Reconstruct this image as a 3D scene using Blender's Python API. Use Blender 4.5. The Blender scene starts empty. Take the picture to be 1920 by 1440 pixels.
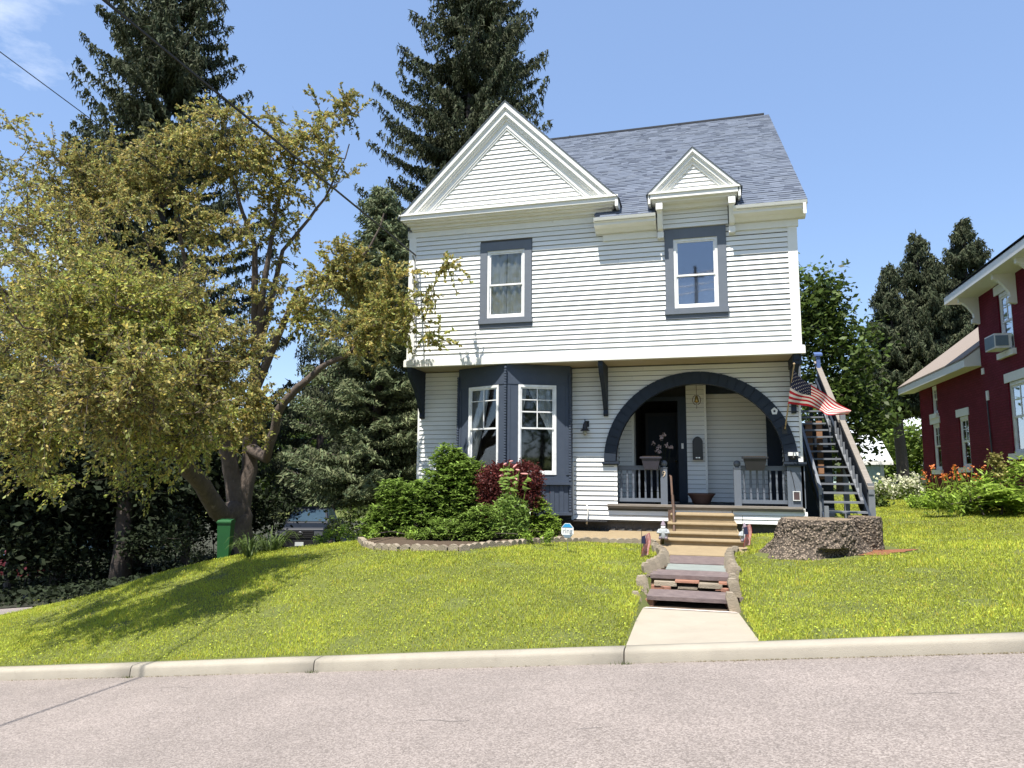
import bpy, math, random
import numpy as np
from mathutils import Vector
random.seed(7); rng = np.random.default_rng(7)
R = math.radians
scn = bpy.context.scene
COL = scn.collection

# ------------------------------------------------------------ camera
ZE = 1.66
YAW, PIT, ROL, FPX = 0.26700, 0.12711, 0.00724, 1331.0
Fv = np.array([-math.sin(YAW)*math.cos(PIT), math.cos(YAW)*math.cos(PIT), math.sin(PIT)])
R0 = np.array([math.cos(YAW), math.sin(YAW), 0.0]); U0 = np.cross(R0, Fv)
Rv = R0*math.cos(ROL)+U0*math.sin(ROL); Uv = -R0*math.sin(ROL)+U0*math.cos(ROL)
cd = bpy.data.cameras.new('camera'); cam = bpy.data.objects.new('camera', cd); COL.objects.link(cam)
from mathutils import Matrix
cam.matrix_world = Matrix(((Rv[0], Uv[0], -Fv[0], 0), (Rv[1], Uv[1], -Fv[1], 0), (Rv[2], Uv[2], -Fv[2], ZE), (0, 0, 0, 1)))
cd.sensor_width = 36.0; cd.lens = FPX/1920*36.0; cd.clip_start = 0.1; cd.clip_end = 2000
scn.camera = cam

# ------------------------------------------------------------ light
SUN = Vector((-0.20, -1.0, 2.15)).normalized()          # towards the sun
world = bpy.data.worlds.new('World'); scn.world = world; world.use_nodes = True
nt = world.node_tree; nt.nodes.clear()
sky = nt.nodes.new('ShaderNodeTexSky'); sky.sky_type = 'NISHITA'; sky.sun_disc = False
sky.sun_elevation = math.asin(SUN.z); sky.sun_rotation = math.atan2(SUN.x, SUN.y)
sky.air_density = 1.0; sky.dust_density = 0.5; sky.ozone_density = 1.8; sky.altitude = 200
bg = nt.nodes.new('ShaderNodeBackground'); bg.inputs['Strength'].default_value = 0.088
out = nt.nodes.new('ShaderNodeOutputWorld')
tc = nt.nodes.new('ShaderNodeTexCoord')
mp = nt.nodes.new('ShaderNodeMapping'); mp.inputs['Scale'].default_value = (1.0, 1.0, 2.4)
nz = nt.nodes.new('ShaderNodeTexNoise'); nz.inputs['Scale'].default_value = 2.3; nz.inputs['Detail'].default_value = 9; nz.inputs['Roughness'].default_value = 0.62
cr = nt.nodes.new('ShaderNodeValToRGB'); cr.color_ramp.elements[0].position = 0.50; cr.color_ramp.elements[1].position = 0.70
sp = nt.nodes.new('ShaderNodeSeparateXYZ')
mr = nt.nodes.new('ShaderNodeMapRange'); mr.inputs['From Min'].default_value = -0.56; mr.inputs['From Max'].default_value = -0.74
mul = nt.nodes.new('ShaderNodeMath'); mul.operation = 'MULTIPLY'
mix = nt.nodes.new('ShaderNodeMixRGB'); mix.inputs['Color2'].default_value = (8.2, 8.6, 9.2, 1)
L = nt.links.new
pale = nt.nodes.new('ShaderNodeMixRGB'); pale.inputs['Fac'].default_value = 0.28; pale.inputs['Color2'].default_value = (3.9, 6.0, 10.6, 1)
L(tc.outputs['Generated'], mp.inputs['Vector']); L(mp.outputs['Vector'], nz.inputs['Vector'])
L(nz.outputs['Fac'], cr.inputs['Fac']); L(tc.outputs['Generated'], sp.inputs['Vector'])
L(sp.outputs['X'], mr.inputs['Value']); L(cr.outputs['Color'], mul.inputs[0]); L(mr.outputs['Result'], mul.inputs[1])
L(sky.outputs['Color'], pale.inputs['Color1']); L(pale.outputs['Color'], mix.inputs['Color1'])
L(mul.outputs['Value'], mix.inputs['Fac']); L(mix.outputs['Color'], bg.inputs['Color']); L(bg.outputs['Background'], out.inputs['Surface'])
sd = bpy.data.lights.new('sun', 'SUN'); sd.energy = 5.0; sd.angle = R(0.53); sd.color = (1.0, 0.955, 0.88)
sun = bpy.data.objects.new('sun', sd); COL.objects.link(sun)
sun.rotation_euler = SUN.to_track_quat('Z', 'Y').to_euler()
vs = scn.view_settings; vs.view_transform = 'Standard'; vs.look = 'None'; vs.gamma = 1.0; vs.use_curve_mapping = False
vs.exposure = 0.90
scn.cycles.max_bounces = 8; scn.cycles.transparent_max_bounces = 16
try: scn.cycles.sample_clamp_indirect = 8.0
except Exception: pass

# ------------------------------------------------------------ pixel rays to world points
def ray(x, y): return Fv*FPX+Rv*(x-960)-Uv*(y-720)
def onY(x, y, Y):
    d = ray(x, y); p = d*(Y/d[1]); return np.array([p[0], p[1], p[2]+ZE])
def onX(x, y, X):
    d = ray(x, y); p = d*(X/d[0]); return np.array([p[0], p[1], p[2]+ZE])

# ------------------------------------------------------------ terrain
def roadz(x): return -0.015+0.10*x
def kerbz(x): return 0.105+0.10*x
CP = [(x, 7.2, kerbz(max(min(x, 16), -14))) for x in (-30, -24, -19, -15, -12, -10, -8, -6, -4, -2, 0, 2, 4, 6, 9, 12, 16, 22, 30)]
CP += [(-10, 9.5, -.72), (-8, 9, -.38), (-6, 9, -.08), (-4, 9, .12), (-2.2, 9, .20), (-2.2, 11, .30), (-4, 11.5, .36), (-6, 11.6, .30), (-8, 11.2, .02), (-10, 11.5, -.25),
       (-1.3, 9.2, .14), (-1.3, 10.5, .22), (-1.3, 12.5, .30), (-.2, 9.6, -.02), (-.2, 12.5, .22), (-.2, 14.5, .30), (.75, 9.2, .17), (.75, 10.5, .27), (.75, 12.5, .40), (1.8, 12.4, .42),
       (2.3, 9.0, .36), (3.5, 12.4, .58), (2.2, 15.5, .5), (-3.5, 15, .34), (-6, 15, .34), (-8, 14.5, .08), (-10.4, 14.4, -.28), (-12, 13, -.85), (-13.5, 11.5, -1.15), (-16, 13, -1.6),
       (-12.5, 16, -1.1), (-9.5, 17, -.45), (-8, 18, -.25), (-10, 21, -1.0), (-13, 20, -1.5), (-16, 24, -2.0), (-12, 27, -1.9), (-20, 20, -2.2), (-24, 14, -2.3), (-30, 20, -3.0), (-20, 35, -2.4), (-30, 40, -3.0),
       (-8, 30, -1.0), (-5, 20, .3), (0, 20, .45), (0, 30, .2), (2, 20, .6), (4, 17, .64), (5.5, 12, .78), (8, 12, 1.02), (8, 18, .98), (8, 24, .92), (8, 31, .86), (5, 25, .75), (5, 35, .85), (12, 20, 1.3),
       (14, 35, 1.1), (8, 50, 1.2), (20, 45, 1.5), (-5, 45, -.2), (25, 20, 1.8)]
CP = np.array(CP)
def _U(r2): return np.where(r2 > 1e-12, r2*np.log(r2+1e-12), 0.0)
_n = len(CP); _K = _U(((CP[:, None, :2]-CP[None, :, :2])**2).sum(-1))+np.eye(_n)*0.6
_P = np.c_[np.ones(_n), CP[:, :2]]; _A = np.zeros((_n+3, _n+3)); _A[:_n, :_n] = _K; _A[:_n, _n:] = _P; _A[_n:, :_n] = _P.T
_W = np.linalg.solve(_A, np.r_[CP[:, 2], 0, 0, 0])
def ground_np(x, y):
    x = np.asarray(x, float); y = np.asarray(y, float)
    xc = np.clip(x, -29, 25); yc = np.clip(y, 7.2, 48)
    r2 = (xc[..., None]-CP[:, 0])**2+(yc[..., None]-CP[:, 1])**2
    return (_U(r2)*_W[:_n]).sum(-1)+_W[_n]+_W[_n+1]*xc+_W[_n+2]*yc
def gz(x, y): return float(ground_np(np.array([x]), np.array([y]))[0])
def gp(px, py, off=0.0):
    """point of the terrain seen at a pixel of the photograph"""
    d = ray(px, py); d = d/d[1]
    prev = None
    for Y in np.arange(7.2, 60, 0.1):
        p = d*Y; z = p[2]+ZE
        if z <= gz(p[0], Y)+off: return np.array([p[0], Y, gz(p[0], Y)])
    return np.array([d[0]*30, 30, gz(d[0]*30, 30)])

# ------------------------------------------------------------ materials
MATS = {}
def mat(name, col, rough=0.7, col2=None, scale=6.0, fac=0.5, bump=0.0, bscale=60.0, attr=None, rnd=0.0, metal=0.0, detail=5.0, stretch=None, spec=0.5, trans=0.0, third=None):
    m = bpy.data.materials.new(name); m.use_nodes = True; n = m.node_tree.nodes; l = m.node_tree.links.new
    b = n['Principled BSDF']; b.inputs['Roughness'].default_value = rough; b.inputs['Metallic'].default_value = metal
    b.inputs['Specular IOR Level'].default_value = spec
    tc = n.new('ShaderNodeTexCoord'); mp = n.new('ShaderNodeMapping')
    if stretch: mp.inputs['Scale'].default_value = stretch
    l(tc.outputs['Object'], mp.inputs['Vector'])
    nz = n.new('ShaderNodeTexNoise'); nz.inputs['Scale'].default_value = scale; nz.inputs['Detail'].default_value = detail; nz.inputs['Roughness'].default_value = .65
    l(mp.outputs['Vector'], nz.inputs['Vector'])
    ramp = n.new('ShaderNodeValToRGB'); ramp.color_ramp.elements[0].position = 0.5-fac*.5*.6; ramp.color_ramp.elements[1].position = 0.5+fac*.5*.6
    c2 = col2 if col2 else tuple(c*0.82 for c in col)
    ramp.color_ramp.elements[0].color = (*c2, 1); ramp.color_ramp.elements[1].color = (*col, 1)
    l(nz.outputs['Fac'], ramp.inputs['Fac']); cur = ramp.outputs['Color']
    if third:      # (colour, scale, threshold, softness): blotches of dirt or wear
        n3 = n.new('ShaderNodeTexNoise'); n3.inputs['Scale'].default_value = third[1]; n3.inputs['Detail'].default_value = 8; n3.inputs['Roughness'].default_value = .7
        l(mp.outputs['Vector'], n3.inputs['Vector'])
        r3 = n.new('ShaderNodeValToRGB'); r3.color_ramp.elements[0].position = third[2]; r3.color_ramp.elements[1].position = third[2]+third[3]
        l(n3.outputs['Fac'], r3.inputs['Fac']); mx = n.new('ShaderNodeMixRGB'); l(r3.outputs['Color'], mx.inputs['Fac']); l(cur, mx.inputs['Color1']); mx.inputs['Color2'].default_value = (*third[0], 1); cur = mx.outputs['Color']
    if attr:
        a = n.new('ShaderNodeAttribute'); a.attribute_name = attr; mx = n.new('ShaderNodeMixRGB'); mx.blend_type = 'MULTIPLY'; mx.inputs['Fac'].default_value = 1
        l(cur, mx.inputs['Color1']); l(a.outputs['Color'], mx.inputs['Color2']); cur = mx.outputs['Color']
    if rnd:
        oi = n.new('ShaderNodeObjectInfo'); mm = n.new('ShaderNodeMapRange'); mm.inputs['To Min'].default_value = 1-rnd; mm.inputs['To Max'].default_value = 1+rnd*.4
        l(oi.outputs['Random'], mm.inputs['Value']); mx = n.new('ShaderNodeMixRGB'); mx.blend_type = 'MULTIPLY'; mx.inputs['Fac'].default_value = 1
        l(cur, mx.inputs['Color1']); l(mm.outputs['Result'], mx.inputs['Color2']); cur = mx.outputs['Color']
    l(cur, b.inputs['Base Color'])
    if bump:
        nb = n.new('ShaderNodeTexNoise'); nb.inputs['Scale'].default_value = bscale; nb.inputs['Detail'].default_value = 6
        l(mp.outputs['Vector'], nb.inputs['Vector']); bm = n.new('ShaderNodeBump'); bm.inputs['Strength'].default_value = bump; bm.inputs['Distance'].default_value = 0.02
        l(nb.outputs['Fac'], bm.inputs['Height']); l(bm.outputs['Normal'], b.inputs['Normal'])
    if trans:
        t = n.new('ShaderNodeBsdfTranslucent'); l(cur, t.inputs['Color']); ms = n.new('ShaderNodeMixShader'); ms.inputs['Fac'].default_value = trans
        l(b.outputs['BSDF'], ms.inputs[1]); l(t.outputs['BSDF'], ms.inputs[2]); l(ms.outputs['Shader'], n['Material Output'].inputs['Surface'])
    MATS[name] = m; return m
def glass_mat(name, tint, refl):
    m = bpy.data.materials.new(name); m.use_nodes = True; n = m.node_tree.nodes; l = m.node_tree.links.new
    n.remove(n['Principled BSDF']); t = n.new('ShaderNodeBsdfTransparent'); t.inputs['Color'].default_value = (*tint, 1)
    g = n.new('ShaderNodeBsdfGlossy'); g.inputs['Roughness'].default_value = 0.03; g.inputs['Color'].default_value = (.95, .97, 1, 1)
    lw = n.new('ShaderNodeLayerWeight'); lw.inputs['Blend'].default_value = .25
    nz = n.new('ShaderNodeTexNoise'); nz.inputs['Scale'].default_value = 1.6; bm = n.new('ShaderNodeBump'); bm.inputs['Strength'].default_value = .03; bm.inputs['Distance'].default_value = .03
    tc = n.new('ShaderNodeTexCoord'); l(tc.outputs['Object'], nz.inputs['Vector']); l(nz.outputs['Fac'], bm.inputs['Height']); l(bm.outputs['Normal'], g.inputs['Normal'])
    mm = n.new('ShaderNodeMapRange'); mm.inputs['To Min'].default_value = refl; mm.inputs['To Max'].default_value = .55
    l(lw.outputs['Fresnel'], mm.inputs['Value']); ms = n.new('ShaderNodeMixShader'); l(mm.outputs['Result'], ms.inputs['Fac'])
    l(t.outputs['BSDF'], ms.inputs[1]); l(g.outputs['BSDF'], ms.inputs[2]); l(ms.outputs['Shader'], n['Material Output'].inputs['Surface'])
    return m
M_SID = mat('white_siding', (.78, .78, .75), .55, (.73, .73, .695), 3.0, .9, .08, 90, rnd=.05, third=((.60, .57, .50), 2.2, .60, .30), stretch=(.6, .6, 2.5))
M_BACK = mat('wall_backing', (.10, .10, .095), .9)  # dark backing stands in for shade in the gaps between boards
M_TRIM = mat('white_trim', (.78, .78, .74), .5, (.72, .71, .66), 4.0, .9, .1, 60, third=((.52, .48, .42), 5.0, .63, .12))
M_TRIMW = mat('peeling_trim', (.78, .78, .74), .5, (.70, .69, .63), 4.0, .9, .1, 60, third=((.50, .40, .34), 3.0, .60, .05), stretch=(.35, 1, 9))
M_WIN = mat('window_vinyl', (.82, .82, .80), .4)
M_NAVY = mat('navy_paint', (.022, .031, .047), .6, (.017, .025, .040), 5.0, .8, .12, 70, third=((.04, .05, .066), 6.0, .62, .2), spec=.25)
M_GREY = mat('slate_grey_paint', (.120, .138, .165), .6, (.102, .119, .145), 5.0, .8, .12, 70, third=((.12, .14, .16), 7.0, .64, .15))
M_BAY = mat('dark_slate_paint', (.062, .078, .108), .6, (.05, .064, .092), 5, .8, .12, 70, third=((.09, .105, .13), 6.0, .62, .2), spec=.25)
M_SHGL = mat('roof_shingle', (.108, .126, .158), .95, (.094, .110, .140), 60, .9, .2, 260, attr='tint')
M_RIDGE = mat('dark_ridge_cap', (.03, .034, .042), .9)
M_SOFF = mat('soffit', (.42, .35, .25), .8, (.34, .28, .19), 3, .9)
M_WOOD = mat('weathered_wood', (.27, .24, .205), .85, (.15, .13, .11), 8, 1, .35, 40, stretch=(.3, 3, 3))
M_CONC = mat('concrete', (.36, .325, .26), .9, (.29, .26, .21), 3, .9, .35, 160, third=((.20, .18, .15), 5, .60, .2))
M_SLAB = mat('pale_concrete_slab', (.37, .33, .26), .9, (.32, .28, .22), 2.4, .9, .3, 150, third=((.25, .21, .16), 9, .64, .16))
M_STEP = mat('tan_concrete_step', (.33, .25, .145), .95, (.25, .19, .11), 6, .9, .5, 120, third=((.17, .13, .09), 14, .58, .2))
M_SLATE = mat('purple_slate', (.19, .145, .135), .85, (.10, .075, .075), 8, .9, .4, 60, third=((.24, .21, .19), 4, .6, .2))
M_SLATEG = mat('grey_green_slate', (.24, .265, .245), .8, (.18, .20, .185), 5, .9, .3, 60)
M_BRK = mat('worn_red_brick', (.35, .17, .11), .9, (.25, .12, .08), 12, .9, .5, 80, rnd=.15)
M_STONE = mat('edging_stone', (.34, .285, .21), .95, (.23, .19, .14), 9, .9, .7, 60, rnd=.2, third=((.22, .20, .16), 16, .6, .2))
M_FOUND = mat('dark_foundation', (.10, .095, .09), .95, (.05, .05, .05), 6, 1, .8, 14)
M_ROAD = None
M_MULCH = mat('soil', (.10, .065, .04), 1, (.05, .035, .02), 20, 1, .8, 60)
M_RUST = mat('rotted_wood_soil', (.26, .10, .045), 1, (.14, .06, .03), 14, 1, .8, 70)
M_BLACK = mat('black_metal', (.02, .02, .022), .45)
M_IRON = mat('rusty_iron', (.07, .05, .04), .7, (.12, .06, .035), 20, .8, .4, 80)
M_DARK = mat('dark_interior', (.012, .012, .014), .9)  # on inner and entry walls the near-black stands in for shade
M_DOOR = mat('dark_door_paint', (.015, .018, .03), .6)
M_CURT = mat('pale_curtain', (.80, .78, .66), .9, (.62, .62, .52), 3, .8, trans=.3)
M_SHEER = mat('sheer_curtain', (.80, .82, .80), .9, trans=.4)
M_BLIND = mat('window_blind', (.78, .79, .82), .9)
M_GLASS = glass_mat('glass', (.80, .82, .83), .05)
M_GLASSB = glass_mat('bright_glass', (.55, .58, .62), .20)
M_BARK = mat('cherry_bark', (.125, .095, .075), .95, (.055, .042, .034), 9, 1, 1.0, 26, third=((.22, .18, .15), 7, .6, .1), stretch=(1, 1, .5))
M_BARK2 = mat('spruce_bark', (.085, .065, .055), .95, (.045, .035, .03), 9, 1, .8, 20)
M_STUMP = mat('stump_bark', (.24, .20, .16), 1, (.085, .068, .053), 26, 1, 1.0, 40, third=((.36, .33, .26), 17, .62, .03))
M_CUT = mat('stump_top', (.26, .20, .14), 1, (.16, .12, .08), 14, 1, .5, 60)
M_BURG = None
def leafmat(name, col, trans=.38, rough=.5): return mat(name, col, rough, tuple(c*.8 for c in col), 3, .8, attr='tint', trans=trans, spec=.25)
M_LEAF = leafmat('olive_leaf', (.355, .325, .115), .42)
M_SPR = leafmat('spruce_needles', (.062, .074, .040), .15, .8)
M_SPRB = leafmat('blue_spruce_needles', (.14, .168, .088), .18, .8)
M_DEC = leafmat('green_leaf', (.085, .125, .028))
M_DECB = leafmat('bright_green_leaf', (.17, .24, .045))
M_DKL = leafmat('shaded_green_leaf', (.020, .029, .012), .15, .85)  # leaf green darkened to carry the shade of the trees above
M_RHO = leafmat('rhododendron_leaf', (.21, .31, .065), .25, .3)
M_BAR = leafmat('burgundy_leaf', (.12, .030, .028), .35)
M_PERE = leafmat('perennial_leaf', (.26, .38, .06))
M_FERN = leafmat('fern_leaf', (.29, .41, .06))
M_GRASS = leafmat('grass_blade', (.40, .465, .058), .42, .6)
M_GDARK = leafmat('ornamental_grass', (.11, .16, .04), .3)
M_FLO = mat('orange_petal', (.75, .20, .05), .6, trans=.3)
M_FLW = mat('cream_petal', (.72, .72, .52), .7, trans=.3)
M_FLP = mat('pink_petal', (.75, .36, .33), .7, trans=.3)
M_GREENBIN = mat('green_plastic', (.008, .085, .018), .55, (.006, .065, .015), 3, .8)
M_PAINT = mat('black_car_paint', (.010, .014, .024), .45, spec=.25)
M_REDP = mat('red_car_paint', (.10, .006, .010), .4, spec=.6)
M_CHROME = mat('chrome', (.6, .6, .62), .2, metal=.9)
M_TYRE = mat('rubber', (.02, .02, .02), .9)
M_WSHLD = mat('windshield', (.03, .06, .09), .18, spec=.6)
M_PLATE = mat('licence_plate', (.62, .66, .64), .5)
M_PLASW = mat('white_plastic', (.75, .75, .73), .45)
M_SIGNB = mat('sign_blue', (.03, .28, .55), .5)
M_SIGNG = mat('sign_grey', (.16, .22, .27), .5)
M_FR = mat('flag_red', (.50, .015, .028), .8, trans=.3); M_FW = mat('flag_white', (.78, .72, .64), .8, trans=.3); M_FB = mat('flag_blue', (.018, .022, .065), .8, trans=.2)
M_POLE = mat('flag_pole_wood', (.50, .36, .20), .5)
M_POT = mat('plum_planter', (.035, .032, .045), .5); M_POTB = mat('brown_pot', (.11, .055, .04), .6)
M_BRASS = mat('brass', (.35, .22, .06), .35, metal=.8)
M_GN1 = mat('gnome_stone', (.38, .40, .40), .9, (.28, .30, .31), 14, 1, .3, 40)
M_GN2 = mat('gnome_hat', (.25, .20, .24), .9)
M_PVC = mat('white_pipe', (.7, .68, .62), .5)
M_CARD = mat('cardboard_brown_board', (.30, .16, .09), .9)

def brickmat():
    m = bpy.data.materials.new('painted_burgundy_brick'); m.use_nodes = True; n = m.node_tree.nodes; l = m.node_tree.links.new; b = n['Principled BSDF']
    tc = n.new('ShaderNodeTexCoord'); s = n.new('ShaderNodeSeparateXYZ'); c = n.new('ShaderNodeCombineXYZ'); ad = n.new('ShaderNodeMath'); ad.operation = 'ADD'
    l(tc.outputs['Object'], s.inputs[0]); l(s.outputs['X'], ad.inputs[0]); l(s.outputs['Y'], ad.inputs[1]); l(ad.outputs[0], c.inputs['X']); l(s.outputs['Z'], c.inputs['Y'])
    br = n.new('ShaderNodeTexBrick'); br.inputs['Scale'].default_value = 1; br.inputs['Brick Width'].default_value = .215; br.inputs['Row Height'].default_value = .075; br.inputs['Mortar Size'].default_value = .007
    br.inputs['Color1'].default_value = (.165, .014, .030, 1); br.inputs['Color2'].default_value = (.205, .019, .038, 1); br.inputs['Mortar'].default_value = (.11, .008, .016, 1)
    l(c.outputs[0], br.inputs['Vector']); nz = n.new('ShaderNodeTexNoise'); nz.inputs['Scale'].default_value = 1.3; nz.inputs['Detail'].default_value = 6; l(tc.outputs['Object'], nz.inputs['Vector'])
    mx = n.new('ShaderNodeMixRGB'); mx.blend_type = 'MULTIPLY'; mx.inputs['Fac'].default_value = .45; l(br.outputs['Color'], mx.inputs['Color1']); l(nz.outputs['Fac'], mx.inputs['Color2']); l(mx.outputs['Color'], b.inputs['Base Color'])
    bp = n.new('ShaderNodeBump'); bp.inputs['Strength'].default_value = .8; bp.inputs['Distance'].default_value = .012; bp.invert = True; l(br.outputs['Fac'], bp.inputs['Height']); l(bp.outputs['Normal'], b.inputs['Normal'])
    b.inputs['Roughness'].default_value = .8; b.inputs['Specular IOR Level'].default_value = .15; return m
M_BURG = brickmat()
def roadmat():
    m = bpy.data.materials.new('pale_asphalt'); m.use_nodes = True; n = m.node_tree.nodes; l = m.node_tree.links.new; b = n['Principled BSDF']; b.inputs['Roughness'].default_value = .95
    tc = n.new('ShaderNodeTexCoord')
    v = n.new('ShaderNodeTexVoronoi'); v.inputs['Scale'].default_value = 95; l(tc.outputs['Object'], v.inputs['Vector'])
    r1 = n.new('ShaderNodeValToRGB'); e = r1.color_ramp.elements; e[0].color = (.145, .122, .108, 1); e[1].color = (.31, .268, .24, 1); e[1].position = 1.0
    x = e.new(.5); x.color = (.222, .188, .168, 1)
    sepc = n.new('ShaderNodeSeparateColor'); l(v.outputs['Color'], sepc.inputs[0]); l(sepc.outputs[0], r1.inputs['Fac'])
    n2 = n.new('ShaderNodeTexNoise'); n2.inputs['Scale'].default_value = .9; n2.inputs['Detail'].default_value = 7; n2.inputs['Roughness'].default_value = .65; l(tc.outputs['Object'], n2.inputs['Vector'])
    mr = n.new('ShaderNodeMapRange'); mr.inputs['From Min'].default_value = .3; mr.inputs['From Max'].default_value = .7; mr.inputs['To Min'].default_value = .84; mr.inputs['To Max'].default_value = 1.12; l(n2.outputs['Fac'], mr.inputs['Value'])
    mx = n.new('ShaderNodeMixRGB'); mx.blend_type = 'MULTIPLY'; mx.inputs['Fac'].default_value = 1; l(r1.outputs['Color'], mx.inputs['Color1']); l(mr.outputs['Result'], mx.inputs['Color2'])
    n3 = n.new('ShaderNodeTexNoise'); n3.inputs['Scale'].default_value = .35; n3.inputs['Detail'].default_value = 10; n3.inputs['Roughness'].default_value = .75; mp3 = n.new('ShaderNodeMapping'); mp3.inputs['Scale'].default_value = (.35, 1.6, 1); l(tc.outputs['Object'], mp3.inputs['Vector']); l(mp3.outputs['Vector'], n3.inputs['Vector'])
    r3 = n.new('ShaderNodeValToRGB'); r3.color_ramp.elements[0].position = .52; r3.color_ramp.elements[1].position = .70; r3.color_ramp.elements[1].color = (.55, .55, .55, 1); l(n3.outputs['Fac'], r3.inputs['Fac'])
    m3 = n.new('ShaderNodeMixRGB'); l(r3.outputs['Color'], m3.inputs['Fac']); l(mx.outputs['Color'], m3.inputs['Color1']); m3.inputs['Color2'].default_value = (.168, .146, .130, 1)
    l(m3.outputs['Color'], b.inputs['Base Color'])
    bp = n.new('ShaderNodeBump'); bp.inputs['Strength'].default_value = .35; bp.inputs['Distance'].default_value = .006; l(v.outputs['Distance'], bp.inputs['Height']); l(bp.outputs['Normal'], b.inputs['Normal'])
    return m
M_ROAD = roadmat()
def lawnmat():
    m = mat('turf', (.13, .145, .028), 1, (.07, .085, .02), 1.2, 1, .6, 60, third=((.17, .13, .07), 1.1, .66, .12)); return m
M_TURF = lawnmat()

# ------------------------------------------------------------ mesh helpers
def V(*a): return np.array(a, float)
class MB:
    def __init__(s): s.v = []; s.f = []; s.t = []
    def add(s, vs, fs, tint=None):
        o = len(s.v); s.v += [tuple(map(float, p)) for p in vs]; s.f += [tuple(i+o for i in f) for f in fs]; s.t += [tint or (1, 1, 1)]*len(fs); return s
    def hexa(s, p, tint=None):
        return s.add(p, [(0, 3, 2, 1), (4, 5, 6, 7), (0, 1, 5, 4), (1, 2, 6, 5), (2, 3, 7, 6), (3, 0, 4, 7)], tint)
    def box(s, x0, x1, y0, y1, z0, z1, tint=None):
        return s.hexa([(x0, y0, z0), (x1, y0, z0), (x1, y1, z0), (x0, y1, z0), (x0, y0, z1), (x1, y0, z1), (x1, y1, z1), (x0, y1, z1)], tint)
    def prism(s, poly, d):           # poly: 3D points, extruded by vector d
        n = len(poly); d = np.array(d, float); a = [np.array(p, float) for p in poly]; b = [p+d for p in a]
        return s.add(a+b, [tuple(range(n))[::-1], tuple(range(n, 2*n))]+[(i, (i+1) % n, n+(i+1) % n, n+i) for i in range(n)])
    def tube(s, pts, rad, k=8, cap=True):
        pts = [np.array(p, float) for p in pts]; n = len(pts)
        if not hasattr(rad, '__len__'): rad = [rad]*n
        vs = []; up = np.array([0, 0, 1.0]); prev = None
        for i, p in enumerate(pts):
            t = pts[min(i+1, n-1)]-pts[max(i-1, 0)]; t = t/(np.linalg.norm(t)+1e-9)
            a = prev if prev is not None else (np.array([1.0, 0, 0]) if abs(t[2]) > .8 else up)
            a = a-t*a.dot(t); a = a/(np.linalg.norm(a)+1e-9); prev = a; b = np.cross(t, a)
            for j in range(k):
                an = 2*math.pi*j/k; vs.append(p+rad[i]*(math.cos(an)*a+math.sin(an)*b))
        fs = [(i*k+j, i*k+(j+1) % k, (i+1)*k+(j+1) % k, (i+1)*k+j) for i in range(n-1) for j in range(k)]
        if cap: fs += [tuple(range(k))[::-1], tuple(range((n-1)*k, n*k))]
        return s.add(vs, fs)
    def lathe(s, prof, c=(0, 0, 0), k=14, sx=1, sy=1):   # prof: (r,z)
        vs = [(c[0]+r*math.cos(2*math.pi*j/k)*sx, c[1]+r*math.sin(2*math.pi*j/k)*sy, c[2]+z) for r, z in prof for j in range(k)]
        n = len(prof); fs = [(i*k+j, i*k+(j+1) % k, (i+1)*k+(j+1) % k, (i+1)*k+j) for i in range(n-1) for j in range(k)]
        fs += [tuple(range(k))[::-1], tuple(range((n-1)*k, n*k))]; return s.add(vs, fs)
    def bxo(s, fr, u0, u1, z0, z1, d0, d1):       # box in a wall frame: u along, d outward
        return s.hexa([fr(u0, z0, d1), fr(u1, z0, d1), fr(u1, z0, d0), fr(u0, z0, d0), fr(u0, z1, d1), fr(u1, z1, d1), fr(u1, z1, d0), fr(u0, z1, d0)])
def frame(o, u, n):
    o = V(*o); u = V(*u); n = V(*n)
    return lambda a, z, d: o+u*a+n*d+np.array([0, 0, z])
class NP:      # bulk numpy geometry
    def __init__(s): s.v = []; s.f = []; s.t = []; s.n = 0
    def quads(s, vs, tint):       # vs (N,k,3)
        N, k = vs.shape[:2]; s.v.append(vs.reshape(-1, 3)); s.f.append((np.arange(N*k).reshape(N, k))+s.n); s.t.append(tint); s.n += k*N
def _origin(parent):
    o = V(0, 0, 0); p = parent
    while p is not None: o += np.array(p.location); p = p.parent
    return o
def link(name, me, m, parent):
    me.materials.append(m); o = bpy.data.objects.new(name, me); COL.objects.link(o)
    if parent is not None: o.parent = parent
    return o
def obj(name, mb, m, parent=None, loc=None, smooth=False, **props):
    org = _origin(parent) if parent is not None else (V(*loc) if loc is not None else V(0, 0, 0))
    me = bpy.data.meshes.new(name); v = np.array(mb.v, float)-org
    me.from_pydata(v.tolist(), [], mb.f)
    if any(t != (1, 1, 1) for t in mb.t) or 'tint' in props.pop('attrs', ''):
        pass
    a = me.attributes.new('tint', 'FLOAT_COLOR', 'FACE'); a.data.foreach_set('color', np.array([(*t, 1) for t in mb.t], np.float32).ravel())
    if smooth: me.polygons.foreach_set('use_smooth', [True]*len(me.polygons))
    me.update(); o = link(name, me, m, parent)
    if parent is None: o.location = org
    for k, val in props.items(): o[k] = val
    return o
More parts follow.
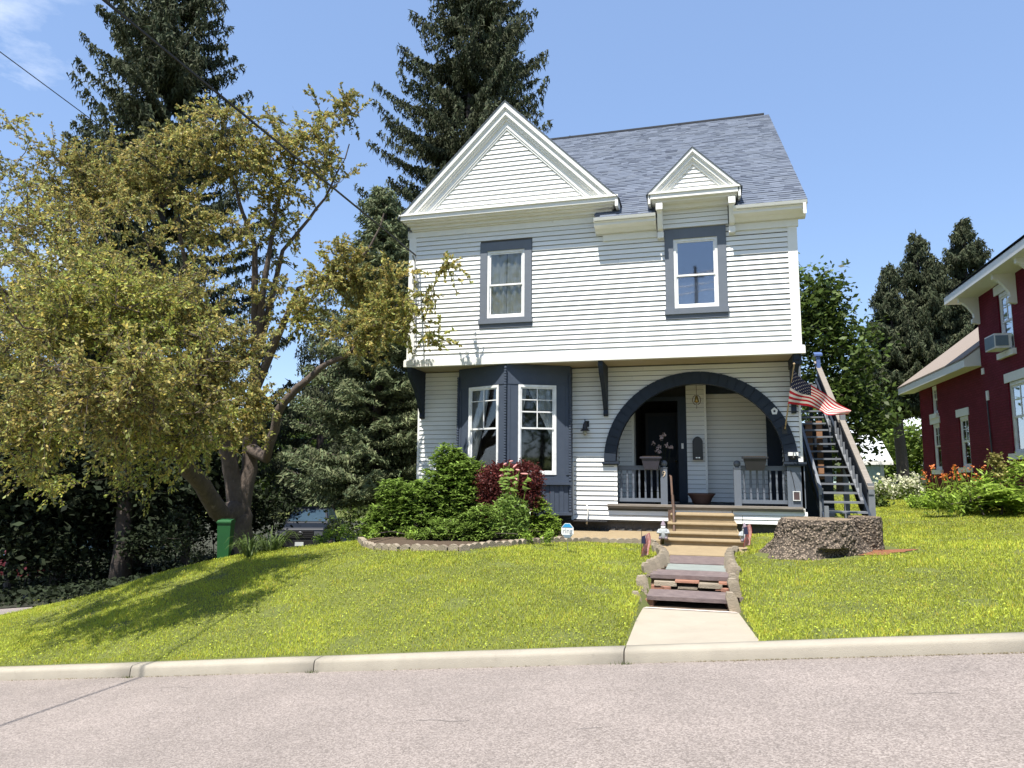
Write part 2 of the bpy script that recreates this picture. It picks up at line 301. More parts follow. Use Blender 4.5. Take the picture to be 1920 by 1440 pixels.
def npobj(name, g, m, parent=None, loc=(0, 0, 0), **props):
    if name == 'petals': props['kind'] = 'stuff'
    org = _origin(parent) if parent is not None else V(*loc)
    v = np.concatenate(g.v)-org; f = np.concatenate(g.f).astype(np.int32); t = np.concatenate(g.t).astype(np.float32)
    k = f.shape[1]; me = bpy.data.meshes.new(name); me.vertices.add(len(v)); me.vertices.foreach_set('co', v.astype(np.float32).ravel())
    me.loops.add(f.size); me.loops.foreach_set('vertex_index', f.ravel()); me.polygons.add(len(f))
    me.polygons.foreach_set('loop_start', np.arange(0, f.size, k, dtype=np.int32))
    try: me.polygons.foreach_set('loop_total', np.full(len(f), k, np.int32))
    except Exception: pass
    a = me.attributes.new('tint', 'FLOAT_COLOR', 'FACE'); a.data.foreach_set('color', np.c_[t, np.ones(len(t))].astype(np.float32).ravel())
    me.update(calc_edges=True); o = link(name, me, m, parent)
    if parent is None: o.location = org
    for kk, val in props.items(): o[kk] = val
    return o
def thing(name, label, cat, loc, group=None):
    o = bpy.data.objects.new(name, None); COL.objects.link(o); o.location = tuple(map(float, loc)); o['label'] = label; o['category'] = cat; o.empty_display_size = .2
    if group: o['group'] = group
    return o
def tag(o, label, cat, group=None):
    o['label'] = label; o['category'] = cat
    if group: o['group'] = group
    return o
def struct(o): o['kind'] = 'structure'; return o
bpy.context.view_layer.update()

# ============================================================ SETTING
def gridobj(name, xs, ys, zf, m, **kw):
    X, Y = np.meshgrid(xs, ys); Z = zf(X, Y); nx, ny = len(xs), len(ys)
    v = np.stack([X, Y, Z], -1).reshape(-1, 3); i = np.arange(nx*ny).reshape(ny, nx)
    f = np.stack([i[:-1, :-1], i[:-1, 1:], i[1:, 1:], i[1:, :-1]], -1).reshape(-1, 4)
    me = bpy.data.meshes.new(name); me.from_pydata(v.tolist(), [], f.tolist()); me.polygons.foreach_set('use_smooth', [True]*len(me.polygons))
    o = link(name, me, m, None); return struct(o)
def zterr(X, Y):
    rz = roadz(np.clip(X, -45, 45)); g = ground_np(X, Y)
    t = np.clip((Y-7.10)/.10, 0, 1); z = (rz-.30)*(1-t)+(g-.0)*t
    # walk is cut into the slope
    w = np.clip(1-(np.abs(X+np.interp(Y, [12.9, 13.5], [.23, .13]))-np.interp(Y, [12.9, 13.5], [.56, .80]))/.12, 0, 1)*np.clip((Y-6.9)/.2, 0, 1)*np.clip((16.4-Y)/.3, 0, 1)
    wz = np.interp(Y, [7.1, 9.7, 9.9, 11.0, 11.2, 14.4, 16.4], [.02, -.18, -.16, -.12, .06, .12, .16])
    return z*(1-w)+np.minimum(z, wz)*w
xs = np.unique(np.r_[-500, -250, -120, -70, np.arange(-45, -16, 1.0), np.arange(-16, 12, .14), np.arange(12, 45, 1.2), 70, 120, 250, 500])
ys = np.unique(np.r_[-300, -120, -40, -10, 0, 5, 6.5, 7.0, 7.08, 7.15, np.arange(7.2, 20, .14), np.arange(20, 60, .9), 80, 120, 200, 300, 500])
ground = gridobj('ground', xs, ys, zterr, M_TURF)
road = gridobj('road', np.r_[-500, -200, -100, np.arange(-45, 46, 1.0), 100, 200, 500], np.r_[-4.5, -2, 0, 3, 5, 6, 6.6, 6.99], lambda X, Y: roadz(np.clip(X, -45, 45))-.012*np.clip(Y-3, 0, 9)*0-.0, M_ROAD)
# sealed crack and litter in the asphalt
def roadstrip(name, pix, w, m, z=.004):
    mb = MB(); P = []
    for px, py in pix:
        d = ray(px, py); t = None
        # plane z = -.015+.1x
        t = (ZE+.015)/(0.1*d[0]-d[2]); P.append(np.array([d[0]*t, d[1]*t, 0]))
    for a, b in zip(P[:-1], P[1:]):
        q = b-a; n = np.array([-q[1], q[0], 0]); n = n/np.linalg.norm(n)*w/2
        mb.add([(*(p[:2]), roadz(p[0])+z) for p in (a-n, b-n, b+n, a+n)], [(0, 1, 2, 3)])
    o = obj(name, mb, m); return o
M_TAR = mat('crack_tar', (.16, .14, .13), .95, (.10, .09, .085), 20)
for k_, pts_ in enumerate(([(780, 1352), (812, 1350), (845, 1353), (880, 1352)], [(1700, 1302), (1760, 1299), (1800, 1301)], [(300, 1290), (330, 1288), (352, 1290)], [(1080, 1368), (1105, 1366), (1128, 1364)])): struct(roadstrip('road_crack', pts_, .006, M_TAR))
# litter in the gutter
mb = MB()
clus = [(-7.9, .5, 60), (-6.6, .35, 90), (-5.6, .25, 60), (-4.9, .6, 40), (-1.9, .3, 30), (-.2, .5, 30), (.35, .25, 120), (1.1, .45, 160), (2.0, .4, 110), (2.6, .2, 80), (-2.9, .2, 20)]
for cx_, sx_, nn_ in clus:
  for k in range(nn_):
    x = random.gauss(cx_, sx_); y = 6.984-abs(random.gauss(0, .016)); z = roadz(x)+.003
    l = random.uniform(.004, .016); a = random.uniform(0, 3.1); c, s_ = math.cos(a)*l, math.sin(a)*l
    mb.add([(x-c, y-s_*.4, z), (x+s_*.3, y-c*.3, z+.004), (x+c, y+s_*.4, z+.008), (x-s_*.3, y+c*.3, z+.002)], [(0, 1, 2, 3)])
for k in range(90):
    x = random.uniform(-9, 5); y = random.uniform(3.5, 6.8); z = roadz(x)+.003; l = random.uniform(.01, .05); a = random.uniform(0, 3.1)
    mb.add([(x, y, z), (x+math.cos(a)*l, y+math.sin(a)*l, z+.004), (x+math.cos(a)*l, y+math.sin(a)*l+.006, z+.004)], [(0, 1, 2)])
litter = obj('leaf_litter', mb, mat('dry_litter', (.16, .12, .05), 1, (.08, .07, .03), 60)); tag(litter, 'dry leaf litter and twigs along the gutter of the road', 'litter'); litter['kind'] = 'stuff'
# kerb segments, each with a rounded lip
kerb = bpy.data.objects.new('kerb', None); COL.objects.link(kerb); struct(kerb)
prof = [(6.975, -.12), (6.985, .0), (6.993, .085), (7.002, .108), (7.018, .119), (7.12, .123), (7.185, .122), (7.19, .10), (7.19, -.12)]
jx = [-45, -36, -27, -18, -14.3, -11.6, -9.0, -6.39, -4.06, -.80, 2.62, 5.8, 9, 12.2, 18, 27, 36, 45]
for a, b in zip(jx[:-1], jx[1:]):
    mb = MB(); a2, b2 = a+.006, b-.006; n = max(1, int((b-a)/.5)); k = len(prof); vs = []
    for i in range(n+1):
        x = a2+(b2-a2)*i/n; wob = random.uniform(-.002, .002) if 0 < i < n else 0
        vs += [(x, y+wob, roadz(x)+z+wob) for y, z in prof]
    fs = [(i*k+j, (i+1)*k+j, (i+1)*k+j+1, i*k+j+1) for i in range(n) for j in range(k-1)]+[tuple(range(k)), tuple(range(n*k, n*k+k))[::-1]]
    mb.add(vs, fs); o = obj('kerb_stone', mb, M_CONC, kerb)
    for p in o.data.polygons: p.use_smooth = len(p.vertices) == 4
wg = MB()
for jx_ in (-6.39, -4.06, -.80, 2.62):
    for k in range(26):
        x = random.gauss(jx_, .04); y = 6.975-random.random()*.03; z = roadz(x); h_ = random.uniform(.01, .045); dx_ = random.uniform(-.02, .02); wg.add([(x-.003, y, z), (x+.003, y, z), (x+dx_, y-random.random()*.02, z+h_)], [(0, 1, 2)])
wg_ = obj('kerb_weeds', wg, M_GDARK); tag(wg_, 'tiny weeds sprouting at the kerb joints', 'weeds'); wg_['kind'] = 'stuff'
# front walk: one concrete slab
mb = MB()
def slab(mb, pts, th):       # pts 4 top corners (x,y,z)
    mb.hexa([(x, y, z-th) for x, y, z in pts]+[tuple(p) for p in pts])
slab(mb, [(-.80, 7.192, .028), (.43, 7.192, .145), (.335, 9.62, -.035), (-.87, 9.62, -.035)], .12)
walk = struct(obj('sidewalk', mb, M_SLAB))

# ============================================================ HOUSE
house = thing('white_house', 'white clapboard two storey house with front gable and blue arched porch behind the lawn', 'house', (-2.45, 22, .45))
Y2, Y1, YL = 15.5, 16.45, 16.45
XL, XR = -6.85, 1.95
FZ = lambda y: frame((0, y, 0), (1, 0, 0), (0, -1, 0))
def cut(iv, holes, z0, z1):
    for h in holes:
        a, b = h(z0, z1) or (None, None)
        if a is None: continue
        out = []
        for s, e in iv:
            if b <= s or a >= e: out.append((s, e)); continue
            if a > s: out.append((s, a))
            if b < e: out.append((b, e))
        iv = out
    return [(s, e) for s, e in iv if e-s > .015]
def rect(a, b, z0, z1): return lambda p, q: (a, b) if (p+q)/2 > z0 and (p+q)/2 < z1 else None
def siding(wall, fr, a, b, z0, z1, ex, holes=(), m=None, lean=.029, tri=None, grey=None):
    """lapped boards, each an object; tri(z) -> (a,b) gives sloping ends"""
    m = m or M_SID; n = int(round((z1-z0)/ex)); ex = (z1-z0)/n
    for i in range(n):
        p = z0+i*ex; q = p+ex
        if tri:
            ia = [(tri(p), tri(q))]
        else:
            ia = [((s, e), (s, e)) for s, e in cut([(a, b)], holes, p, q)]
        for (s0, e0), (s1, e1) in ia:
            w0 = e0-s0
            if w0 < .02: continue
            if w0 > 2.6 and not tri and random.random() < .45:
                xs_p = s0+w0*random.uniform(.25, .75)
                for u0_, u1_ in ((s0, xs_p-.002), (xs_p+.002, e0)):
                    mb = MB(); t_ = p+.003; q_ = q-.005; j = random.uniform(-.003, .003); mb.hexa([fr(u0_, t_, lean+j), fr(u1_, t_, lean+j), fr(u1_, t_, -.004), fr(u0_, t_, -.004), fr(u0_, q_, .003), fr(u1_, q_, .003), fr(u1_, q_, -.004), fr(u0_, q_, -.004)]); obj('clapboard', mb, m, wall)
                continue
            if e1-s1 < .01: mid = (s1+e1)/2; s1, e1 = mid-.005, mid+.005
            mb = MB(); t = p+.003; q = q-.005; j = random.uniform(-.0015, .0015)
            mb.hexa([fr(s0, t, lean+j), fr(e0, t, lean+j), fr(e0, t, -.004), fr(s0, t, -.004), fr(s1, q, .003), fr(e1, q, .003), fr(e1, q, -.004), fr(s1, q, -.004)])
            obj('clapboard', mb, m, wall)
def backing(name, fr, a, b, z0, z1, step, holes=(), th=.12, m=None, tri=None, parent=None):
    mb = MB(); n = max(1, int(round((z1-z0)/step))); step = (z1-z0)/n
    for i in range(n):
        p = z0+i*step; q = p+step
        if tri: s, e = tri(p); s1, e1 = tri(q); ivs = [((s, e), (s1, e1))]
        else: ivs = [((s, e), (s, e)) for s, e in cut([(a, b)], holes, p, q)]
        for (s, e), (s1, e1) in ivs:
            if e-s < .02: continue
            mb.hexa([fr(s, p, -.006), fr(e, p, -.006), fr(e, p, -th), fr(s, p, -th), fr(s1, q, -.006), fr(e1, q, -.006), fr(e1, q, -th), fr(s1, q, -th)])
    return obj(name, mb, m or M_BACK, parent or house)

# --- second floor front wall
f2 = FZ(Y2)
hw1 = rect(-5.03, -3.77, 5.03, 7.09); hw2 = rect(-.77, .53, 5.03, 7.06)
w2 = backing('upper_wall', f2, XL+.02, XR-.02, 4.2, 7.42, .111, [rect(-4.88, -3.93, 5.2, 6.9), rect(-.60, .35, 5.2, 6.86)])
siding(w2, f2, XL+.18, XR-.18, 4.36, 7.36, .1111, [hw1, hw2])
mb = MB()
mb.bxo(f2, XL, XL+.18, 4.34, 7.36, -.02, .028); o = obj('corner_board', mb, M_TRIM, house)
mb = MB(); mb.bxo(f2, XR-.18, XR+.01, 4.34, 7.0, -.02, .028); obj('corner_board', mb, M_TRIM, house)
mb = MB(); mb.bxo(f2, XL-.06, XR+.07, 4.185, 4.335, -.1, .055); mb.bxo(f2, XL-.045, XR+.055, 4.335, 4.36, -.1, .042); obj('water_table_trim', mb, M_TRIMW, house)
# soffit of the overhang (perforated strip)
mb = MB(); mb.box(XL+.02, XR-.02, Y2-.02, 16.6, 4.19, 4.24)
for k in range(52): x = -2.9+k*.095; mb.box(x, x+.012, Y1-.12, Y1-.10, 4.184, 4.19)
obj('soffit', mb, M_SOFF, house)

# --- windows
def window(fr, u0, u1, z0, z1, cas, csill, zr, label=None, grid=None, curtain=None, glass=None, casing=M_GREY, deep=.03, parent=house, wfr=.055, m_in=None, head=None, blind=None):
    """u0..u1, z0..z1 : outer edge of the white frame.  cas: casing width"""
    root = MB(); d = .012
    root.bxo(fr, u0, u0+wfr, z0, z1, -.06, d); root.bxo(fr, u1-wfr, u1, z0, z1, -.06, d)
    root.bxo(fr, u0+wfr, u1-wfr, z1-wfr, z1, -.06, d-.002); root.bxo(fr, u0+wfr, u1-wfr, z0, z0+wfr, -.06, d+.004)
    w = obj('window', root, M_WIN, parent)
    if label: w['label'] = label
    if cas:
        hd = head or cas
        for part in ((u0-cas, u0, z0-.02, z1+hd), (u1, u1+cas, z0-.02, z1+hd), (u0, u1, z1, z1+hd)):
            mb = MB(); mb.bxo(fr, part[0], part[1], part[2], part[3], -.05, .040 if part[1]-part[0] < .5 else .038); obj('casing', mb, casing, w)
    if csill:
        mb = MB(); mb.bxo(fr, u0-cas-.02, u1+cas+.02, z0-csill+.10, z0-.02, -.05, .075); mb.bxo(fr, u0-cas, u1+cas, z0-csill, z0-csill+.10, -.05, .035); obj('sill', mb, casing, w)
    a, b = u0+wfr, u1-wfr
    sw = .032
    for (p, q, dd) in ((zr, z1-wfr, -.008), (z0+wfr, zr+.03, -.030)):
        mb = MB(); mb.bxo(fr, a, a+sw, p, q, dd-.03, dd); mb.bxo(fr, b-sw, b, p, q, dd-.03, dd); mb.bxo(fr, a+sw, b-sw, q-sw, q, dd-.03, dd-.001); mb.bxo(fr, a+sw, b-sw, p, p+sw+.006, dd-.03, dd-.001)
        obj('sash', mb, M_WIN, w)
        mb = MB(); mb.bxo(fr, a+sw, b-sw, p+sw, q-sw, dd-.020, dd-.014); obj('pane', mb, glass or M_GLASS, w)
    if grid:
        mb = MB()
        for (g0, g1, h0, h1) in grid: mb.bxo(fr, g0, g1, h0, h1, -.020, -.004)
        obj('muntin', mb, M_WIN, w)
    if curtain: curtain(fr, a, b, z0+wfr, z1-wfr, w)
    if blind:
        mb = MB(); mb.bxo(fr, a+.02, b-.02, blind[0], blind[1], -.075, -.07); obj('blind', mb, M_BLIND, w)
    # dark room box behind
    return w
def sheet(fr, pts, name, m, w, n=24, amp=.02, folds=6, d0=-.12):
    """curtain between left edge curve and right edge curve given as functions of t (0 top..1 bottom): pts(t)->(uL,uR,z)"""
    mb = MB(); T = 14; vs = []
    for i in range(T+1):
        t = i/T; l, r, z = pts(t)
        for j in range(n+1): u = l+(r-l)*j/n; vs.append(fr(u, z, d0+amp*math.sin(j/n*folds*2*math.pi+1.2*t)))
    k = n+1; mb.add(vs, [(i*k+j, i*k+j+1, (i+1)*k+j+1, (i+1)*k+j) for i in range(T) for j in range(n)]); obj(name, mb, m, w, smooth=True)
def curt_full(fr, a, b, z0, z1, w):
    m = (a+b)/2
    sheet(fr, lambda t: (a, m-.01, z1+(z0-z1)*t), 'curtain', M_CURT, w, 20, .022, 2.6, -.085); sheet(fr, lambda t: (m+.01, b, z1+(z0-z1)*t), 'curtain', M_CURT, w, 20, .022, 2.3, -.085)
def curt_tied(side):
    def f(fr, a, b, z0, z1, w):
        H = z1-z0; W = b-a
        if side == 'R':
            sheet(fr, lambda t: (a-.05, a+W*(.22*(1-t)**1.1)+.0, z1-H*.55*t), 'curtain', M_SHEER, w, 14, .015, 3, -.09)
            sheet(fr, lambda t: (a+W*(.24+.72*min(1, t/.62)**1.05), b+.02, z1-H*.98*t), 'curtain', M_SHEER, w, 20, .02, 4, -.09)
        else:
            sheet(fr, lambda t: (a-.02, a+W*(.62*(1-t)**.8+.04), z1-H*.95*t), 'curtain', M_SHEER, w, 20, .02, 4, -.09)
    return f
window(f2, -4.86, -3.95, 5.27, 6.88, .17, .24, 6.04, 'upper left window with pale curtains and grey casing', curtain=curt_full, head=.20)
window(f2, -.585, .345, 5.27, 6.82, .185, .24, 5.98, 'upper right window below the dormer, reflecting sky', glass=M_GLASSB, head=.23, blind=(5.3, 5.95))
# --- front gable
AX, AZ, BZ = -4.34, 10.34, 7.77
def chev(o0, o1, y0, y1, zb, mb=None, ax=AX, az=AZ, s=1.0):
    mb = mb or MB()
    for sg in (-1, 1):
        P = [(ax, y0, az-o0), (ax, y0, az-o1), (ax+sg*(az-o1-zb)/s, y0, zb), (ax+sg*(az-o0-zb)/s, y0, zb)]
        mb.prism(P, (0, y1-y0, 0))
    return mb
layers = [(0.0, .13, 15.05), (.13, .17, 15.075), (.17, .30, 15.10), (.30, .34, 15.13), (.34, .40, 15.165), (.40, .56, 15.205), (.56, .62, 15.225)]
rk = MB()
for a, b, y in layers: chev(a, b, y, 15.56, BZ, rk)
obj('rake_moulding', rk, M_TRIM, house)
tri = lambda z: (AX-(AZ-.60-z), AX+(AZ-.60-z))
fg = FZ(15.27)
gb = backing('gable_wall', fg, 0, 0, 7.70, 9.74, .2, tri=tri)
siding(gb, fg, 0, 0, 7.84, 9.72, .111, tri=tri)
def cornice(mb, x0, x1, zt, steps, endL=True, endR=True):
    for (dz0, dz1, y, e) in steps: mb.box(x0+(e if endL else 0), x1-(e if endR else 0), y, 15.53, zt-dz1, zt-dz0)
mb = MB(); st = [(0, .035, 15.03, 0), (.035, .13, 15.07, .03), (.13, .16, 15.14, .08), (.16, .20, 15.24, .13), (.20, .27, 15.36, .17), (.27, .30, 15.42, .19), (.30, .44, 15.465, .10)]
cornice(mb, -6.95, -1.73, 7.80, st, True, True)
mb.prism([(-6.90, 15.04, 7.80), (-1.78, 15.04, 7.80), (-1.78, 15.3, 7.84), (-6.90, 15.3, 7.84)], (0, 0, .012))
obj('gable_cornice', mb, M_TRIM, house)
mb = MB(); mb.box(-1.80, -1.735, 15.06, 15.9, 7.55, 7.80); obj('cornice_return', mb, M_TRIM, house)
def gable_roof(ax, az, hw, y0, yb, th, name, ex=.13):
    mb = MB()
    for sg in (-1, 1):
        n = max(2, int(hw*1.414/ex))
        for i in range(n):
            t0, t1 = i/n, (i+1)/n; x0, x1 = ax+sg*hw*t0, ax+sg*hw*t1; z0, z1 = az-hw*t0, az-hw*t1
            yb0 = 15.1+(z0-7.3)/.779+.3
            mb.prism([(x0, y0, z0+.012), (x1, y0, z1+.024), (x1, y0, z1+.0), (x0, y0, z0+.0)], (0, max(yb0, yb)-y0, 0))
    return obj(name, mb, M_SHGL, house)
gable_roof(AX, AZ+.005, 2.64, 15.03, 15.6, .05, 'gable_roof')
# --- main roof
EZ, EY, SL = 7.32, 15.08, .779
RY, RZ = 22.1, 7.32+.779*(22.1-15.08)
mb = MB()
mb.prism([(-6.95, EY+.5, EZ-.03+.5*SL), (2.14, EY+.5, EZ-.03+.5*SL), (2.14, RY, RZ-.03), (-6.95, RY, RZ-.03)], (0, 0, -.10))
mb.prism([(-6.95, 29.1, EZ-.03), (2.14, 29.1, EZ-.03), (2.14, RY, RZ-.03), (-6.95, RY, RZ-.03)], (0, 0, -.10))
mb.prism([(.75, EY, EZ-.03), (2.14, EY, EZ-.03), (2.14, EY+.5, EZ-.03+.5*SL), (.75, EY+.5, EZ-.03+.5*SL)], (0, 0, -.06))
mb.prism([(-2.26, EY, EZ-.03), (-.95, EY, EZ-.03), (-.95, EY+.5, EZ-.03+.5*SL), (-2.26, EY+.5, EZ-.03+.5*SL)], (0, 0, -.06))
roof = obj('roof', mb, M_SHGL, house)
sh = MB(); N = int((RY-EY)*math.hypot(1, SL)/.142); dy = (RY-EY)/N
nrm = V(0, -SL, 1)/math.hypot(1, SL)
pal = [(1, 1, 1.0001), (.97, .98, 1.0), (1.06, 1.07, 1.1), (.66, .68, .74), (1.0, 1.02, 1.06), (1.2, 1.2, 1.22), (.94, .96, 1.0)]
for i in range(N):
    y0 = EY+i*dy; y1 = y0+dy*1.05; z0 = EZ+(y0-EY)*SL; z1 = EZ+(y1-EY)*SL; x = -6.95+random.uniform(0, .2)
    while x < 2.13:
        w = random.uniform(.10, .36); x1 = min(x+w, 2.14); mid = (x+x1)/2
        ok = True
        if y0 < 15.62 and (mid < -2.24 or (-.92 < mid < .72)): ok = False
        if ok:
            hi = random.choice((.003, .006, .012)); a = nrm*(hi+.006); b = nrm*.004; c = nrm*-.01; tnt = random.choice(pal)
            P = [V(x, y0, z0)+a, V(x1, y0, z0)+a, V(x1, y1, z1)+b, V(x, y1, z1)+b, V(x, y0, z0)+c, V(x1, y0, z0)+c]
            sh.add(P, [(0, 1, 2, 3), (4, 5, 1, 0)], tnt)
        x = x1
o = obj('shingles', sh, M_SHGL, house); o['kind'] = 'stuff'
mb = MB(); mb.tube([(-6.9, RY, RZ+.02), (2.0, RY, RZ+.02)], .055, 6); obj('ridge_cap', mb, M_RIDGE, house)
# right eave: crown gutter, bed and frieze, both halves
def eave(x0, x1, ex):
    mb = MB(); P = [(15.04, EZ-.01), (15.06, EZ-.07), (15.12, EZ-.11), (15.13, EZ-.16), (15.30, EZ-.19), (15.36, EZ-.26), (15.50, EZ-.27), (15.52, EZ-.01)]
    mb.prism([(x0, y, z) for y, z in P], (x1-x0, 0, 0)); mb.box(x0+ex[0], x1-ex[1], 15.452, 15.53, EZ-.42, EZ-.27)
    obj('eave_cornice', mb, M_TRIM, house)
eave(-2.28, -.93, (.15, 0)); eave(.68, 2.13, (0, .14))
for P in ([(2.05, 15.06, EZ-.05), (2.05, 15.06, EZ-.30), (2.05, RY, RZ-.30), (2.05, RY, RZ-.05)], [(2.05, 29.1, EZ-.05), (2.05, 29.1, EZ-.30), (2.05, RY, RZ-.301), (2.05, RY, RZ-.051)], [(-6.95, 15.6, EZ+.3), (-6.95, 15.6, EZ+.05), (-6.95, RY, RZ-.30), (-6.95, RY, RZ-.05)]):
    mb = MB(); mb.prism(P, (.06, 0, 0)); obj('verge_board', mb, M_TRIM, house)
# --- dormer above the right window
dx, dz, dh = -.12, 8.67, .95
mb = MB()
for a, b, y in [(0, .09, 14.98), (.09, .12, 15.0), (.12, .21, 15.03), (.21, .25, 15.06), (.25, .33, 15.09)]: chev(a, b, y, 15.56, 7.74, mb, dx, dz)
mb.box(dx-dh+.0, dx+dh-.0, 14.97, 15.53, 7.70, 7.74); mb.box(dx-dh+.02, dx+dh-.02, 15.0, 15.53, 7.60, 7.70); mb.box(dx-dh+.06, dx+dh-.06, 15.1, 15.53, 7.55, 7.60); mb.box(dx-dh+.12, dx+dh-.12, 15.3, 15.53, 7.47, 7.55)
for sg in (-1, 1): xx = dx+sg*(dh-.04); mb.box(min(xx, xx+sg*.05), max(xx, xx+sg*.05), 15.0, 16.0, 7.50, 7.71)
dm = obj('dormer', mb, M_TRIM, house)
tri2 = lambda z: (dx-(dz-.32-z), dx+(dz-.32-z))
fq = FZ(15.14)
g2 = backing('dormer_wall', fq, 0, 0, 7.72, 8.34, .1, tri=tri2); siding(g2, fq, 0, 0, 7.76, 8.34, .105, tri=tri2)
fd = frame((0, Y2-.05, 0), (1, 0, 0), (0, -1, 0))
g3 = backing('dormer_wall', fd, -.84, .60, 7.08, 7.50, .2, th=.5); siding(g3, fd, -.82, .58, 7.06, 7.48, .105)
gable_roof(dx, dz+.005, dh+.05, 14.96, 15.6, .05, 'dormer_roof')
for x in (-.90, .60):   # white scroll brackets
    mb = MB(); P = [(15.02, 7.50), (15.02, 7.40), (15.12, 7.30), (15.20, 7.12), (15.26, 7.02), (15.36, 6.98), (15.38, 6.90), (15.48, 6.88), (15.48, 7.50)]
    mb.prism([(x, y, z) for y, z in P], (.11, 0, 0)); mb.box(x-.015, x+.125, 15.0, 15.1, 7.36, 7.50); mb.box(x-.012, x+.122, 15.34, 15.48, 6.84, 6.97)
    obj('scroll_bracket', mb, M_TRIM, house)

# --- first floor
f1 = FZ(Y1); ACX, AZ0 = -.19, 1.98; AO, BO, AI, BI = 2.09, 2.02, 1.82, 1.75
def archhole(A, B):
    def h(p, q):
        z = (p+q)/2
        if z < AZ0: return (-1.98, 1.67) if z > 1.0 else None
        t = (z-AZ0)/B
        if t >= 1: return None
        w = A*math.sqrt(1-t*t); return (ACX-w, ACX+w)
    return h
bayhole = rect(-5.72, -3.05, .6, 4.2)
pier = rect(1.67, 2.0, .98, 1.93)
w1 = backing('lower_wall', f1, -6.88, XR, .62, 4.19, .055, [archhole(AI+.03, BI+.03), rect(-5.3, -3.5, .8, 4.2)], th=.14)
siding(w1, f1, -6.87, XR, .66, 4.17, .1097, [archhole(AI+.14, BI+.14), bayhole, pier, rect(-2.20, 2.0, .90, 1.02)])
mb = MB(); mb.bxo(f1, XR, XR+.05, .66, 4.17, -.1, .03); mb.bxo(f1, -6.92, -6.87, .66, 4.17, -.1, .03); obj('corner_board', mb, M_TRIM, house)
mb = MB(); mb.bxo(f1, -3.04, -2.99, .64, 1.97, 0, .035); obj('corner_board', mb, M_TRIM, house)
# arch of dark blue blocks
arch = MB(); arch.bxo(f1, 0, .001, 4, 4.001, -.02, -.019)
ar = MB()
for i in range(48):
    t0, t1 = math.pi*i/48, math.pi*(i+1)/48
    P = [f1(ACX+A*math.cos(t), AZ0+B*math.sin(t), -.16) for A, B, t in ((AI, BI, t0), (AO-.004, BO-.004, t0), (AO-.004, BO-.004, t1), (AI, BI, t1))]
    ar.prism(P, (0, -.195, 0))
arch = obj('arch', ar, M_NAVY, house)
NB = 31
for i in range(NB):
    t0, t1 = math.pi*i/NB+.0035, math.pi*(i+1)/NB-.0035; mb = MB(); P = []
    j = random.uniform(0, .012)
    for A, B, ts in ((AI+.0, BI+.0, (t0, (t0+t1)/2, t1)), (AO, BO, (t1, (t0+t1)/2, t0))):
        for t in ts: P.append(f1(ACX+A*math.cos(t), AZ0+B*math.sin(t), .035))
    mb.prism(P, (0, -.030-j*.7, 0)); obj('arch_block', mb, M_NAVY, arch)
mb = MB()
mb.bxo(f1, -2.32, -1.93, 1.925, 1.975, -.05, .10); mb.bxo(f1, -2.30, -1.95, 1.90, 1.925, -.05, .07)
mb.bxo(f1, 1.60, 2.06, 1.925, 1.975, -.05, .10); mb.bxo(f1, 1.62, 2.04, 1.89, 1.925, -.05, .07); obj('arch_cap', mb, M_NAVY, house)
# blue pier on the right
mb = MB(); mb.bxo(f1, 1.67, 2.01, .99, 1.89, -.14, .02); mb.bxo(f1, 1.66, 1.73, .99, 1.89, .02, .03); mb.bxo(f1, 1.95, 2.02, .99, 1.89, .02, .03); obj('porch_pier', mb, M_GREY, house)
mb = MB(); mb.bxo(f1, -2.06, -1.98, 1.02, 1.91, -.14, .005); obj('porch_pier', mb, M_TRIM, house)
# deck nosing
mb = MB(); mb.bxo(f1, -2.20, 1.95, .975, 1.02, -.10, .13); mb.bxo(f1, -2.20, 1.98, .925, .972, -.10, .09); obj('deck_edge', mb, M_WOOD, house)
mb = MB(); mb.box(-2.1, XR-.03, Y1+.1, 20.2, .90, 1.01); obj('porch_floor', mb, M_NAVY, house)
# skirting siding under the porch is proud and bowed a little
sk = backing('skirt', frame((0, Y1-.02, 0), (1, 0, 0), (0, -1, 0)), -.74, 2.02, .64, .90, .13)
siding(sk, frame((0, Y1-.03, 0), (1, 0, 0), (0, -1, 0)), .52, 2.04, .64, .92, .093, lean=.022)
siding(sk, frame((0, Y1-.03, 0), (1, 0, 0), (0, -1, 0)), -.80, .50, .86, .92, .06, lean=.022)
# foundation
mb = MB(); mb.box(-6.85, 1.92, Y1+.10, 16.9, -.6, .66)
o = obj('foundation', mb, M_FOUND, house)
for k in range(26):
    x = -3.0+k*.2+random.uniform(-.02, .02)
    if -.95 < x < .6: continue
    mb = MB(); w = random.uniform(.13, .19); h = random.uniform(.10, .2); y = Y1+.06; mb.hexa([(x, y, .2), (x+w, y+.01, .2), (x+w, Y1+.12, .2), (x, Y1+.12, .2), (x+.02, y+.02, .4+h*.4), (x+w-.02, y, .38+h*.5), (x+w, Y1+.12, .42+h*.4), (x, Y1+.12, .42+h*.4)])
    obj('foundation_stone', mb, M_FOUND, o)
# dark brackets carrying the overhang
def bracket(x):
    mb = MB(); P = [(15.52, 4.185), (15.52, 4.08), (15.62, 3.92), (15.80, 3.78), (15.98, 3.62), (16.16, 3.38), (16.28, 3.20), (16.32, 3.16), (16.30, 3.06), (16.36, 3.02), (16.44, 3.02), (16.44, 4.185)]
    mb.prism([(x, y, z) for y, z in P], (.10, 0, 0)); obj('bracket', mb, M_NAVY, house)
bracket(-6.84); bracket(-2.27); bracket(1.80)
mb = MB(); mb.bxo(f1, 1.78, 1.95, 3.98, 4.185, -.0, .9); obj('soffit_box', mb, M_NAVY, house)
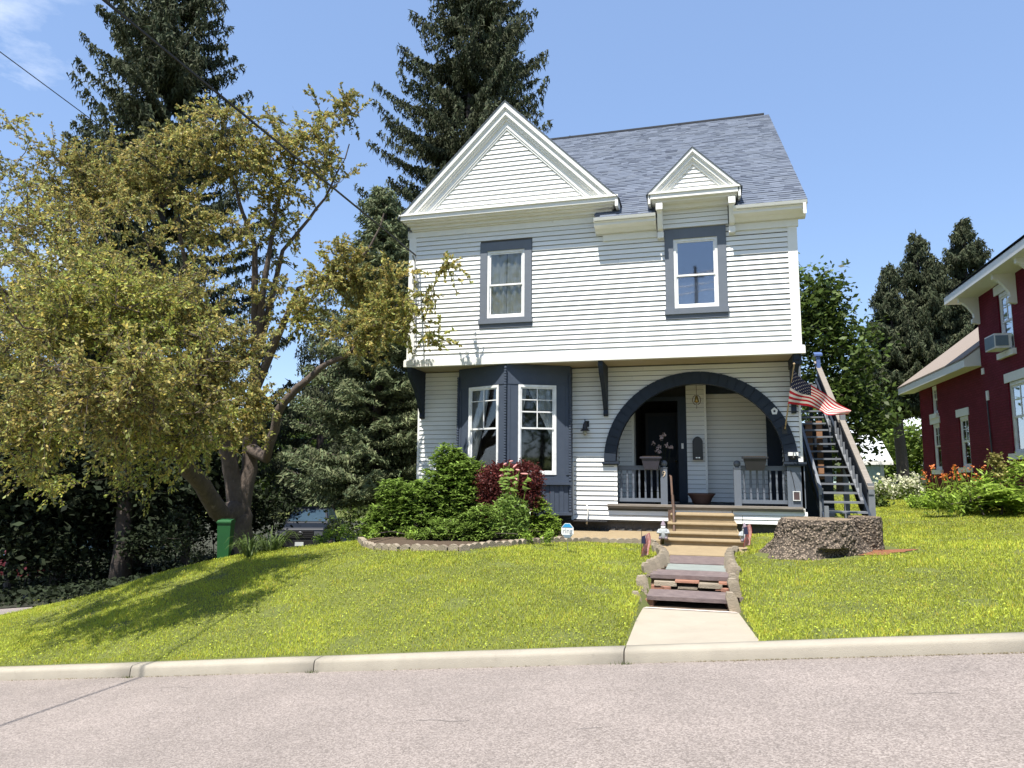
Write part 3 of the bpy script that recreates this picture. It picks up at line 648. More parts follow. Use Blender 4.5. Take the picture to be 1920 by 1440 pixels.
# side, rear walls and interior darkness
mb = MB()
mb.box(XR-.14, XR-.02, Y2+.05, 28.9, 4.2, 7.35); mb.box(XL+.02, XL+.14, Y2+.05, 28.9, 4.2, 7.35); mb.box(XL, XR, 28.8, 28.9, .3, 7.35)
mb.box(XR-.14, XR-.02, 18.4, 28.9, .3, 4.2); mb.box(XL+.02, XL+.14, Y1+.05, 28.9, .3, 4.2)
for x in (XL+.05, XR-.15): mb.prism([(x, Y2+.3, 7.3), (x, RY, RZ-.2), (x, 28.8, 7.3)], (.08, 0, 0))
sw = obj('side_wall', mb, M_SID, house)
for (u0, u1, zz0, zz1) in ((Y2+.02, 28.9, 4.25, 7.33),):
    for sx, nn in ((XR-.02, 1), (XL+.02, -1)):
        fs = frame((sx, 0, 0), (0, 1, 0), (nn, 0, 0)); siding(sw, fs, u0, u1, zz0, zz1, .154)
fs = frame((XL+.02, 0, 0), (0, 1, 0), (-1, 0, 0)); siding(sw, fs, Y1+.02, 28.9, .64, 4.2, .154)
fs = frame((XR-.02, 0, 0), (0, 1, 0), (1, 0, 0)); siding(sw, fs, 18.4, 28.9, .64, 4.2, .154)
mb = MB(); mb.box(XL+.15, XR-.15, 17.0, 17.05, 4.25, 8.5); mb.box(XL+.15, XR-.15, Y2+.12, 18.9, 4.25, 4.30); mb.box(XL+.15, -2.2, 17.6, 17.65, .6, 4.2); mb.box(XL+.15, -2.2, Y1-.3, 18.9, .62, .64)
mb.box(-2.62, -2.5, Y2+.12, 17, 4.3, 7.4)
obj('inner_wall', mb, M_DARK, house)

# --- V shaped bay
AP = V(-4.385, 15.5); ER = V(-3.02, 16.15); EL = V(-5.75, 16.15)
def bayfr(a, b):
    u = (b-a)/np.linalg.norm(b-a); n = V(u[1], -u[0]);
    if n[1] > 0: n = -n
    return frame((a[0], a[1], 0), (u[0], u[1], 0), (n[0], n[1], 0)), np.linalg.norm(b-a)
for a, b, side in ((EL, AP, 'L'), (AP, ER, 'R')):
    fr, LL = bayfr(a, b)
    if side == 'R': w0, w1_ = .19*LL, .785*LL
    else: w0, w1_ = (1-.775)*LL, (1-.14)*LL
    mb = MB()
    zt, zb = 3.72, 1.66
    mb.bxo(fr, 0, LL, zt, 4.183, -.05, 0); mb.bxo(fr, 0, w0, zb, zt, -.05, 0); mb.bxo(fr, w1_, LL, zb, zt, -.05, 0); mb.bxo(fr, 0, LL, .74, zb, -.05, 0)
    mb.bxo(fr, .03, LL-.03, zt+.005, zt+.03, 0, .012)
    bay = obj('bay_front', mb, M_BAY, house)
    for q in (.03, LL-.10): mb = MB(); mb.bxo(fr, q, q+.07, 1.66, 3.70, 0, .014); obj('panel_strip', mb, M_BAY, bay)
    mb = MB(); mb.bxo(fr, -.02, LL+.02, 1.44, 1.50, -.02, .085); mb.bxo(fr, 0, LL, 1.50, 1.60, -.02, .02); mb.bxo(fr, -.02, LL+.02, .76, .82, -.02, .075); obj('bay_ledge', mb, M_BAY, bay)
    nb = 13
    for i in range(nb):
        mb = MB(); u = .05+i*(LL-.1)/nb; mb.bxo(fr, u+.004, u+(LL-.1)/nb-.004, .82, 1.43, -.01, .016+.012*(i % 2)); obj('panel_board', mb, M_BAY, bay)
    gm = (w0+w1_)/2; gr = [(gm-.010, gm+.010, 2.72, zt-.09), (w0+.085, w1_-.085, 3.36, 3.38)]
    if side == 'R': gr.append((w0+.085, w1_-.085, 3.08, 3.11))
    window(fr, w0+.004, w1_-.004, zb+.004, zt-.004, 0, 0, 2.70, 'bay window with tied back curtain, %s facet' % ('left' if side == 'L' else 'right'), grid=gr, curtain=curt_tied(side))
# short returns, roof and floor of the bay, beaded corner columns
mb = MB(); mb.box(-5.755, -5.70, 16.15, Y1+.02, .74, 4.183); mb.box(-3.07, -3.015, 16.15, Y1+.02, .74, 4.183); mb.add([(EL[0], EL[1], .75), (AP[0], AP[1], .75), (ER[0], ER[1], .75), (ER[0], 16.5, .75), (EL[0], 16.5, .75)], [(0, 1, 2, 3, 4)])
obj('bay_return', mb, M_BAY, house)
def beads(x, y, z0, z1, r=.032, pitch=.062, bz=None):
    P = []; z = z0
    while z < z1-pitch:
        P += [(r*.45, z), (r*.95, z+pitch*.22), (r, z+pitch*.5), (r*.95, z+pitch*.78), (r*.45, z+pitch*.97)]; z += pitch
    mb = MB(); mb.lathe(P, (x, y, 0), 8); obj('beaded_column', mb, M_BAY, house, smooth=False)
beads(AP[0], AP[1]-.045, 1.52, 4.16); beads(ER[0]+.005, ER[1]-.03, 1.52, 4.0); beads(EL[0]-.005, EL[1]-.03, 1.52, 4.0); beads(ER[0]+.005, ER[1]-.03, .84, 1.42)

# --- porch interior
YB = 17.9
fb = FZ(YB)
pw = backing('porch_wall', fb, -.46, .0, 1.01, 4.0, .6, th=.5); siding(pw, fb, -.455, -.03, 1.03, 3.98, .1097)
mb = MB(); mb.bxo(fb, -.03, .02, 1.02, 3.98, -.4, .022); obj('corner_board', mb, M_TRIM, house)
fb2 = FZ(18.35)
pw = backing('porch_wall', fb2, .0, 1.45, 1.01, 3.75, .6); siding(pw, fb2, .02, 1.42, 1.03, 3.70, .1097)
mb = MB(); mb.bxo(fb2, 1.42, 1.80, 1.01, 3.9, -.1, .03); obj('porch_post', mb, M_NAVY, house)
mb = MB(); mb.bxo(fb2, .0, 1.8, 3.70, 3.98, -.1, .05); obj('porch_beam', mb, M_NAVY, house)
pw = backing('porch_wall', fb, -2.12, -1.74, 1.01, 4.0, .6); siding(pw, fb, -2.10, -1.78, 1.03, 3.98, .1097)
mb = MB(); mb.bxo(fb, -1.79, -1.73, 1.02, 3.98, -.4, .022); obj('corner_board', mb, M_TRIM, house)
fi = frame((1.76, 0, 0), (0, 1, 0), (-1, 0, 0)); pw = backing('porch_wall', fi, 16.6, 18.4, 1.01, 4.0, .6, m=M_BACK); siding(pw, fi, 16.62, 18.05, 1.03, 3.98, .1097)
fi = frame((-2.12, 0, 0), (0, 1, 0), (1, 0, 0)); pw = backing('porch_wall', fi, 16.6, 17.9, 1.01, 4.0, .6); siding(pw, fi, 16.62, 17.88, 1.03, 3.98, .1097)
mb = MB(); mb.box(-2.15, 1.80, Y1+.10, 20.3, 3.98, 4.04); obj('porch_ceiling', mb, M_SOFF, house)
# recessed entry
mb = MB(); mb.box(-1.85, -1.75, 17.95, 20.0, 1.0, 4.0); mb.box(-.46, -.36, 18.45, 20.0, 1.0, 4.0); mb.box(-1.85, -.36, 19.9, 20.0, 1.0, 4.0); mb.box(-1.75, -.46, 17.93, 17.98, 3.55, 3.98)
obj('entry_wall', mb, M_DARK, house)
mb = MB(); mb.bxo(fb, -.66, -.46, 1.02, 3.60, -.05, .03); mb.bxo(fb, -1.74, -.66, 3.50, 3.60, -.05, .03); df = obj('door_frame', mb, M_NAVY, house)
mb = MB(); mb.box(-1.58, -.70, 19.5, 19.55, 1.02, 3.35); d = obj('door', mb, M_DOOR, house)
for (a, b, p, q) in ((-1.50, -1.18, 1.15, 2.0), (-1.10, -.78, 1.15, 2.0), (-1.50, -.78, 2.15, 3.25)): mb = MB(); mb.box(a, b, 19.47, 19.50, p, q); obj('door_panel', mb, M_NAVY, d)
mb = MB(); mb.lathe([(.0, 0), (.03, .01), (.03, .04), (0, .05)], (-.78, 19.44, 2.02), 8); obj('door_knob', mb, M_BRASS, d)
mb = MB(); mb.box(-1.25, -.66, 17.75, 17.95, 1.01, 1.04); obj('threshold', mb, M_WOOD, house)
mb = MB(); mb.bxo(fb, -.585, -.535, 2.32, 2.45, .03, .05); mb.bxo(fb, -.575, -.545, 2.37, 2.40, .05, .056); db = obj('doorbell', mb, M_PLASW, house)
# railings, each baluster its own
def newel(x, y, z1=1.83):
    mb = MB(); mb.box(x-.075, x+.075, y-.075, y+.075, 1.01, z1); mb.box(x-.085, x+.085, y-.085, y+.085, z1, z1+.02)
    mb.lathe([(.045, 0), (.04, .02), (.06, .04), (.078, .085), (.07, .125), (.04, .155), (.0, .165)], (x, y, z1+.02), 12); return obj('newel_post', mb, M_GREY, house)
def railing(x0, x1, y, n):
    r = bpy.data.objects.new('railing', None); COL.objects.link(r); r.parent = house
    mb = MB(); mb.box(x0, x1, y-.04, y+.04, 1.79, 1.87); obj('top_rail', mb, M_GREY, r); mb = MB(); mb.box(x0, x1, y-.05, y+.05, 1.872, 1.89); obj('rail_cap', mb, M_GREY, r); mb = MB(); mb.box(x0, x1, y-.035, y+.035, 1.07, 1.15); obj('bottom_rail', mb, M_GREY, r)
    for i in range(n):
        x = x0+(i+.5)*(x1-x0)/n; mb = MB(); mb.box(x-.02, x+.02, y-.02, y+.02, 1.15, 1.30); mb.lathe([(.015, 0), (.022, .02), (.017, .06), (.024, .14), (.026, .2), (.019, .30), (.022, .34)], (x, y, 1.30), 8); mb.box(x-.02, x+.02, y-.02, y+.02, 1.64, 1.79)
        obj('baluster', mb, M_GREY, r)
nl = newel(-.945, 16.62); nr = newel(.645, 16.62)
railing(-1.98, -1.02, 16.62, 7); railing(.72, 1.67, 16.62, 7)
# house number 9 on the newel
def text_obj(txt, size, loc, m, parent, name, rot=(R(90), 0, 0), ext=.004, align='CENTER'):
    cu = bpy.data.curves.new(name, 'FONT'); cu.body = txt; cu.size = size; cu.extrude = ext; cu.align_x = align; cu.resolution_u = 3
    o = bpy.data.objects.new(name, cu); COL.objects.link(o); dg = bpy.context.evaluated_depsgraph_get(); me = bpy.data.meshes.new_from_object(o.evaluated_get(dg)); bpy.data.objects.remove(o)
    me.materials.clear(); me.materials.append(m); o = bpy.data.objects.new(name, me); COL.objects.link(o)
    o.rotation_euler = rot; org = _origin(parent) if parent else V(0, 0, 0)
    if parent: o.parent = parent
    o.location = tuple(V(*loc)-org); return o
text_obj('9', .19, (-.945, 16.535, 1.64), mat('number_brass', (.62, .50, .36), .5), nl, 'house_number')

# ============================================================ THINGS ON AND AROUND THE HOUSE
def quick(name, label, cat, m, mb, loc, group=None, smooth=False):
    o = obj(name, mb, m, None, loc, smooth=smooth); return tag(o, label, cat, group)
# wall lantern
t = thing('wall_lantern', 'small black bell-shaped wall lantern between the bay and the arch', 'lantern', (-2.70, Y1, 2.9))
mb = MB(); mb.lathe([(.0, .26), (.012, .25), (.012, .2), (.03, .17), (.05, .10), (.06, .03), (.105, .0), (.105, -.02), (.06, -.02)], (-2.70, Y1-.14, 2.70), 12); obj('shade', mb, M_BLACK, t)
mb = MB(); mb.tube([(-2.66, Y1-.02, 2.86), (-2.64, Y1-.08, 2.90), (-2.69, Y1-.13, 2.90)], .013, 6); mb.box(-2.69, -2.62, Y1-.035, Y1, 2.78, 2.92); obj('arm', mb, M_BLACK, t)
mb = MB(); mb.lathe([(.035, 0), (.045, -.05), (.03, -.11), (0, -.12)], (-2.70, Y1-.14, 2.69), 10); obj('bulb_glass', mb, mat('frosted_glass', (.55, .55, .45), .4, trans=.4), t, smooth=True)
# letter box on the porch column
t = thing('letter_box', 'black arched letter box on the porch column', 'mailbox', (-.20, YB-.03, 2.0))
mb = MB(); P = [(-.32, 2.05), (-.08, 2.05), (-.08, 2.50), (-.11, 2.56), (-.16, 2.60), (-.20, 2.61), (-.24, 2.60), (-.29, 2.56), (-.32, 2.50)]
mb.prism([(x, YB-.16, z) for x, z in P], (0, .13, 0)); obj('case', mb, M_BLACK, t)
mb = MB(); mb.prism([(x*.9-.02, YB-.175, 2.05+(z-2.05)*.72+.13) for x, z in P], (0, .012, 0)); mb.lathe([(0, 0), (.01, 0), (.01, .012), (0, .012)], (-.2, YB-.185, 2.28), 6); obj('flap', mb, M_BLACK, t)
mb = MB(); mb.box(-.25, -.21, YB-.168, YB-.16, 2.085, 2.11); mb.box(-.19, -.15, YB-.168, YB-.16, 2.085, 2.11); obj('vent_slot', mb, M_CHROME, t)
# hanging brass bell with scrolls
t = thing('hanging_bell', 'brass ornamental bell hanging at the head of the arch', 'bell', (-.16, 16.7, 3.75))
mb = MB(); bp = onY(1306, 750, 16.7); bx, bz_ = bp[0], bp[2]
mb.lathe([(.012, .10), (.03, .08), (.045, 0), (.055, -.05), (.03, -.06)], (bx, 16.7, bz_), 12); obj('bell_body', mb, M_BRASS, t, smooth=True)
mb = MB(); mb.tube([(bx, 16.7, 3.97), (bx, 16.7, bz_+.1)], .006, 5)
for s in (-1, 1): mb.tube([(bx+s*.09*math.sin(a), 16.7, bz_+.11*math.cos(a)) for a in np.linspace(.2, 2.9, 9)], .009, 5)
mb.tube([(bx, 16.7, bz_-.06), (bx, 16.7, bz_-.2)], .006, 5); obj('scroll_frame', mb, M_IRON, t)
# planters on the rail
def planter(x, w, label, m):
    t = thing('rail_planter', label, 'planter', (x, 16.6, 1.88), 'planters hooked on the porch rails')
    mb = MB(); a, b = w/2, w/2-.06; mb.hexa([(x-b, 16.42, 1.80), (x+b, 16.42, 1.80), (x+b, 16.60, 1.80), (x-b, 16.60, 1.80), (x-a, 16.38, 2.05), (x+a, 16.38, 2.05), (x+a, 16.64, 2.05), (x-a, 16.64, 2.05)]); obj('trough', mb, m, t)
    mb = MB(); mb.box(x-a-.03, x+a+.03, 16.36, 16.66, 2.05, 2.09); obj('rim', mb, m, t); mb = MB(); mb.box(x-a+.02, x+a-.02, 16.40, 16.62, 2.091, 2.10); obj('potting_soil', mb, M_MULCH, t)
    return t
planter(-1.22, .42, 'plum grey trough planter on the left porch rail beside the numbered post', M_POT); planter(1.02, .48, 'black empty trough planter on the right porch rail', M_BLACK)
# white hydrangea like blooms standing behind the left planter
t = thing('potted_flowers', 'pale pink blooms standing in the dark doorway behind the left planter', 'flowers', (-1.1, 17.3, 1.02))
mb = MB()
FL = [(1226, 830), (1236, 838), (1246, 815), (1240, 822), (1249, 835), (1258, 838), (1236, 848), (1232, 845)]
for px, py in FL: p = onY(px, py, 17.2); mb.tube([(-1.1, 17.2, 1.3), ((-1.1+p[0])/2+.03, 17.2, (1.3+p[2])/2), p], .006, 4)
mb.lathe([(.10, 0), (.13, .28), (.14, .3), (.12, .3)], (-1.1, 17.2, 1.01), 12); obj('stem', mb, M_DKL, t)
for px, py in FL:
    p = onY(px, py, 17.2); g = NP(); n = 26; c = p+rng.normal(0, .025, (n, 3)); a = rng.normal(0, 1, (n, 3)); a /= np.linalg.norm(a, axis=1)[:, None]; b = np.cross(a, rng.normal(0, 1, (n, 3))); b /= np.linalg.norm(b, axis=1)[:, None]
    q = np.stack([c-a*.02, c-b*.016, c+a*.02, c+b*.016], 1); g.quads(q, np.ones((n, 3))); npobj('bloom', g, mat('pale_bloom', (.55, .42, .40), .8), t) if 'pale_bloom' not in MATS else npobj('bloom', g, MATS['pale_bloom'], t)
# brown bowl pot on the porch floor
t = thing('brown_pot', 'wide brown bowl pot on the porch floor below the letter box', 'pot', (-.14, 17.2, 1.01))
mb = MB(); mb.lathe([(.0, 0), (.17, 0), (.20, .04), (.24, .14), (.30, .22), (.32, .24), (.31, .255), (.27, .24), (.20, .12), (0, .10)], (-.14, 17.2, 1.01), 18); obj('bowl', mb, M_POTB, t, smooth=True)
# flag in its bracket on the arch
t = thing('house_flag', 'american flag flying from a wooden pole bracketed to the arch', 'flag', (1.60, 16.3, 2.6))
A0 = onY(1472, 804, 16.28); A1 = onY(1489, 684, 15.3)
mb = MB(); mb.tube([A0, A1], .014, 8); mb.lathe([(0, 0), (.022, .01), (.022, .03), (0, .045)], tuple(A1), 8); obj('pole', mb, M_POLE, t)
mb = MB(); mb.tube([A0+V(0, .12, -.03), A0+(A1-A0)*.06], .022, 8); mb.box(A0[0]-.05, A0[0]+.05, 16.36, 16.43, A0[2]-.1, A0[2]+.08); obj('bracket', mb, M_BLACK, t)
TOP = [(1488, 692, 15.35), (1500, 706, 15.25), (1520, 722, 15.1), (1545, 738, 15.2), (1571, 754, 15.0), (1597, 769, 15.15)]
BOT = [(1477, 757, 15.80), (1500, 760, 15.65), (1520, 762, 15.55), (1540, 770, 15.15), (1552, 779, 14.95), (1590, 777, 15.1)]
TOPw = [onY(*p) for p in TOP]; BOTw = [onY(*p) for p in BOT]
def crv(P, s):
    s = min(max(s, 0), .9999)*(len(P)-1); i = int(s); f = s-i; p0 = P[max(i-1, 0)]; p1 = P[i]; p2 = P[i+1]; p3 = P[min(i+2, len(P)-1)]
    return .5*((2*p1)+(-p0+p2)*f+(2*p0-5*p1+4*p2-p3)*f*f+(-p0+3*p1-3*p2+p3)*f**3)
def flagpt(u, v):
    a = crv(TOPw, u); b = crv(BOTw, u); p = a+(b-a)*v; p = p+V(.0, .09*math.sin(u*9+v*3.5)*(.25+u), .02*math.sin(u*12+v*4)*math.sin(v*3.14)); return p
NU = 30
for nm, mm, sel in (('red_stripe', M_FR, 0), ('white_stripe', M_FW, 1)):
    for k in range(13):
        if k % 2 != sel: continue
        mb = MB(); u0 = .40 if k < 7 else 0.0; n = int(NU*(1-u0))+1; vs = []
        for i in range(n+1):
            u = u0+(1-u0)*i/n
            for j in range(3): vs.append(flagpt(u, (k+j/2)/13))
        mb.add(vs, [(i*3+j, i*3+j+1, (i+1)*3+j+1, (i+1)*3+j) for i in range(n) for j in range(2)]); obj(nm, mb, mm, t, smooth=True)
mb = MB(); vs = [flagpt(.40*i/12, 7/13*j/8) for i in range(13) for j in range(9)]; mb.add(vs, [(i*9+j, i*9+j+1, (i+1)*9+j+1, (i+1)*9+j) for i in range(12) for j in range(8)]); ct = obj('canton', mb, M_FB, t, smooth=True)
for r_ in range(9):
    for c_ in range(6 if r_ % 2 == 0 else 5):
        u = .40*((c_+.5+(0 if r_ % 2 == 0 else .5))/6); v = 7/13*(r_+.6)/9.2; mb = MB(); P = []
        for q in range(10):
            rr = .024 if q % 2 == 0 else .010; an = q*math.pi/5; P.append(flagpt(u+rr*math.sin(an)*.55, v-rr*math.cos(an)*1.1)+V(0, -.006, 0))
        mb.add(P+[flagpt(u, v)+V(0, -.006, 0)], [(q, (q+1) % 10, 10) for q in range(10)]); obj('star', mb, M_FW, ct)
# small fittings on the arch and pier
p = onY(1452, 771, Y1-.06)
t = thing('star_ornament', 'small white pentagon ornament with a star-shaped hole on the arch', 'ornament', (p[0], Y1-.05, p[2]))
mb = MB(); P = []
for q in range(5): P.append((p[0]+.075*math.sin(q*2*math.pi/5), Y1-.075, p[2]+.085*math.cos(q*2*math.pi/5)))
Q = [(p[0]+.028*math.sin(q*2*math.pi/5), Y1-.075, p[2]+.03*math.cos(q*2*math.pi/5)) for q in range(5)]
for q in range(5): a, b = q, (q+1) % 5; mb.prism([P[a], P[b], Q[b], Q[a]], (0, .02, 0))
obj('plate', mb, M_PLASW, t); mb = MB(); mb.tube([(p[0], Y1-.06, p[2]+.08), (p[0], Y1-.06, p[2]+.13)], .006, 5); obj('hook', mb, M_PLASW, t)
p = onY(1487, 852, Y1-.1)
t = thing('security_light', 'twin head security light above the right pier cap', 'light', (p[0], Y1-.05, p[2]))
mb = MB()
for s in (-.055, .055): mb.box(p[0]+s-.045, p[0]+s+.045, Y1-.16, Y1-.05, p[2]-.03, p[2]+.045)
obj('lamp_head', mb, M_PLASW, t); mb = MB(); mb.lathe([(.05, 0), (.06, .03), (.04, .08), (0, .09)], (p[0], Y1-.08, p[2]-.1), 10); obj('sensor', mb, M_BLACK, t)
p = onY(1494, 930, Y1-.06)
t = thing('solar_panel', 'small white framed solar panel on the right porch pier', 'solar panel', (p[0], Y1-.03, p[2]))
mb = MB(); w, h = .075, .10; fr = FZ(Y1-.035)
for a in ((-w, -w+.015, -h, h), (w-.015, w, -h, h), (-w+.015, w-.015, h-.015, h), (-w+.015, w-.015, -h, -h+.015)): mb.bxo(fr, p[0]+a[0], p[0]+a[1], p[2]+a[2], p[2]+a[3], 0, .022)
obj('frame', mb, M_PLASW, t); mb = MB(); mb.bxo(fr, p[0]-w+.015, p[0]+w-.015, p[2]-h+.015, p[2]+h-.015, 0, .014); obj('cell', mb, mat('solar_cell', (.09, .06, .06), .2), t)
mb = MB(); mb.tube([(p[0]-.02, Y1-.03, p[2]+.10), (p[0]-.06, Y1-.035, 1.62), (p[0]-.10, Y1-.03, 1.80)], .006, 5); obj('cable', mb, M_BLACK, t)
# white curved pipe at the skirt and its outlet
p = onY(1101, 950, Y1-.05)
mb = MB(); mb.tube([(p[0]-.02, Y1-.03, 1.0), (p[0], Y1-.08, .97), (p[0]+.02, Y1-.07, .85), (p[0]+.01, Y1-.08, .70), (p[0]-.01, Y1-.08, .55)], [.016, .018, .016, .016, .024], 8); quick('vent_pipe', 'thin white pipe hooked down the siding left of the porch', 'pipe', M_PVC, mb, (p[0], Y1-.08, .55), smooth=True)
# downspout elbow below the right end of the overhang
mb = MB(); p = onY(1489, 690, 15.9); mb.tube([(p[0]+.06, 15.95, 4.15), (p[0]+.05, 15.9, 3.95), (p[0]+.06, 16.0, 3.7), (p[0]+.10, 16.38, 3.55), (p[0]+.10, 16.40, 3.2)], .035, 8); quick('downspout', 'white downspout elbow under the right corner of the overhang', 'downspout', M_PVC, mb, (p[0]+.1, 16.4, 3.2), smooth=True)
# electrical mast and service bracket at the left corner
mb = MB(); mb.tube([(-6.62, 15.42, 4.2), (-6.62, 15.42, 4.9)], .008, 5); mb.tube([(-6.62, 15.42, 4.9), (-6.64, 15.42, 5.9), (-6.66, 15.40, 6.75)], .016, 6); mb.tube([(-6.66, 15.4, 6.75), (-6.70, 15.34, 6.88), (-6.62, 15.28, 6.90), (-6.58, 15.30, 6.80)], .022, 6)
mb.box(-6.72, -6.58, 15.38, 15.46, 6.2, 6.32); mb.tube([(-6.66, 15.4, 6.3), (-6.60, 15.36, 6.0), (-6.68, 15.38, 5.6), (-6.62, 15.4, 5.3)], .012, 5)
quick('service_mast', 'thin grey electrical service conduit at the upper left corner of the house', 'conduit', mat('conduit_grey', (.30, .30, .29), .6), mb, (-6.62, 15.42, 4.2))
def wire(name, label, a, b, sag, r):
    mb = MB(); a = V(*a); b = V(*b); mb.tube([a+(b-a)*t-V(0, 0, 4*sag*t*(1-t)) for t in np.linspace(0, 1, 26)], r, 5); return quick(name, label, 'wire', M_BLACK, mb, tuple(b), 'overhead wires')
q1 = onX(118, 0, -6.95); q2 = onX(600, 390, -6.80)
dirn = (q1-q2); A = q1+dirn*2.0
wire('service_wire', 'thick twisted service wire crossing the cherry tree to the house corner', (A[0], A[1], A[2]), (-6.60, 15.30, 6.86), .0, .021)
q1 = onX(0, 97, -11.0); q2 = onX(135, 197, -11.0); dd = (q2-q1)/np.linalg.norm(q2-q1); A = q1-dd*6; B = q2+dd*9
wire('telephone_wire', 'thin single wire vanishing into the tall spruce at upper left', A, B, 0, .009)

# concrete steps to the porch
t = thing('concrete_steps', 'tan pebbly concrete steps rising to the porch deck', 'steps', (-.14, 15.2, .3))
hs = [(14.72, .42, -.86, .66), (15.02, .53, -.84, .60), (15.34, .70, -.82, .56), (15.66, .87, -.77, .52)]
for i, (y, z, a, b) in enumerate(hs):
    mb = MB(); P = [(y+.035, z-.19), (y+.035, z-.055), (y+.0, z-.05), (y-.012, z-.03), (y-.005, z-.006), (y+.02, z), (Y1+.04, z), (Y1+.04, z-.19)]
    mb.prism([(a, p, q-i*.0005) for p, q in P], (b-a, 0, 0)); obj('step', mb, M_STEP, t)
# landing pad of concrete and the slate platform in front
mb = MB(); slab(mb, [(-.92, 13.55, .235), (.68, 13.55, .24), (.74, 14.78, .30), (-.96, 14.78, .30)], .15); landing = struct(obj('path', mb, M_STEP))
t = thing('flagstone_steps', 'low steps of purple slate slabs and loose bricks climbing to the landing', 'steps', (-.15, 11.5, .2))
def flag(x0, x1, y0, y1, z, th, m, skew=0, name='slate_slab', lab=None, tz=0):
    mb = MB(); n = 7
    top = []; 
    for i in range(n+1): top.append((x0+(x1-x0)*i/n, y0+random.uniform(-.018, .018)+skew*i/n))
    for i in range(n, -1, -1): top.append((x0+(x1-x0)*i/n, y1+random.uniform(-.015, .015)))
    mb.prism([(x, y, z-th+tz*(y-y0)) for x, y in top], (0, 0, th)); o = obj(name, mb, m, t)
    if lab: o['label'] = lab
flag(-.85, .37, 10.95, 11.52, .215, .055, M_SLATE, .02, lab='purple front slab of the upper platform', tz=.01)
flag(-.66, .24, 11.54, 12.30, .222, .05, M_SLATEG, lab='grey green slate slab'); flag(-.68, .26, 12.33, 13.50, .232, .05, M_SLATE)
flag(-.83, .24, 9.98, 10.62, .055, .05, M_SLATE, .01, lab='purple lower slab')
def brk(x0, x1, y0, y1, z0, z1, rot=0, m=None):
    x0, x1 = -.83+(x0+.83)*.80, -.83+(x1+.83)*.80
    mb = MB(); c = ((x0+x1)/2, (y0+y1)/2); P = [(x0, y0), (x1, y0), (x1, y1), (x0, y1)]
    P = [(c[0]+(x-c[0])*math.cos(rot)-(y-c[1])*math.sin(rot), c[1]+(x-c[0])*math.sin(rot)+(y-c[1])*math.cos(rot)) for x, y in P]
    mb.hexa([(x, y, z0) for x, y in P]+[(x+random.uniform(-.006, .006), y+.004, z1+random.uniform(-.006, .006)) for x, y in P]); obj('brick', mb, m or M_BRK, t)
for (a, b, z0, z1, mm) in ((-.78, -.38, .075, .13, M_STONE), (-.40, .02, .130, .16, M_BRK), (-.36, -.02, .04, .075, M_STONE), (.0, .42, .075, .13, M_STONE), (.36, .60, .13, .16, M_BRK), (-.83, -.5, .0, .07, M_BRK), (.30, .62, .05, .072, M_BRK)):
    brk(a, b, 10.78+random.uniform(-.04, .04), 10.98, z0, z1, random.uniform(-.06, .06), mm)
brk(-.62, -.50, 10.62, 10.74, .055, .09, .5); brk(.42, .52, 10.60, 10.7, .055, .10, .8); brk(.56, .66, 10.5, 10.62, .05, .10, 1.2)
for (x0, x1, y0, z0, z1, mm) in ((-.84, -.70, 10.02, -.10, .0, M_BRK), (.46, .60, 10.02, -.12, -.0, M_BRK), (-.95, -.86, 10.2, -.02, .04, M_SLATE), (.66, .78, 10.2, .0, .05, M_SLATE), (-1.02, -.9, 11.05, .12, .17, M_SLATE), (.70, .80, 11.1, .16, .2, M_SLATE)): brk(x0, x1, y0, y0+.3, z0, z1, random.uniform(-.2, .2), mm)
# dark earth behind the slabs and dust of plaster at the foot
mb = MB(); mb.box(-.82, .24, 10.35, 10.6, -.25, .0); mb.box(-.84, .34, 10.97, 11.4, -.1, .155); obj('earth_fill', mb, M_MULCH, t)
mb = MB(); mb.add([(-.84, 9.55, -.026), (.33, 9.55, -.026), (.30, 9.82, -.06), (-.82, 9.82, -.06)], [(0, 1, 2, 3)])
o = obj('limewash', mb, mat('white_chips', (.75, .70, .64), .9, (.45, .32, .26), 22, .5), t)
mb = MB(); ys_ = np.linspace(9.64, 14.9, 28); top = [(x_, y_, float(np.interp(y_, [9.64, 10.4, 10.9, 11.1, 14.9], [-.09, -.06, .04, .13, .2]))+random.uniform(-.01, .01)) for y_ in ys_ for x_ in ((-.98, -.6, -.2, .1, .46) if y_ < 13.3 else (-1.02, -.6, 0, .5, .78))]
mb.add(top, [(i*5+k, i*5+k+1, i*5+k+6, i*5+k+5) for i in range(27) for k in range(4)]); struct(obj('soil', mb, M_MULCH))  # dark soil sheet also stands in for shadow below the slabs
# edging stones
def edging(name, label, pts, size, lean=0, grp=None, m=M_STONE, z_off=0.0, rnd_=.02, tall=1.0):
    base = pts[0]; tt = thing(name, label, 'edging', base, grp)
    for i, (x, y, z) in enumerate(pts):
        nx, ny = pts[min(i+1, len(pts)-1)][:2]; px_, py_ = pts[max(i-1, 0)][:2]; a = math.atan2(ny-py_, nx-px_)+random.uniform(-.1, .1)
        l, w, h = size[0]/2, size[1]/2, size[2]*random.uniform(.9, 1.1)*tall; c, s = math.cos(a), math.sin(a)
        def T(u, v, q): return (x+u*c-v*s+lean*q*c, y+u*s+v*c+lean*q*s, z+z_off+q)
        mb = MB(); P = [(-l, -.06), (-l, h*.62), (-l*.6, h*.9), (0, h), (l*.6, h*.9), (l, h*.62), (l, -.06)]
        mb.prism([T(u, -w, q) for u, q in P], (V(*T(0, w, 0))-V(*T(0, -w, 0)))); obj('edging_stone', mb, m, tt)
    return tt
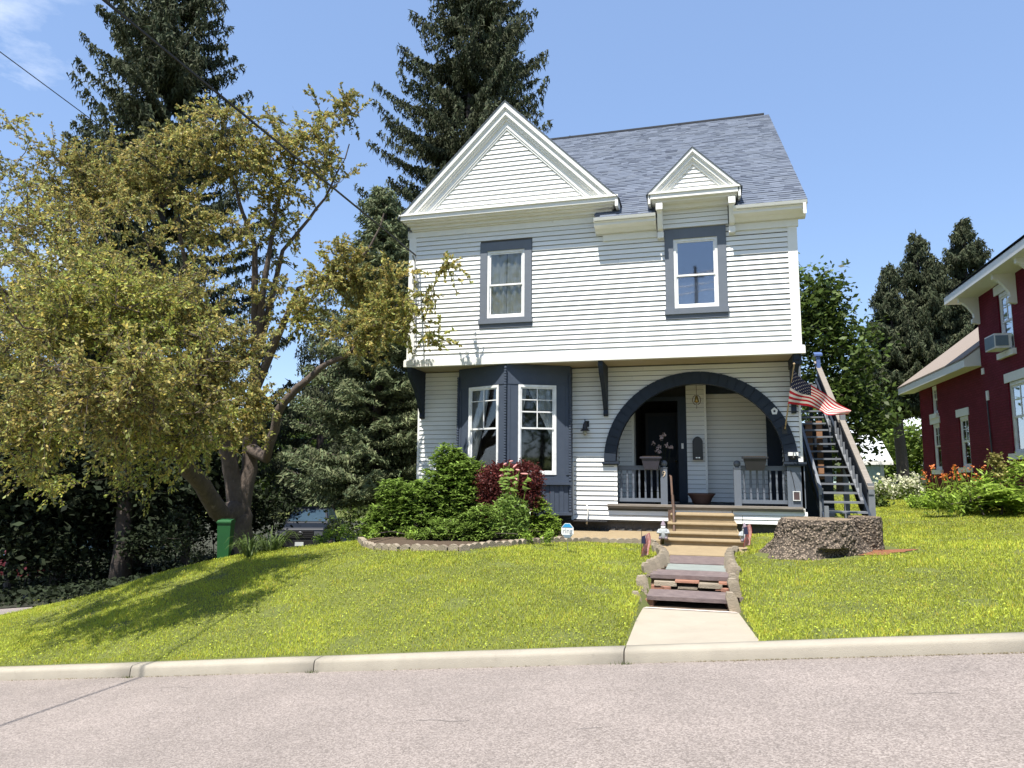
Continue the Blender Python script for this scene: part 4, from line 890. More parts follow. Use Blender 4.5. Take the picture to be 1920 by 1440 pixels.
def dense(pix, step):
    P = [gp(*q) for q in pix]; outp = [P[0]]; 
    for a, b in zip(P[:-1], P[1:]):
        n = max(1, int(round(np.linalg.norm((b-a)[:2])/step)))
        for i in range(1, n+1): q = a+(b-a)*i/n; outp.append(V(q[0], q[1], gz(q[0], q[1])))
    return outp
BEDPIX = [(676, 1018), (684, 1026), (700, 1030), (740, 1033), (780, 1034), (830, 1034), (870, 1033), (893, 1030), (920, 1027), (960, 1024), (1000, 1020), (1050, 1017)]
bed_line = dense(BEDPIX, .17)
edging('bed_edging', 'scalloped tan stone edging curving round the foot of the bushes', bed_line, (.165, .10, .11))
EDG2 = dense([(1052, 1017), (1100, 1016), (1150, 1018), (1190, 1018), (1222, 1020)], .17)
edging('path_border_edging', 'scalloped tan edging between the lawn and the strip beside the porch steps', EDG2, (.165, .10, .09))
def upright(name, label, pos, n_dir, size, tilt):
    tt = thing(name, label, 'edging', pos[0])
    for (x, y, z) in pos:
        l, w, h = size; h *= random.uniform(.92, 1.08); c, s = math.cos(n_dir), math.sin(n_dir); mb = MB()
        def T(u, v, q): return (x+u*c-v*s+tilt*q, y+u*s+v*c, z+q)
        b = [T(-l, -w, 0), T(l, -w, 0), T(l, w, 0), T(-l, w, 0)]; m_ = [T(-l, -w, h*.75), T(l, -w, h*.75), T(l, w, h*.75), T(-l, w, h*.75)]; q = [T(-l*.55, -w*.9, h), T(l*.55, -w*.9, h), T(l*.55, w*.9, h), T(-l*.55, w*.9, h)]
        mb.add(b+m_+q, [(0, 3, 2, 1), (8, 9, 10, 11)]+[(i, (i+1) % 4, 4+(i+1) % 4, 4+i) for i in range(4)]+[(4+i, 4+(i+1) % 4, 8+(i+1) % 4, 8+i) for i in range(4)]); obj('edging_stone', mb, M_STONE, tt)
L_up = [(-.90, 11.12, .17), (-.85, 11.34, .19), (-.81, 11.56, .20), (-.77, 11.78, .21), (-.73, 12.0, .22), (-.71, 12.25, .23), (-.72, 12.55, .24), (-.76, 12.85, .25), (-.82, 13.15, .25), (-.92, 13.45, .25)]
upright('step_edging', 'row of leaning concrete edging stones left of the slate platform', L_up, .5, (.066, .045, .19), -.15)
R_up = [(.36, 11.12, .17), (.33, 11.38, .19), (.31, 11.66, .21), (.30, 11.95, .22), (.30, 12.25, .23), (.31, 12.6, .24), (.34, 12.95, .25), (.42, 13.3, .26)]
upright('step_edging', 'row of concrete edging stones right of the slate platform', R_up, -.4, (.066, .045, .19), .1)
upright('step_edging', 'single upright edging stones left of the lower slate step', [(-.91, 10.25, .03), (-.93, 9.76, -.12)], .15, (.065, .06, .26), -.1)
upright('step_edging', 'pair of leaning edging stones right of the lower slate step', [(.34, 10.3, .05), (.31, 9.84, -.10)], .1, (.07, .06, .26), -.25)
upright('step_edging', 'thin concrete curb stones beside the middle slate slab', [(.34, 10.62, .06), (.34, 10.84, .1), (-.90, 10.6, .04)], .1, (.06, .05, .2), -.15)
# strip of concrete before the foundation and bed soil
mb = MB(); mb.prism([(-3.1, 15.0, .36), (-.95, 14.9, .36), (-.95, 16.6, .42), (-3.1, 16.6, .42)], (0, 0, -.1)); strip = struct(obj('paved_strip', mb, M_STEP))
mb = MB(); bl = [p for p in bed_line]; top = [(p[0]+.0, p[1]+.08, p[2]+.03) for p in bl]; back = [(max(-7.0, min(-3.05, p[0])), 16.6, .46) for p in bl]
n = len(top); mb.add(top+back, [(i, i+1, n+i+1, n+i) for i in range(n-1)]); struct(obj('bed_soil', mb, M_MULCH))
# iron handrail left of the porch steps
t = thing('iron_handrail', 'rusty iron handrail leaning beside the porch steps', 'handrail', (-.76, 15.4, .5))
a = onY(1258, 893, 16.0); b = onY(1260, 925, 15.7); c = onY(1263, 1000, 15.2)
mb = MB(); mb.tube([a, b, onY(1261, 945, 15.6)], .024, 6); mb.tube([a+V(0, 0, .0), onY(1256, 892, 16.2)], .02, 6); obj('rail', mb, M_IRON, t)
mb = MB(); mb.tube([onY(1261, 928, 15.62), onY(1263, 955, 15.55), onY(1264, 1002, 15.25)], .028, 6); mb.box(onY(1258, 955, 15.9)[0]-.06, onY(1258, 955, 15.9)[0]+.05, 15.85, 15.95, .62, .93); obj('post', mb, M_IRON, t)

# gnomes and small stick flags
def gnome(px, py, Y, h, label, dark):
    p = onY(px, py, Y); x, z = p[0], gz(p[0], Y); s = h/.40
    z = p[2]
    t = thing('garden_gnome', label, 'statuette', (x, Y, z), 'garden gnomes beside the porch steps')
    mb = MB(); mb.lathe([(.0, 0), (.085*s, 0), (.10*s, .03*s), (.095*s, .10*s), (.10*s, .16*s), (.075*s, .22*s), (.045*s, .235*s), (.058*s, .26*s), (.055*s, .30*s), (.0, .33*s)], (x, Y, z), 12); obj('body', mb, M_GN1, t, smooth=True)
    mb = MB(); mb.lathe([(.062*s, .285*s), (.055*s, .30*s), (.035*s, .35*s), (.012*s, .40*s), (.0, .42*s)], (x, Y, z), 10); obj('hat', mb, M_GN2, t, smooth=True)
    for sg in (-1, 1):
        mb = MB(); mb.tube([(x+sg*.085*s, Y, z+.19*s), (x+sg*.12*s, Y-.05*s, z+.13*s), (x+sg*.04*s, Y-.10*s, z+.13*s)], [.03*s, .026*s, .02*s], 7); obj('arm', mb, M_GN1, t, smooth=True)
        mb = MB(); mb.tube([(x+sg*.05*s, Y-.05*s, z+.02*s), (x+sg*.07*s, Y-.13*s, z+.015*s), (x+sg*.07*s, Y-.14*s, z+.05*s)], [.032*s, .03*s, .02*s], 7); obj('boot', mb, M_GN2, t, smooth=True)
    mb = MB(); mb.lathe([(.0, .17*s), (.03*s, .19*s), (.052*s, .24*s), (.045*s, .27*s), (0, .275*s)], (x, Y-.035*s, z), 9); obj('beard', mb, M_PLASW, t, smooth=True)
    mb = MB(); mb.lathe([(0, 0), (.014*s, .01*s), (0, .024*s)], (x, Y-.062*s, z+.268*s), 7); obj('nose', mb, mat('skin_tone_paint', (.5, .33, .26), .7) if 'skin_tone_paint' not in MATS else MATS['skin_tone_paint'], t, smooth=True)
gnome(1244, 1010, 14.6, .36, 'grey stone garden gnome left of the porch steps', 0); gnome(1397, 1015, 14.3, .34, 'pale garden gnome right of the porch steps behind a small flag', 1)
def stickflag(px0, py0, px1, py1, Y, label, w, fx0):
    a = onY(px0, py0, Y); b = onY(px1, py1, Y); t = thing('stick_flag', label, 'small flag', (b[0], Y, b[2]), 'small american flags on sticks')
    mb = MB(); mb.tube([a, b], .005, 5); obj('stick', mb, M_BLACK, t)
    T0 = a+(b-a)*.40; n = 13; wd = w
    for k in range(n):
        mb = MB(); vs = []
        for i in range(7):
            u = i/6
            for j in (k/n, (k+1)/n): vs.append(T0+V(.012+wd*j*.9+.02*math.sin(u*5), -.02-.05*math.sin(j*6+u*2), -u*.36+j*.06))
        mb.add(vs, [(i*2, i*2+1, i*2+3, i*2+2) for i in range(6)]); mb2 = mb
        obj('stripe', mb, (M_FR, M_FW)[k % 2] if k % 2 or True else M_FR, t)
    mb = MB(); mb.add([T0+V(.005, -.09, .0), T0+V(.07, -.10, .02), T0+V(.08, -.10, -.12), T0+V(.005, -.09, -.12)], [(0, 1, 2, 3)]); obj('canton', mb, M_FB, t)
stickflag(1203, 983, 1203, 1038, 12.6, 'small american flag drooping on a stick left of the path', .14, 0)
stickflag(1392, 967, 1395, 1020, 13.6, 'small american flag on a stick right of the porch steps', .13, 0)
# octagonal yard sign
p = onY(1063, 1043, 12.2); q = onY(1064, 995, 12.2); ZS = q[2]; XS = q[0]
t = thing('yard_sign', 'octagonal security company yard sign with a blue band on a thin stake', 'sign', (XS, 12.2, gz(XS, 12.2)))
def octa(r, yy, z0=-9, z1=9, m=None, nm='plate', th=.006):
    P = [(XS+r*math.cos(math.pi/8+i*math.pi/4)*.92, ZS+r*math.sin(math.pi/8+i*math.pi/4)*1.08) for i in range(8)]
    def clip(P, z, up):
        o = []
        for i in range(len(P)):
            a, b = P[i], P[(i+1) % len(P)]; ia = (a[1] >= z) == up; ib = (b[1] >= z) == up
            if ia: o.append(a)
            if ia != ib: s = (z-a[1])/(b[1]-a[1]); o.append((a[0]+(b[0]-a[0])*s, z))
        return o
    P = clip(P, ZS+z0*r, True); P = clip(P, ZS+z1*r, False)
    mb = MB(); mb.prism([(x, yy, z) for x, z in P], (0, th, 0)); return obj(nm, mb, m, t)
RS = .125
octa(RS, 12.196, m=M_PLASW); octa(RS*.93, 12.191, .48, 9, M_SIGNB, 'blue_band', .004); octa(RS*.93, 12.191, -9, -.60, M_SIGNG, 'grey_band', .004)
text_obj('ring', .115, (XS, 12.19, ZS-.035), mat('sign_letter_grey', (.30, .33, .36), .6), t, 'lettering', ext=.001)
mb = MB(); mb.tube([(XS, 12.205, ZS-.1), (XS+.004, 12.205, gz(XS, 12.2)-.05)], .006, 5); obj('stake', mb, M_CHROME, t)

# ============================================================ OUTSIDE STAIRCASE
st = thing('outside_staircase', 'steep grey timber staircase along the right side of the house', 'staircase', (2.8, 16, .5))
def along(Y): return .96+.574*(Y-16.12)
XA, XB = 2.33, 3.15
for k in range(-2, 19):
    z = .96+.19*k; y = 16.12+k*.331
    xb = XB if k < 6 else XB-.12
    mb = MB(); mb.box(XA, xb, y-.02, y+.27, z-.04, z); obj('tread', mb, M_GREY if False else mat('stair_grey', (.17, .18, .195), .8, (.12, .13, .145), 6, .9) if 'stair_grey' not in MATS else MATS['stair_grey'], st)
SG = MATS['stair_grey']
def beam(x0, x1, ya, yb, za, zb, h, name, m=None, vert=True):
    mb = MB(); mb.prism([(x0, ya, za), (x0, yb, zb), (x0, yb, zb-h), (x0, ya, za-h)], (x1-x0, 0, 0)); return obj(name, mb, m or M_NAVY, st)
ST = lambda y: along(y)
beam(XA-.05, XA, 15.3, 22.4, ST(15.3)-.02, ST(22.4)-.02, .26, 'stringer'); beam(XB, XB+.05, 15.3, 22.4, ST(15.3)-.02, ST(22.4)-.02, .26, 'stringer')
beam(XA-.09, XA-.03, 16.1, 19.4, 1.44, 1.44+3.3*.574, .15, 'guard_rail', SG)
beam(XA-.04, XA-.01, 16.1, 18.3, 1.30, 1.30+2.2*.574, .30, 'guard_panel')
for y in (15.55, 16.15): mb = MB(); mb.box(XA-.08, XA-.0, y, y+.09, .3, ST(y)+.45); obj('post', mb, SG, st)
# right side: lower board wall with capped rail, then upper
beam(3.22, 3.26, 16.25, 19.0, 1.36, 1.36+2.75*.574, 1.0, 'guard_panel'); beam(3.19, 3.31, 16.2, 19.05, 1.47, 1.47+2.85*.574, .06, 'guard_rail', M_WOOD)
beam(3.20, 3.30, 16.2, 19.05, 1.41, 1.41+2.85*.574, .10, 'guard_rail', SG)
for y in (16.22, 18.95): mb = MB(); mb.box(3.20, 3.32, y, y+.11, .3, along(y)+.52+(.2 if y > 18 else 0)); obj('post', mb, SG, st)
beam(3.22, 3.26, 19.1, 22.5, 3.0, 3.0+3.4*.58, 1.1, 'guard_panel'); beam(3.17, 3.31, 19.1, 22.6, 3.06, 3.06+3.5*.58, .05, 'guard_rail', M_WOOD); beam(3.20, 3.28, 19.1, 22.6, 3.01, 3.01+3.5*.58, .12, 'guard_rail', M_WOOD)
beam(3.10, 3.16, 16.5, 19.2, .98+.2, .98+.2+2.7*.574, .055, 'hand_rail', SG); beam(2.98, 3.04, 19.3, 21.4, 2.95, 2.95+2.1*.574, .055, 'hand_rail', SG)
for i in range(9):      # short balusters on the right
    y = 16.6+i*.33; mb = MB(); mb.box(3.11, 3.15, y, y+.04, ST(y)-.0, ST(y)+.30); obj('baluster', mb, SG, st)
for i in range(7): y = 19.3+i*.33; mb = MB(); mb.box(2.99, 3.03, y, y+.04, ST(y), ST(y)+.30); obj('baluster', mb, SG, st)
for i in range(22): y = 16.3+i*.125; mb = MB(); mb.box(3.262, 3.272, y, y+.118, along(y)-.6, along(y)+.38); obj('board', mb, M_NAVY, st)
for i in range(26): y = 19.15+i*.125; mb = MB(); mb.box(3.262, 3.272, y, y+.118, along(y)-.9, along(y)+.28); obj('board', mb, M_NAVY, st)
mb = MB(); mb.box(1.97, 3.3, 22.3, 24.3, 4.28, 4.36); obj('landing', mb, SG, st)
mb = MB(); mb.box(2.0, 2.75, 22.2, 22.28, 5.12, 5.22); mb.box(2.70, 2.78, 22.2, 24.2, 5.12, 5.22); obj('landing_rail', mb, SG, st)
for i in range(7): x = 2.05+i*.11; mb = MB(); mb.box(x, x+.035, 22.22, 22.26, 4.36, 5.12); obj('landing_baluster', mb, SG, st)
for (x, y) in ((2.4, 22.4), (3.2, 22.4), (3.2, 24.2), (3.22, 19.1), (2.35, 19.1)): mb = MB(); mb.box(x, x+.1, y, y+.1, .3, 4.3 if y > 20 else 2.6); obj('post', mb, M_NAVY, st)
mb = MB(); mb.box(2.5, 2.66, 19.80, 19.86, 1.6, 3.1); obj('support_board', mb, M_CARD, st); mb = MB(); mb.box(2.76, 2.90, 19.80, 19.86, 1.6, 3.1); obj('support_board', mb, M_CARD, st)
mb = MB(); mb.box(2.34, 3.12, 19.9, 19.96, .4, 3.0); obj('shade_panel', mb, M_NAVY, st)  # dark panel added for the shade below the treads
# small lamp cap on the top post
p = onX(1533, 668, 3.22); mb = MB(); mb.box(3.12, 3.34, p[1]-.1, p[1]+.12, p[2], p[2]+.03); mb.prism([(3.12, p[1]-.1, p[2]+.03), (3.34, p[1]-.1, p[2]+.03), (3.34, p[1]+.12, p[2]+.12), (3.12, p[1]+.12, p[2]+.12)], (0, 0, .02)); mb.box(3.18, 3.28, p[1]-.05, p[1]+.05, p[2]-.6, p[2])
quick('post_lamp', 'small blue solar lamp on the top post of the outside stairs', 'lamp', mat('lamp_blue', (.08, .13, .30), .4), mb, (3.22, p[1], p[2]))

def stumpmat(m):
    n = m.node_tree.nodes; l = m.node_tree.links.new; b = n['Principled BSDF']; tc = n['Texture Coordinate']; v = n.new('ShaderNodeTexVoronoi'); v.inputs['Scale'].default_value = 26; v.feature = 'F1'; l(tc.outputs['Object'], v.inputs['Vector'])
    old = b.inputs['Base Color'].links[0].from_socket; rp = n.new('ShaderNodeValToRGB'); e = rp.color_ramp.elements; e[0].position = .0; e[0].color = (2.4, 2.25, 2.05, 1); e[1].position = .55; e[1].color = (.3, .27, .24, 1); l(v.outputs['Distance'], rp.inputs['Fac'])
    mx = n.new('ShaderNodeMixRGB'); mx.blend_type = 'MULTIPLY'; mx.inputs['Fac'].default_value = .85; l(old, mx.inputs['Color1']); l(rp.outputs['Color'], mx.inputs['Color2']); l(mx.outputs['Color'], b.inputs['Base Color'])
    bp = n.new('ShaderNodeBump'); bp.inputs['Strength'].default_value = 1; bp.inputs['Distance'].default_value = .03; bp.invert = True; l(v.outputs['Distance'], bp.inputs['Height']); l(bp.outputs['Normal'], b.inputs['Normal'])
stumpmat(M_STUMP)
# ============================================================ STUMP
sc_ = gp(1540, 1050); SX, SY = 1.72, 12.6; SZ = gz(SX, SY)
stump = thing('tree_stump', 'huge low bark-covered tree stump on the lawn right of the steps', 'stump', (SX, SY, SZ))
from mathutils import noise as mn
def stumpmesh(cx, cy, rx, ry, h, flare, zb, seed, tilt=0):
    K, T = 230, 40; vs = []; 
    for i in range(T+1):
        t = i/T
        for j in range(K):
            a = 2*math.pi*j/K; fl = 1+flare*(1-t)**2.2*(1+.55*math.sin(3*a+seed)+.35*math.sin(5*a+seed*2))
            if seed == 1.0 and math.cos(a) < 0: fl += .30*(1-t)*(-math.cos(a))**2
            fl -= .05*max(0, (t-.86)/.14)**2; p3 = Vector((math.cos(a)*rx, math.sin(a)*ry, t*h))*1.0+Vector((seed, 0, 0)); n = mn.fractal(p3*3, .8, 2, 4)*.055+mn.fractal(p3*13, .8, 2, 3)*.030+(.5-mn.voronoi(p3*22)[0][0])*.05
            r = fl+n*1.3
            if seed == 1.0 and t < .42: # hollow arch on the front right
                da = abs(((a+1.30+math.pi) % (2*math.pi))-math.pi)
                if da < .45: r -= .62*(1-(da/.45)**2)**.7*(1-(t/.40)**2)**.7 if t < .40 else 0
            x = cx+rx*r*math.cos(a); y = cy+ry*r*math.sin(a); z = zb-.12+(h+.12)*t+ (tilt*(x-cx) if i == T else 0)+ (mn.noise(p*5)*.012 if i == T else 0)
            vs.append((x, y, z))
    mb = MB(); mb.add(vs, [(i*K+j, i*K+(j+1) % K, (i+1)*K+(j+1) % K, (i+1)*K+j) for i in range(T) for j in range(K)])
    top = MB(); ring = vs[-K:]; top.add(ring+[(cx+(x-cx)*.6, cy+(y-cy)*.6, z+.0+random.uniform(-.02, .012)) for x, y, z in ring]+[(cx, cy, zb+h-.01)], [(j, (j+1) % K, K+(j+1) % K, K+j) for j in range(K)]+[(K+j, K+(j+1) % K, 2*K) for j in range(K)])
    return mb, top
a, b = stumpmesh(SX-.02, SY, .56, .54, .56, .56, SZ, 1.0); obj('bark', a, M_STUMP, stump); obj('cut_top', b, M_CUT, stump)
a, b = stumpmesh(SX+.76, SY+.36, .25, .30, .53, .10, gz(SX+.76, SY+.36), 2.3); obj('bark_lobe', a, M_STUMP, stump); obj('cut_top', b, M_CUT, stump)
mb = MB(); K_ = 40; cx_, cy_ = SX+.86, SY-.12; ring = []
for rr in (.0, .35, .7, 1.0):
    for k in range(K_):
        a_ = 2*math.pi*k/K_; q_ = rr*(.36+.11*math.sin(3*a_+1)+.07*math.sin(7*a_)+.05*random.random()); x_, y_ = cx_+q_*math.cos(a_)*1.05, cy_+q_*math.sin(a_)*.75; ring.append((x_, y_, gz(x_, y_)+.012+.03*(1-rr)+random.uniform(-.006, .006)))
mb.add(ring, [(i*K_+k, i*K_+(k+1) % K_, (i+1)*K_+(k+1) % K_, (i+1)*K_+k) for i in range(3) for k in range(K_)])
rt = obj('rotted_soil', mb, M_RUST, None, (SX+1, SY, SZ)); struct(rt)

# ============================================================ RED BRICK HOUSE ON THE RIGHT
rh = thing('red_brick_house', 'burgundy painted brick house with white lintels at the right edge', 'house', (11, 26, 1.0))
RX = 8.0; RX2 = 8.12
fm = frame((RX, 0, 0), (0, 1, 0), (-1, 0, 0)); fw = frame((RX2, 0, 0), (0, 1, 0), (-1, 0, 0))
WM = [(21.5, 22.4, 5.1, 6.76), (20.95, 22.15, 2.32, 4.25), (17.9, 18.9, 2.3, 4.2), (18.3, 19.3, 5.1, 6.76)]
WW = [(28.7, 29.55, 1.95, 3.62), (25.75, 26.65, 2.0, 3.66), (28.75, 29.4, 3.98, 5.0)]
holes = [rect(*w) for w in WM]
def allz(wins, z0, z1): return sorted({z0, z1}|{w[2] for w in wins}|{w[3] for w in wins})
def brickwall(name, fr, a, b, z0, z1, wins):
    mb = MB(); zs = allz(wins, z0, z1)
    for p, q in zip(zs[:-1], zs[1:]):
        for s, e in cut([(a, b)], [rect(*w) for w in wins], p, q): mb.bxo(fr, s, e, p, q, -.3, 0)
    return obj(name, mb, M_BURG, rh)
brickwall('wall', fm, 14.0, 23.95, .2, 7.05, WM); brickwall('wing_wall', fw, 23.9, 30.9, .2, 5.2, WW)
mb = MB(); mb.box(RX+.02, 16, 23.7, 23.95, .2, 7.05); mb.box(RX2+.02, 14, 30.6, 30.9, .2, 5.1); mb.box(RX+.02, 16, 14.0, 14.3, .2, 7.05); mb.box(15.7, 16, 14.3, 23.7, .2, 7.05); obj('wall', mb, M_BURG, rh)
mb = MB(); mb.box(RX+.6, RX+.7, 14.4, 23.6, .3, 7.4); mb.box(RX+.6, RX+.7, 24.0, 30.5, .3, 4.9); obj('inner_wall', mb, M_DARK, rh)
def rwin(fr, u0, u1, z0, z1, lint=True, sill=True):
    mb = MB(); mb.bxo(fr, u0, u0+.08, z0, z1, -.12, -.02); mb.bxo(fr, u1-.08, u1, z0, z1, -.12, -.05); mb.bxo(fr, u0+.08, u1-.08, z1-.10, z1, -.12, -.022); mb.bxo(fr, u0+.08, u1-.08, z0, z0+.07, -.12, -.022)
    w = obj('window', mb, M_WIN, rh); zm = z0+(z1-z0)*.5
    for p, q, d in ((zm, z1-.1, -.055), (z0+.07, zm+.04, -.075)):
        mb = MB(); a, b = u0+.08, u1-.08; mb.bxo(fr, a, a+.05, p, q, d-.03, d); mb.bxo(fr, b-.05, b, p, q, d-.03, d); mb.bxo(fr, a+.05, b-.05, p, p+.05, d-.03, d-.001); mb.bxo(fr, a+.05, b-.05, q-.05, q, d-.03, d-.001); obj('sash', mb, M_WIN, w)
        mb = MB(); mb.bxo(fr, a+.05, b-.05, p+.05, q-.05, d-.02, d-.015); obj('pane', mb, M_GLASS, w)
    um = (u0+u1)/2; mb = MB(); mb.bxo(fr, um-.012, um+.012, zm+.05, z1-.15, -.068, -.056); mb.bxo(fr, u0+.15, u1-.15, zm+(z1-zm)*.5-.01, zm+(z1-zm)*.5+.01, -.068, -.057); obj('muntin', mb, M_WIN, w)
    if lint: mb = MB(); mb.bxo(fr, u0-.13, u1+.13, z1, z1+.25, -.1, .035); obj('lintel', mb, M_TRIM, w)
    if sill: mb = MB(); mb.bxo(fr, u0-.10, u1+.10, z0-.16, z0, -.12, .09); obj('sill', mb, M_TRIM, w)
    mb = MB(); mb.bxo(fr, u0+.12, u1-.12, zm, z1-.1, -.22, -.215); obj('curtain', mb, M_SHEER, w)
for w in WM: rwin(fm, *w)
rwin(fw, *WW[0]); rwin(fw, *WW[1]); rwin(fw, *WW[2], lint=False)
# roofs with deep white eaves
mb = MB(); P = [(7.35, 7.05), (7.35, 7.26), (7.42, 7.34), (8.2, 7.64), (12, 9.74), (12, 9.6), (8.2, 7.46), (8.02, 7.16), (8.02, 7.05)]
mb.prism([(x, 13.3, z) for x, z in P], (0, 11.35, 0)); obj('eave', mb, M_TRIM, rh)
mb = MB(); mb.prism([(7.33, 13.28, 7.345), (7.4, 13.28, 7.39), (12, 13.28, 9.83), (12, 13.28, 9.75)], (0, 11.4, 0)); mb.prism([(12, 13.28, 9.83), (16.6, 13.28, 7.4), (16.6, 13.28, 7.3), (12, 13.28, 9.74)], (0, 11.4, 0)); obj('roof', mb, M_SHGL, rh)
mb = MB(); mb.box(7.36, 16.5, 23.97, 24.62, 7.06, 7.15); mb.prism([(7.4, 24.0, 7.2), (12, 24.0, 9.6), (16.5, 24.0, 7.2)], (0, -.04, 0)); obj('soffit', mb, M_SOFF, rh)
mb = MB(); mb.prism([(RX2-.55, 24.0, 4.98), (RX2-.55, 24.0, 5.22), (RX2+2.6, 24.0, 7.65), (RX2+2.6, 24.0, 7.4), (RX2+.0, 24.0, 5.02)], (0, 7.7, 0)); obj('wing_eave', mb, M_TRIM, rh)
mb = MB(); mb.prism([(RX2-.57, 23.98, 5.225), (RX2-.57, 23.98, 5.27), (RX2+2.6, 23.98, 7.74), (RX2+2.6, 23.98, 7.655)], (0, 7.75, 0)); obj('wing_roof', mb, mat('tan_shingle', (.30, .245, .20), .9, (.22, .18, .15), 40), rh)
def cor(y, z, fr):
    mb = MB(); P = [(.0, z), (.52, z), (.52, z-.12), (.42, z-.16), (.30, z-.28), (.16, z-.50), (.14, z-.62), (.20, z-.66), (.20, z-.78), (.0, z-.82)]
    mb.prism([fr(y, q, d) for d, q in P], fr(y+.14, 0, 0)-fr(y, 0, 0)); obj('eave_bracket', mb, M_TRIM, rh)
cor(23.75, 7.05, fm); cor(21.1, 7.05, fm); cor(19.6, 7.05, fm)
for (y, z0, z1) in ((23.92, 4.72, 4.9), (23.70, 3.92, 4.2), (23.4, 1.35, 1.5)): mb = MB(); mb.bxo(fm, y-.18, y-.02, z0, z1, 0, .03); obj('wall_fitting', mb, M_TRIM, rh)
mb = MB(); mb.tube([fm(23.62, 3.9, .03), fm(23.5, 1.4, .03)], .02, 5); obj('cable', mb, M_BLACK, rh)
# air conditioner
t = thing('air_conditioner', 'white window air conditioner jutting from the upper window of the brick house', 'air conditioner', (RX-.2, 21.95, 5.2))
mb = MB(); mb.box(RX-.42, RX-.02, 21.6, 22.3, 5.14, 5.54); obj('case', mb, M_PLASW, t)
mb = MB()
for i in range(9): mb.box(RX-.435, RX-.42, 21.64+i*.072, 21.69+i*.072, 5.18, 5.50)
mb.box(RX-.40, RX-.1, 21.585, 21.6, 5.2, 5.48); obj('grille', mb, M_SIGNG, t)
# far garage and a far gable
def farhouse(name, label, cat, x0, x1, y0, y1, z0, z1, zr, m, mr, door=False):
    t = thing(name, label, cat, ((x0+x1)/2, (y0+y1)/2, z0)); mb = MB(); mb.box(x0, x1, y0, y1, z0-1, z1); mb.prism([(x0, y0, z1), (x0, y1, z1), (x0, (y0+y1)/2, zr)], (x1-x0, 0, 0)); w = obj('wall', mb, m, t)
    f = FZ(y0); n = int((z1-z0)/.2)
    for i in range(n): mb = MB(); z = z0+i*.2; mb.hexa([f(x0, z, .03), f(x1, z, .03), f(x1, z, 0), f(x0, z, 0), f(x0, z+.2, .003), f(x1, z+.2, .003), f(x1, z+.2, 0), f(x0, z+.2, 0)]); obj('clapboard', mb, m, w)
    mb = MB(); ym = (y0+y1)/2; mb.prism([(x0-.5, y0-.5, z1-.1), (x0-.5, ym, zr+.1), (x0-.5, y1+.5, z1-.1), (x0-.5, y1+.5, z1+.02), (x0-.5, ym, zr+.24), (x0-.5, y0-.5, z1+.06)], (x1-x0+1, 0, 0)); obj('roof', mb, mr, t)
    mb = MB(); mb.box(x0-.52, x1+.52, y0-.56, y0-.5, z1-.22, z1+.05); mb.box(x1-.2, x1+.02, y0-.05, y0, z0-.5, z1-.1); obj('fascia', mb, M_TRIM, t)
    for i in range(int((x1-x0)/2.2)): mb = MB(); x = x0+.7+i*2.2; mb.bxo(f, x, x+.9, z0+1.0, z0+2.0, .035, .05); wn = obj('window', mb, M_TRIM, t); mb = MB(); mb.bxo(f, x+.08, x+.82, z0+1.08, z0+1.92, .05, .056); obj('pane', mb, M_DARK, wn)
    return t
M_PALER = mat('pale_metal_roof', (.62, .64, .66), .5); M_TEAL = mat('pale_teal_siding', (.50, .62, .62), .8)
farhouse('garage', 'small pale green garage with a light roof beyond the outside stairs', 'garage', 6.0, 11.9, 55, 63, 1.0, 2.75, 5.0, M_TEAL, M_PALER)
farhouse('distant_house', 'white gabled building half hidden behind the brick house', 'house', 17.7, 24, 70, 78, 1.2, 5.0, 8.2, M_SID, M_PALER)
farhouse('neighbour_house', 'pale house glimpsed through the dark trees at far left', 'house', -46, -33.5, 30, 38, -3.2, 1.3, 3.6, M_TEAL, M_PALER)

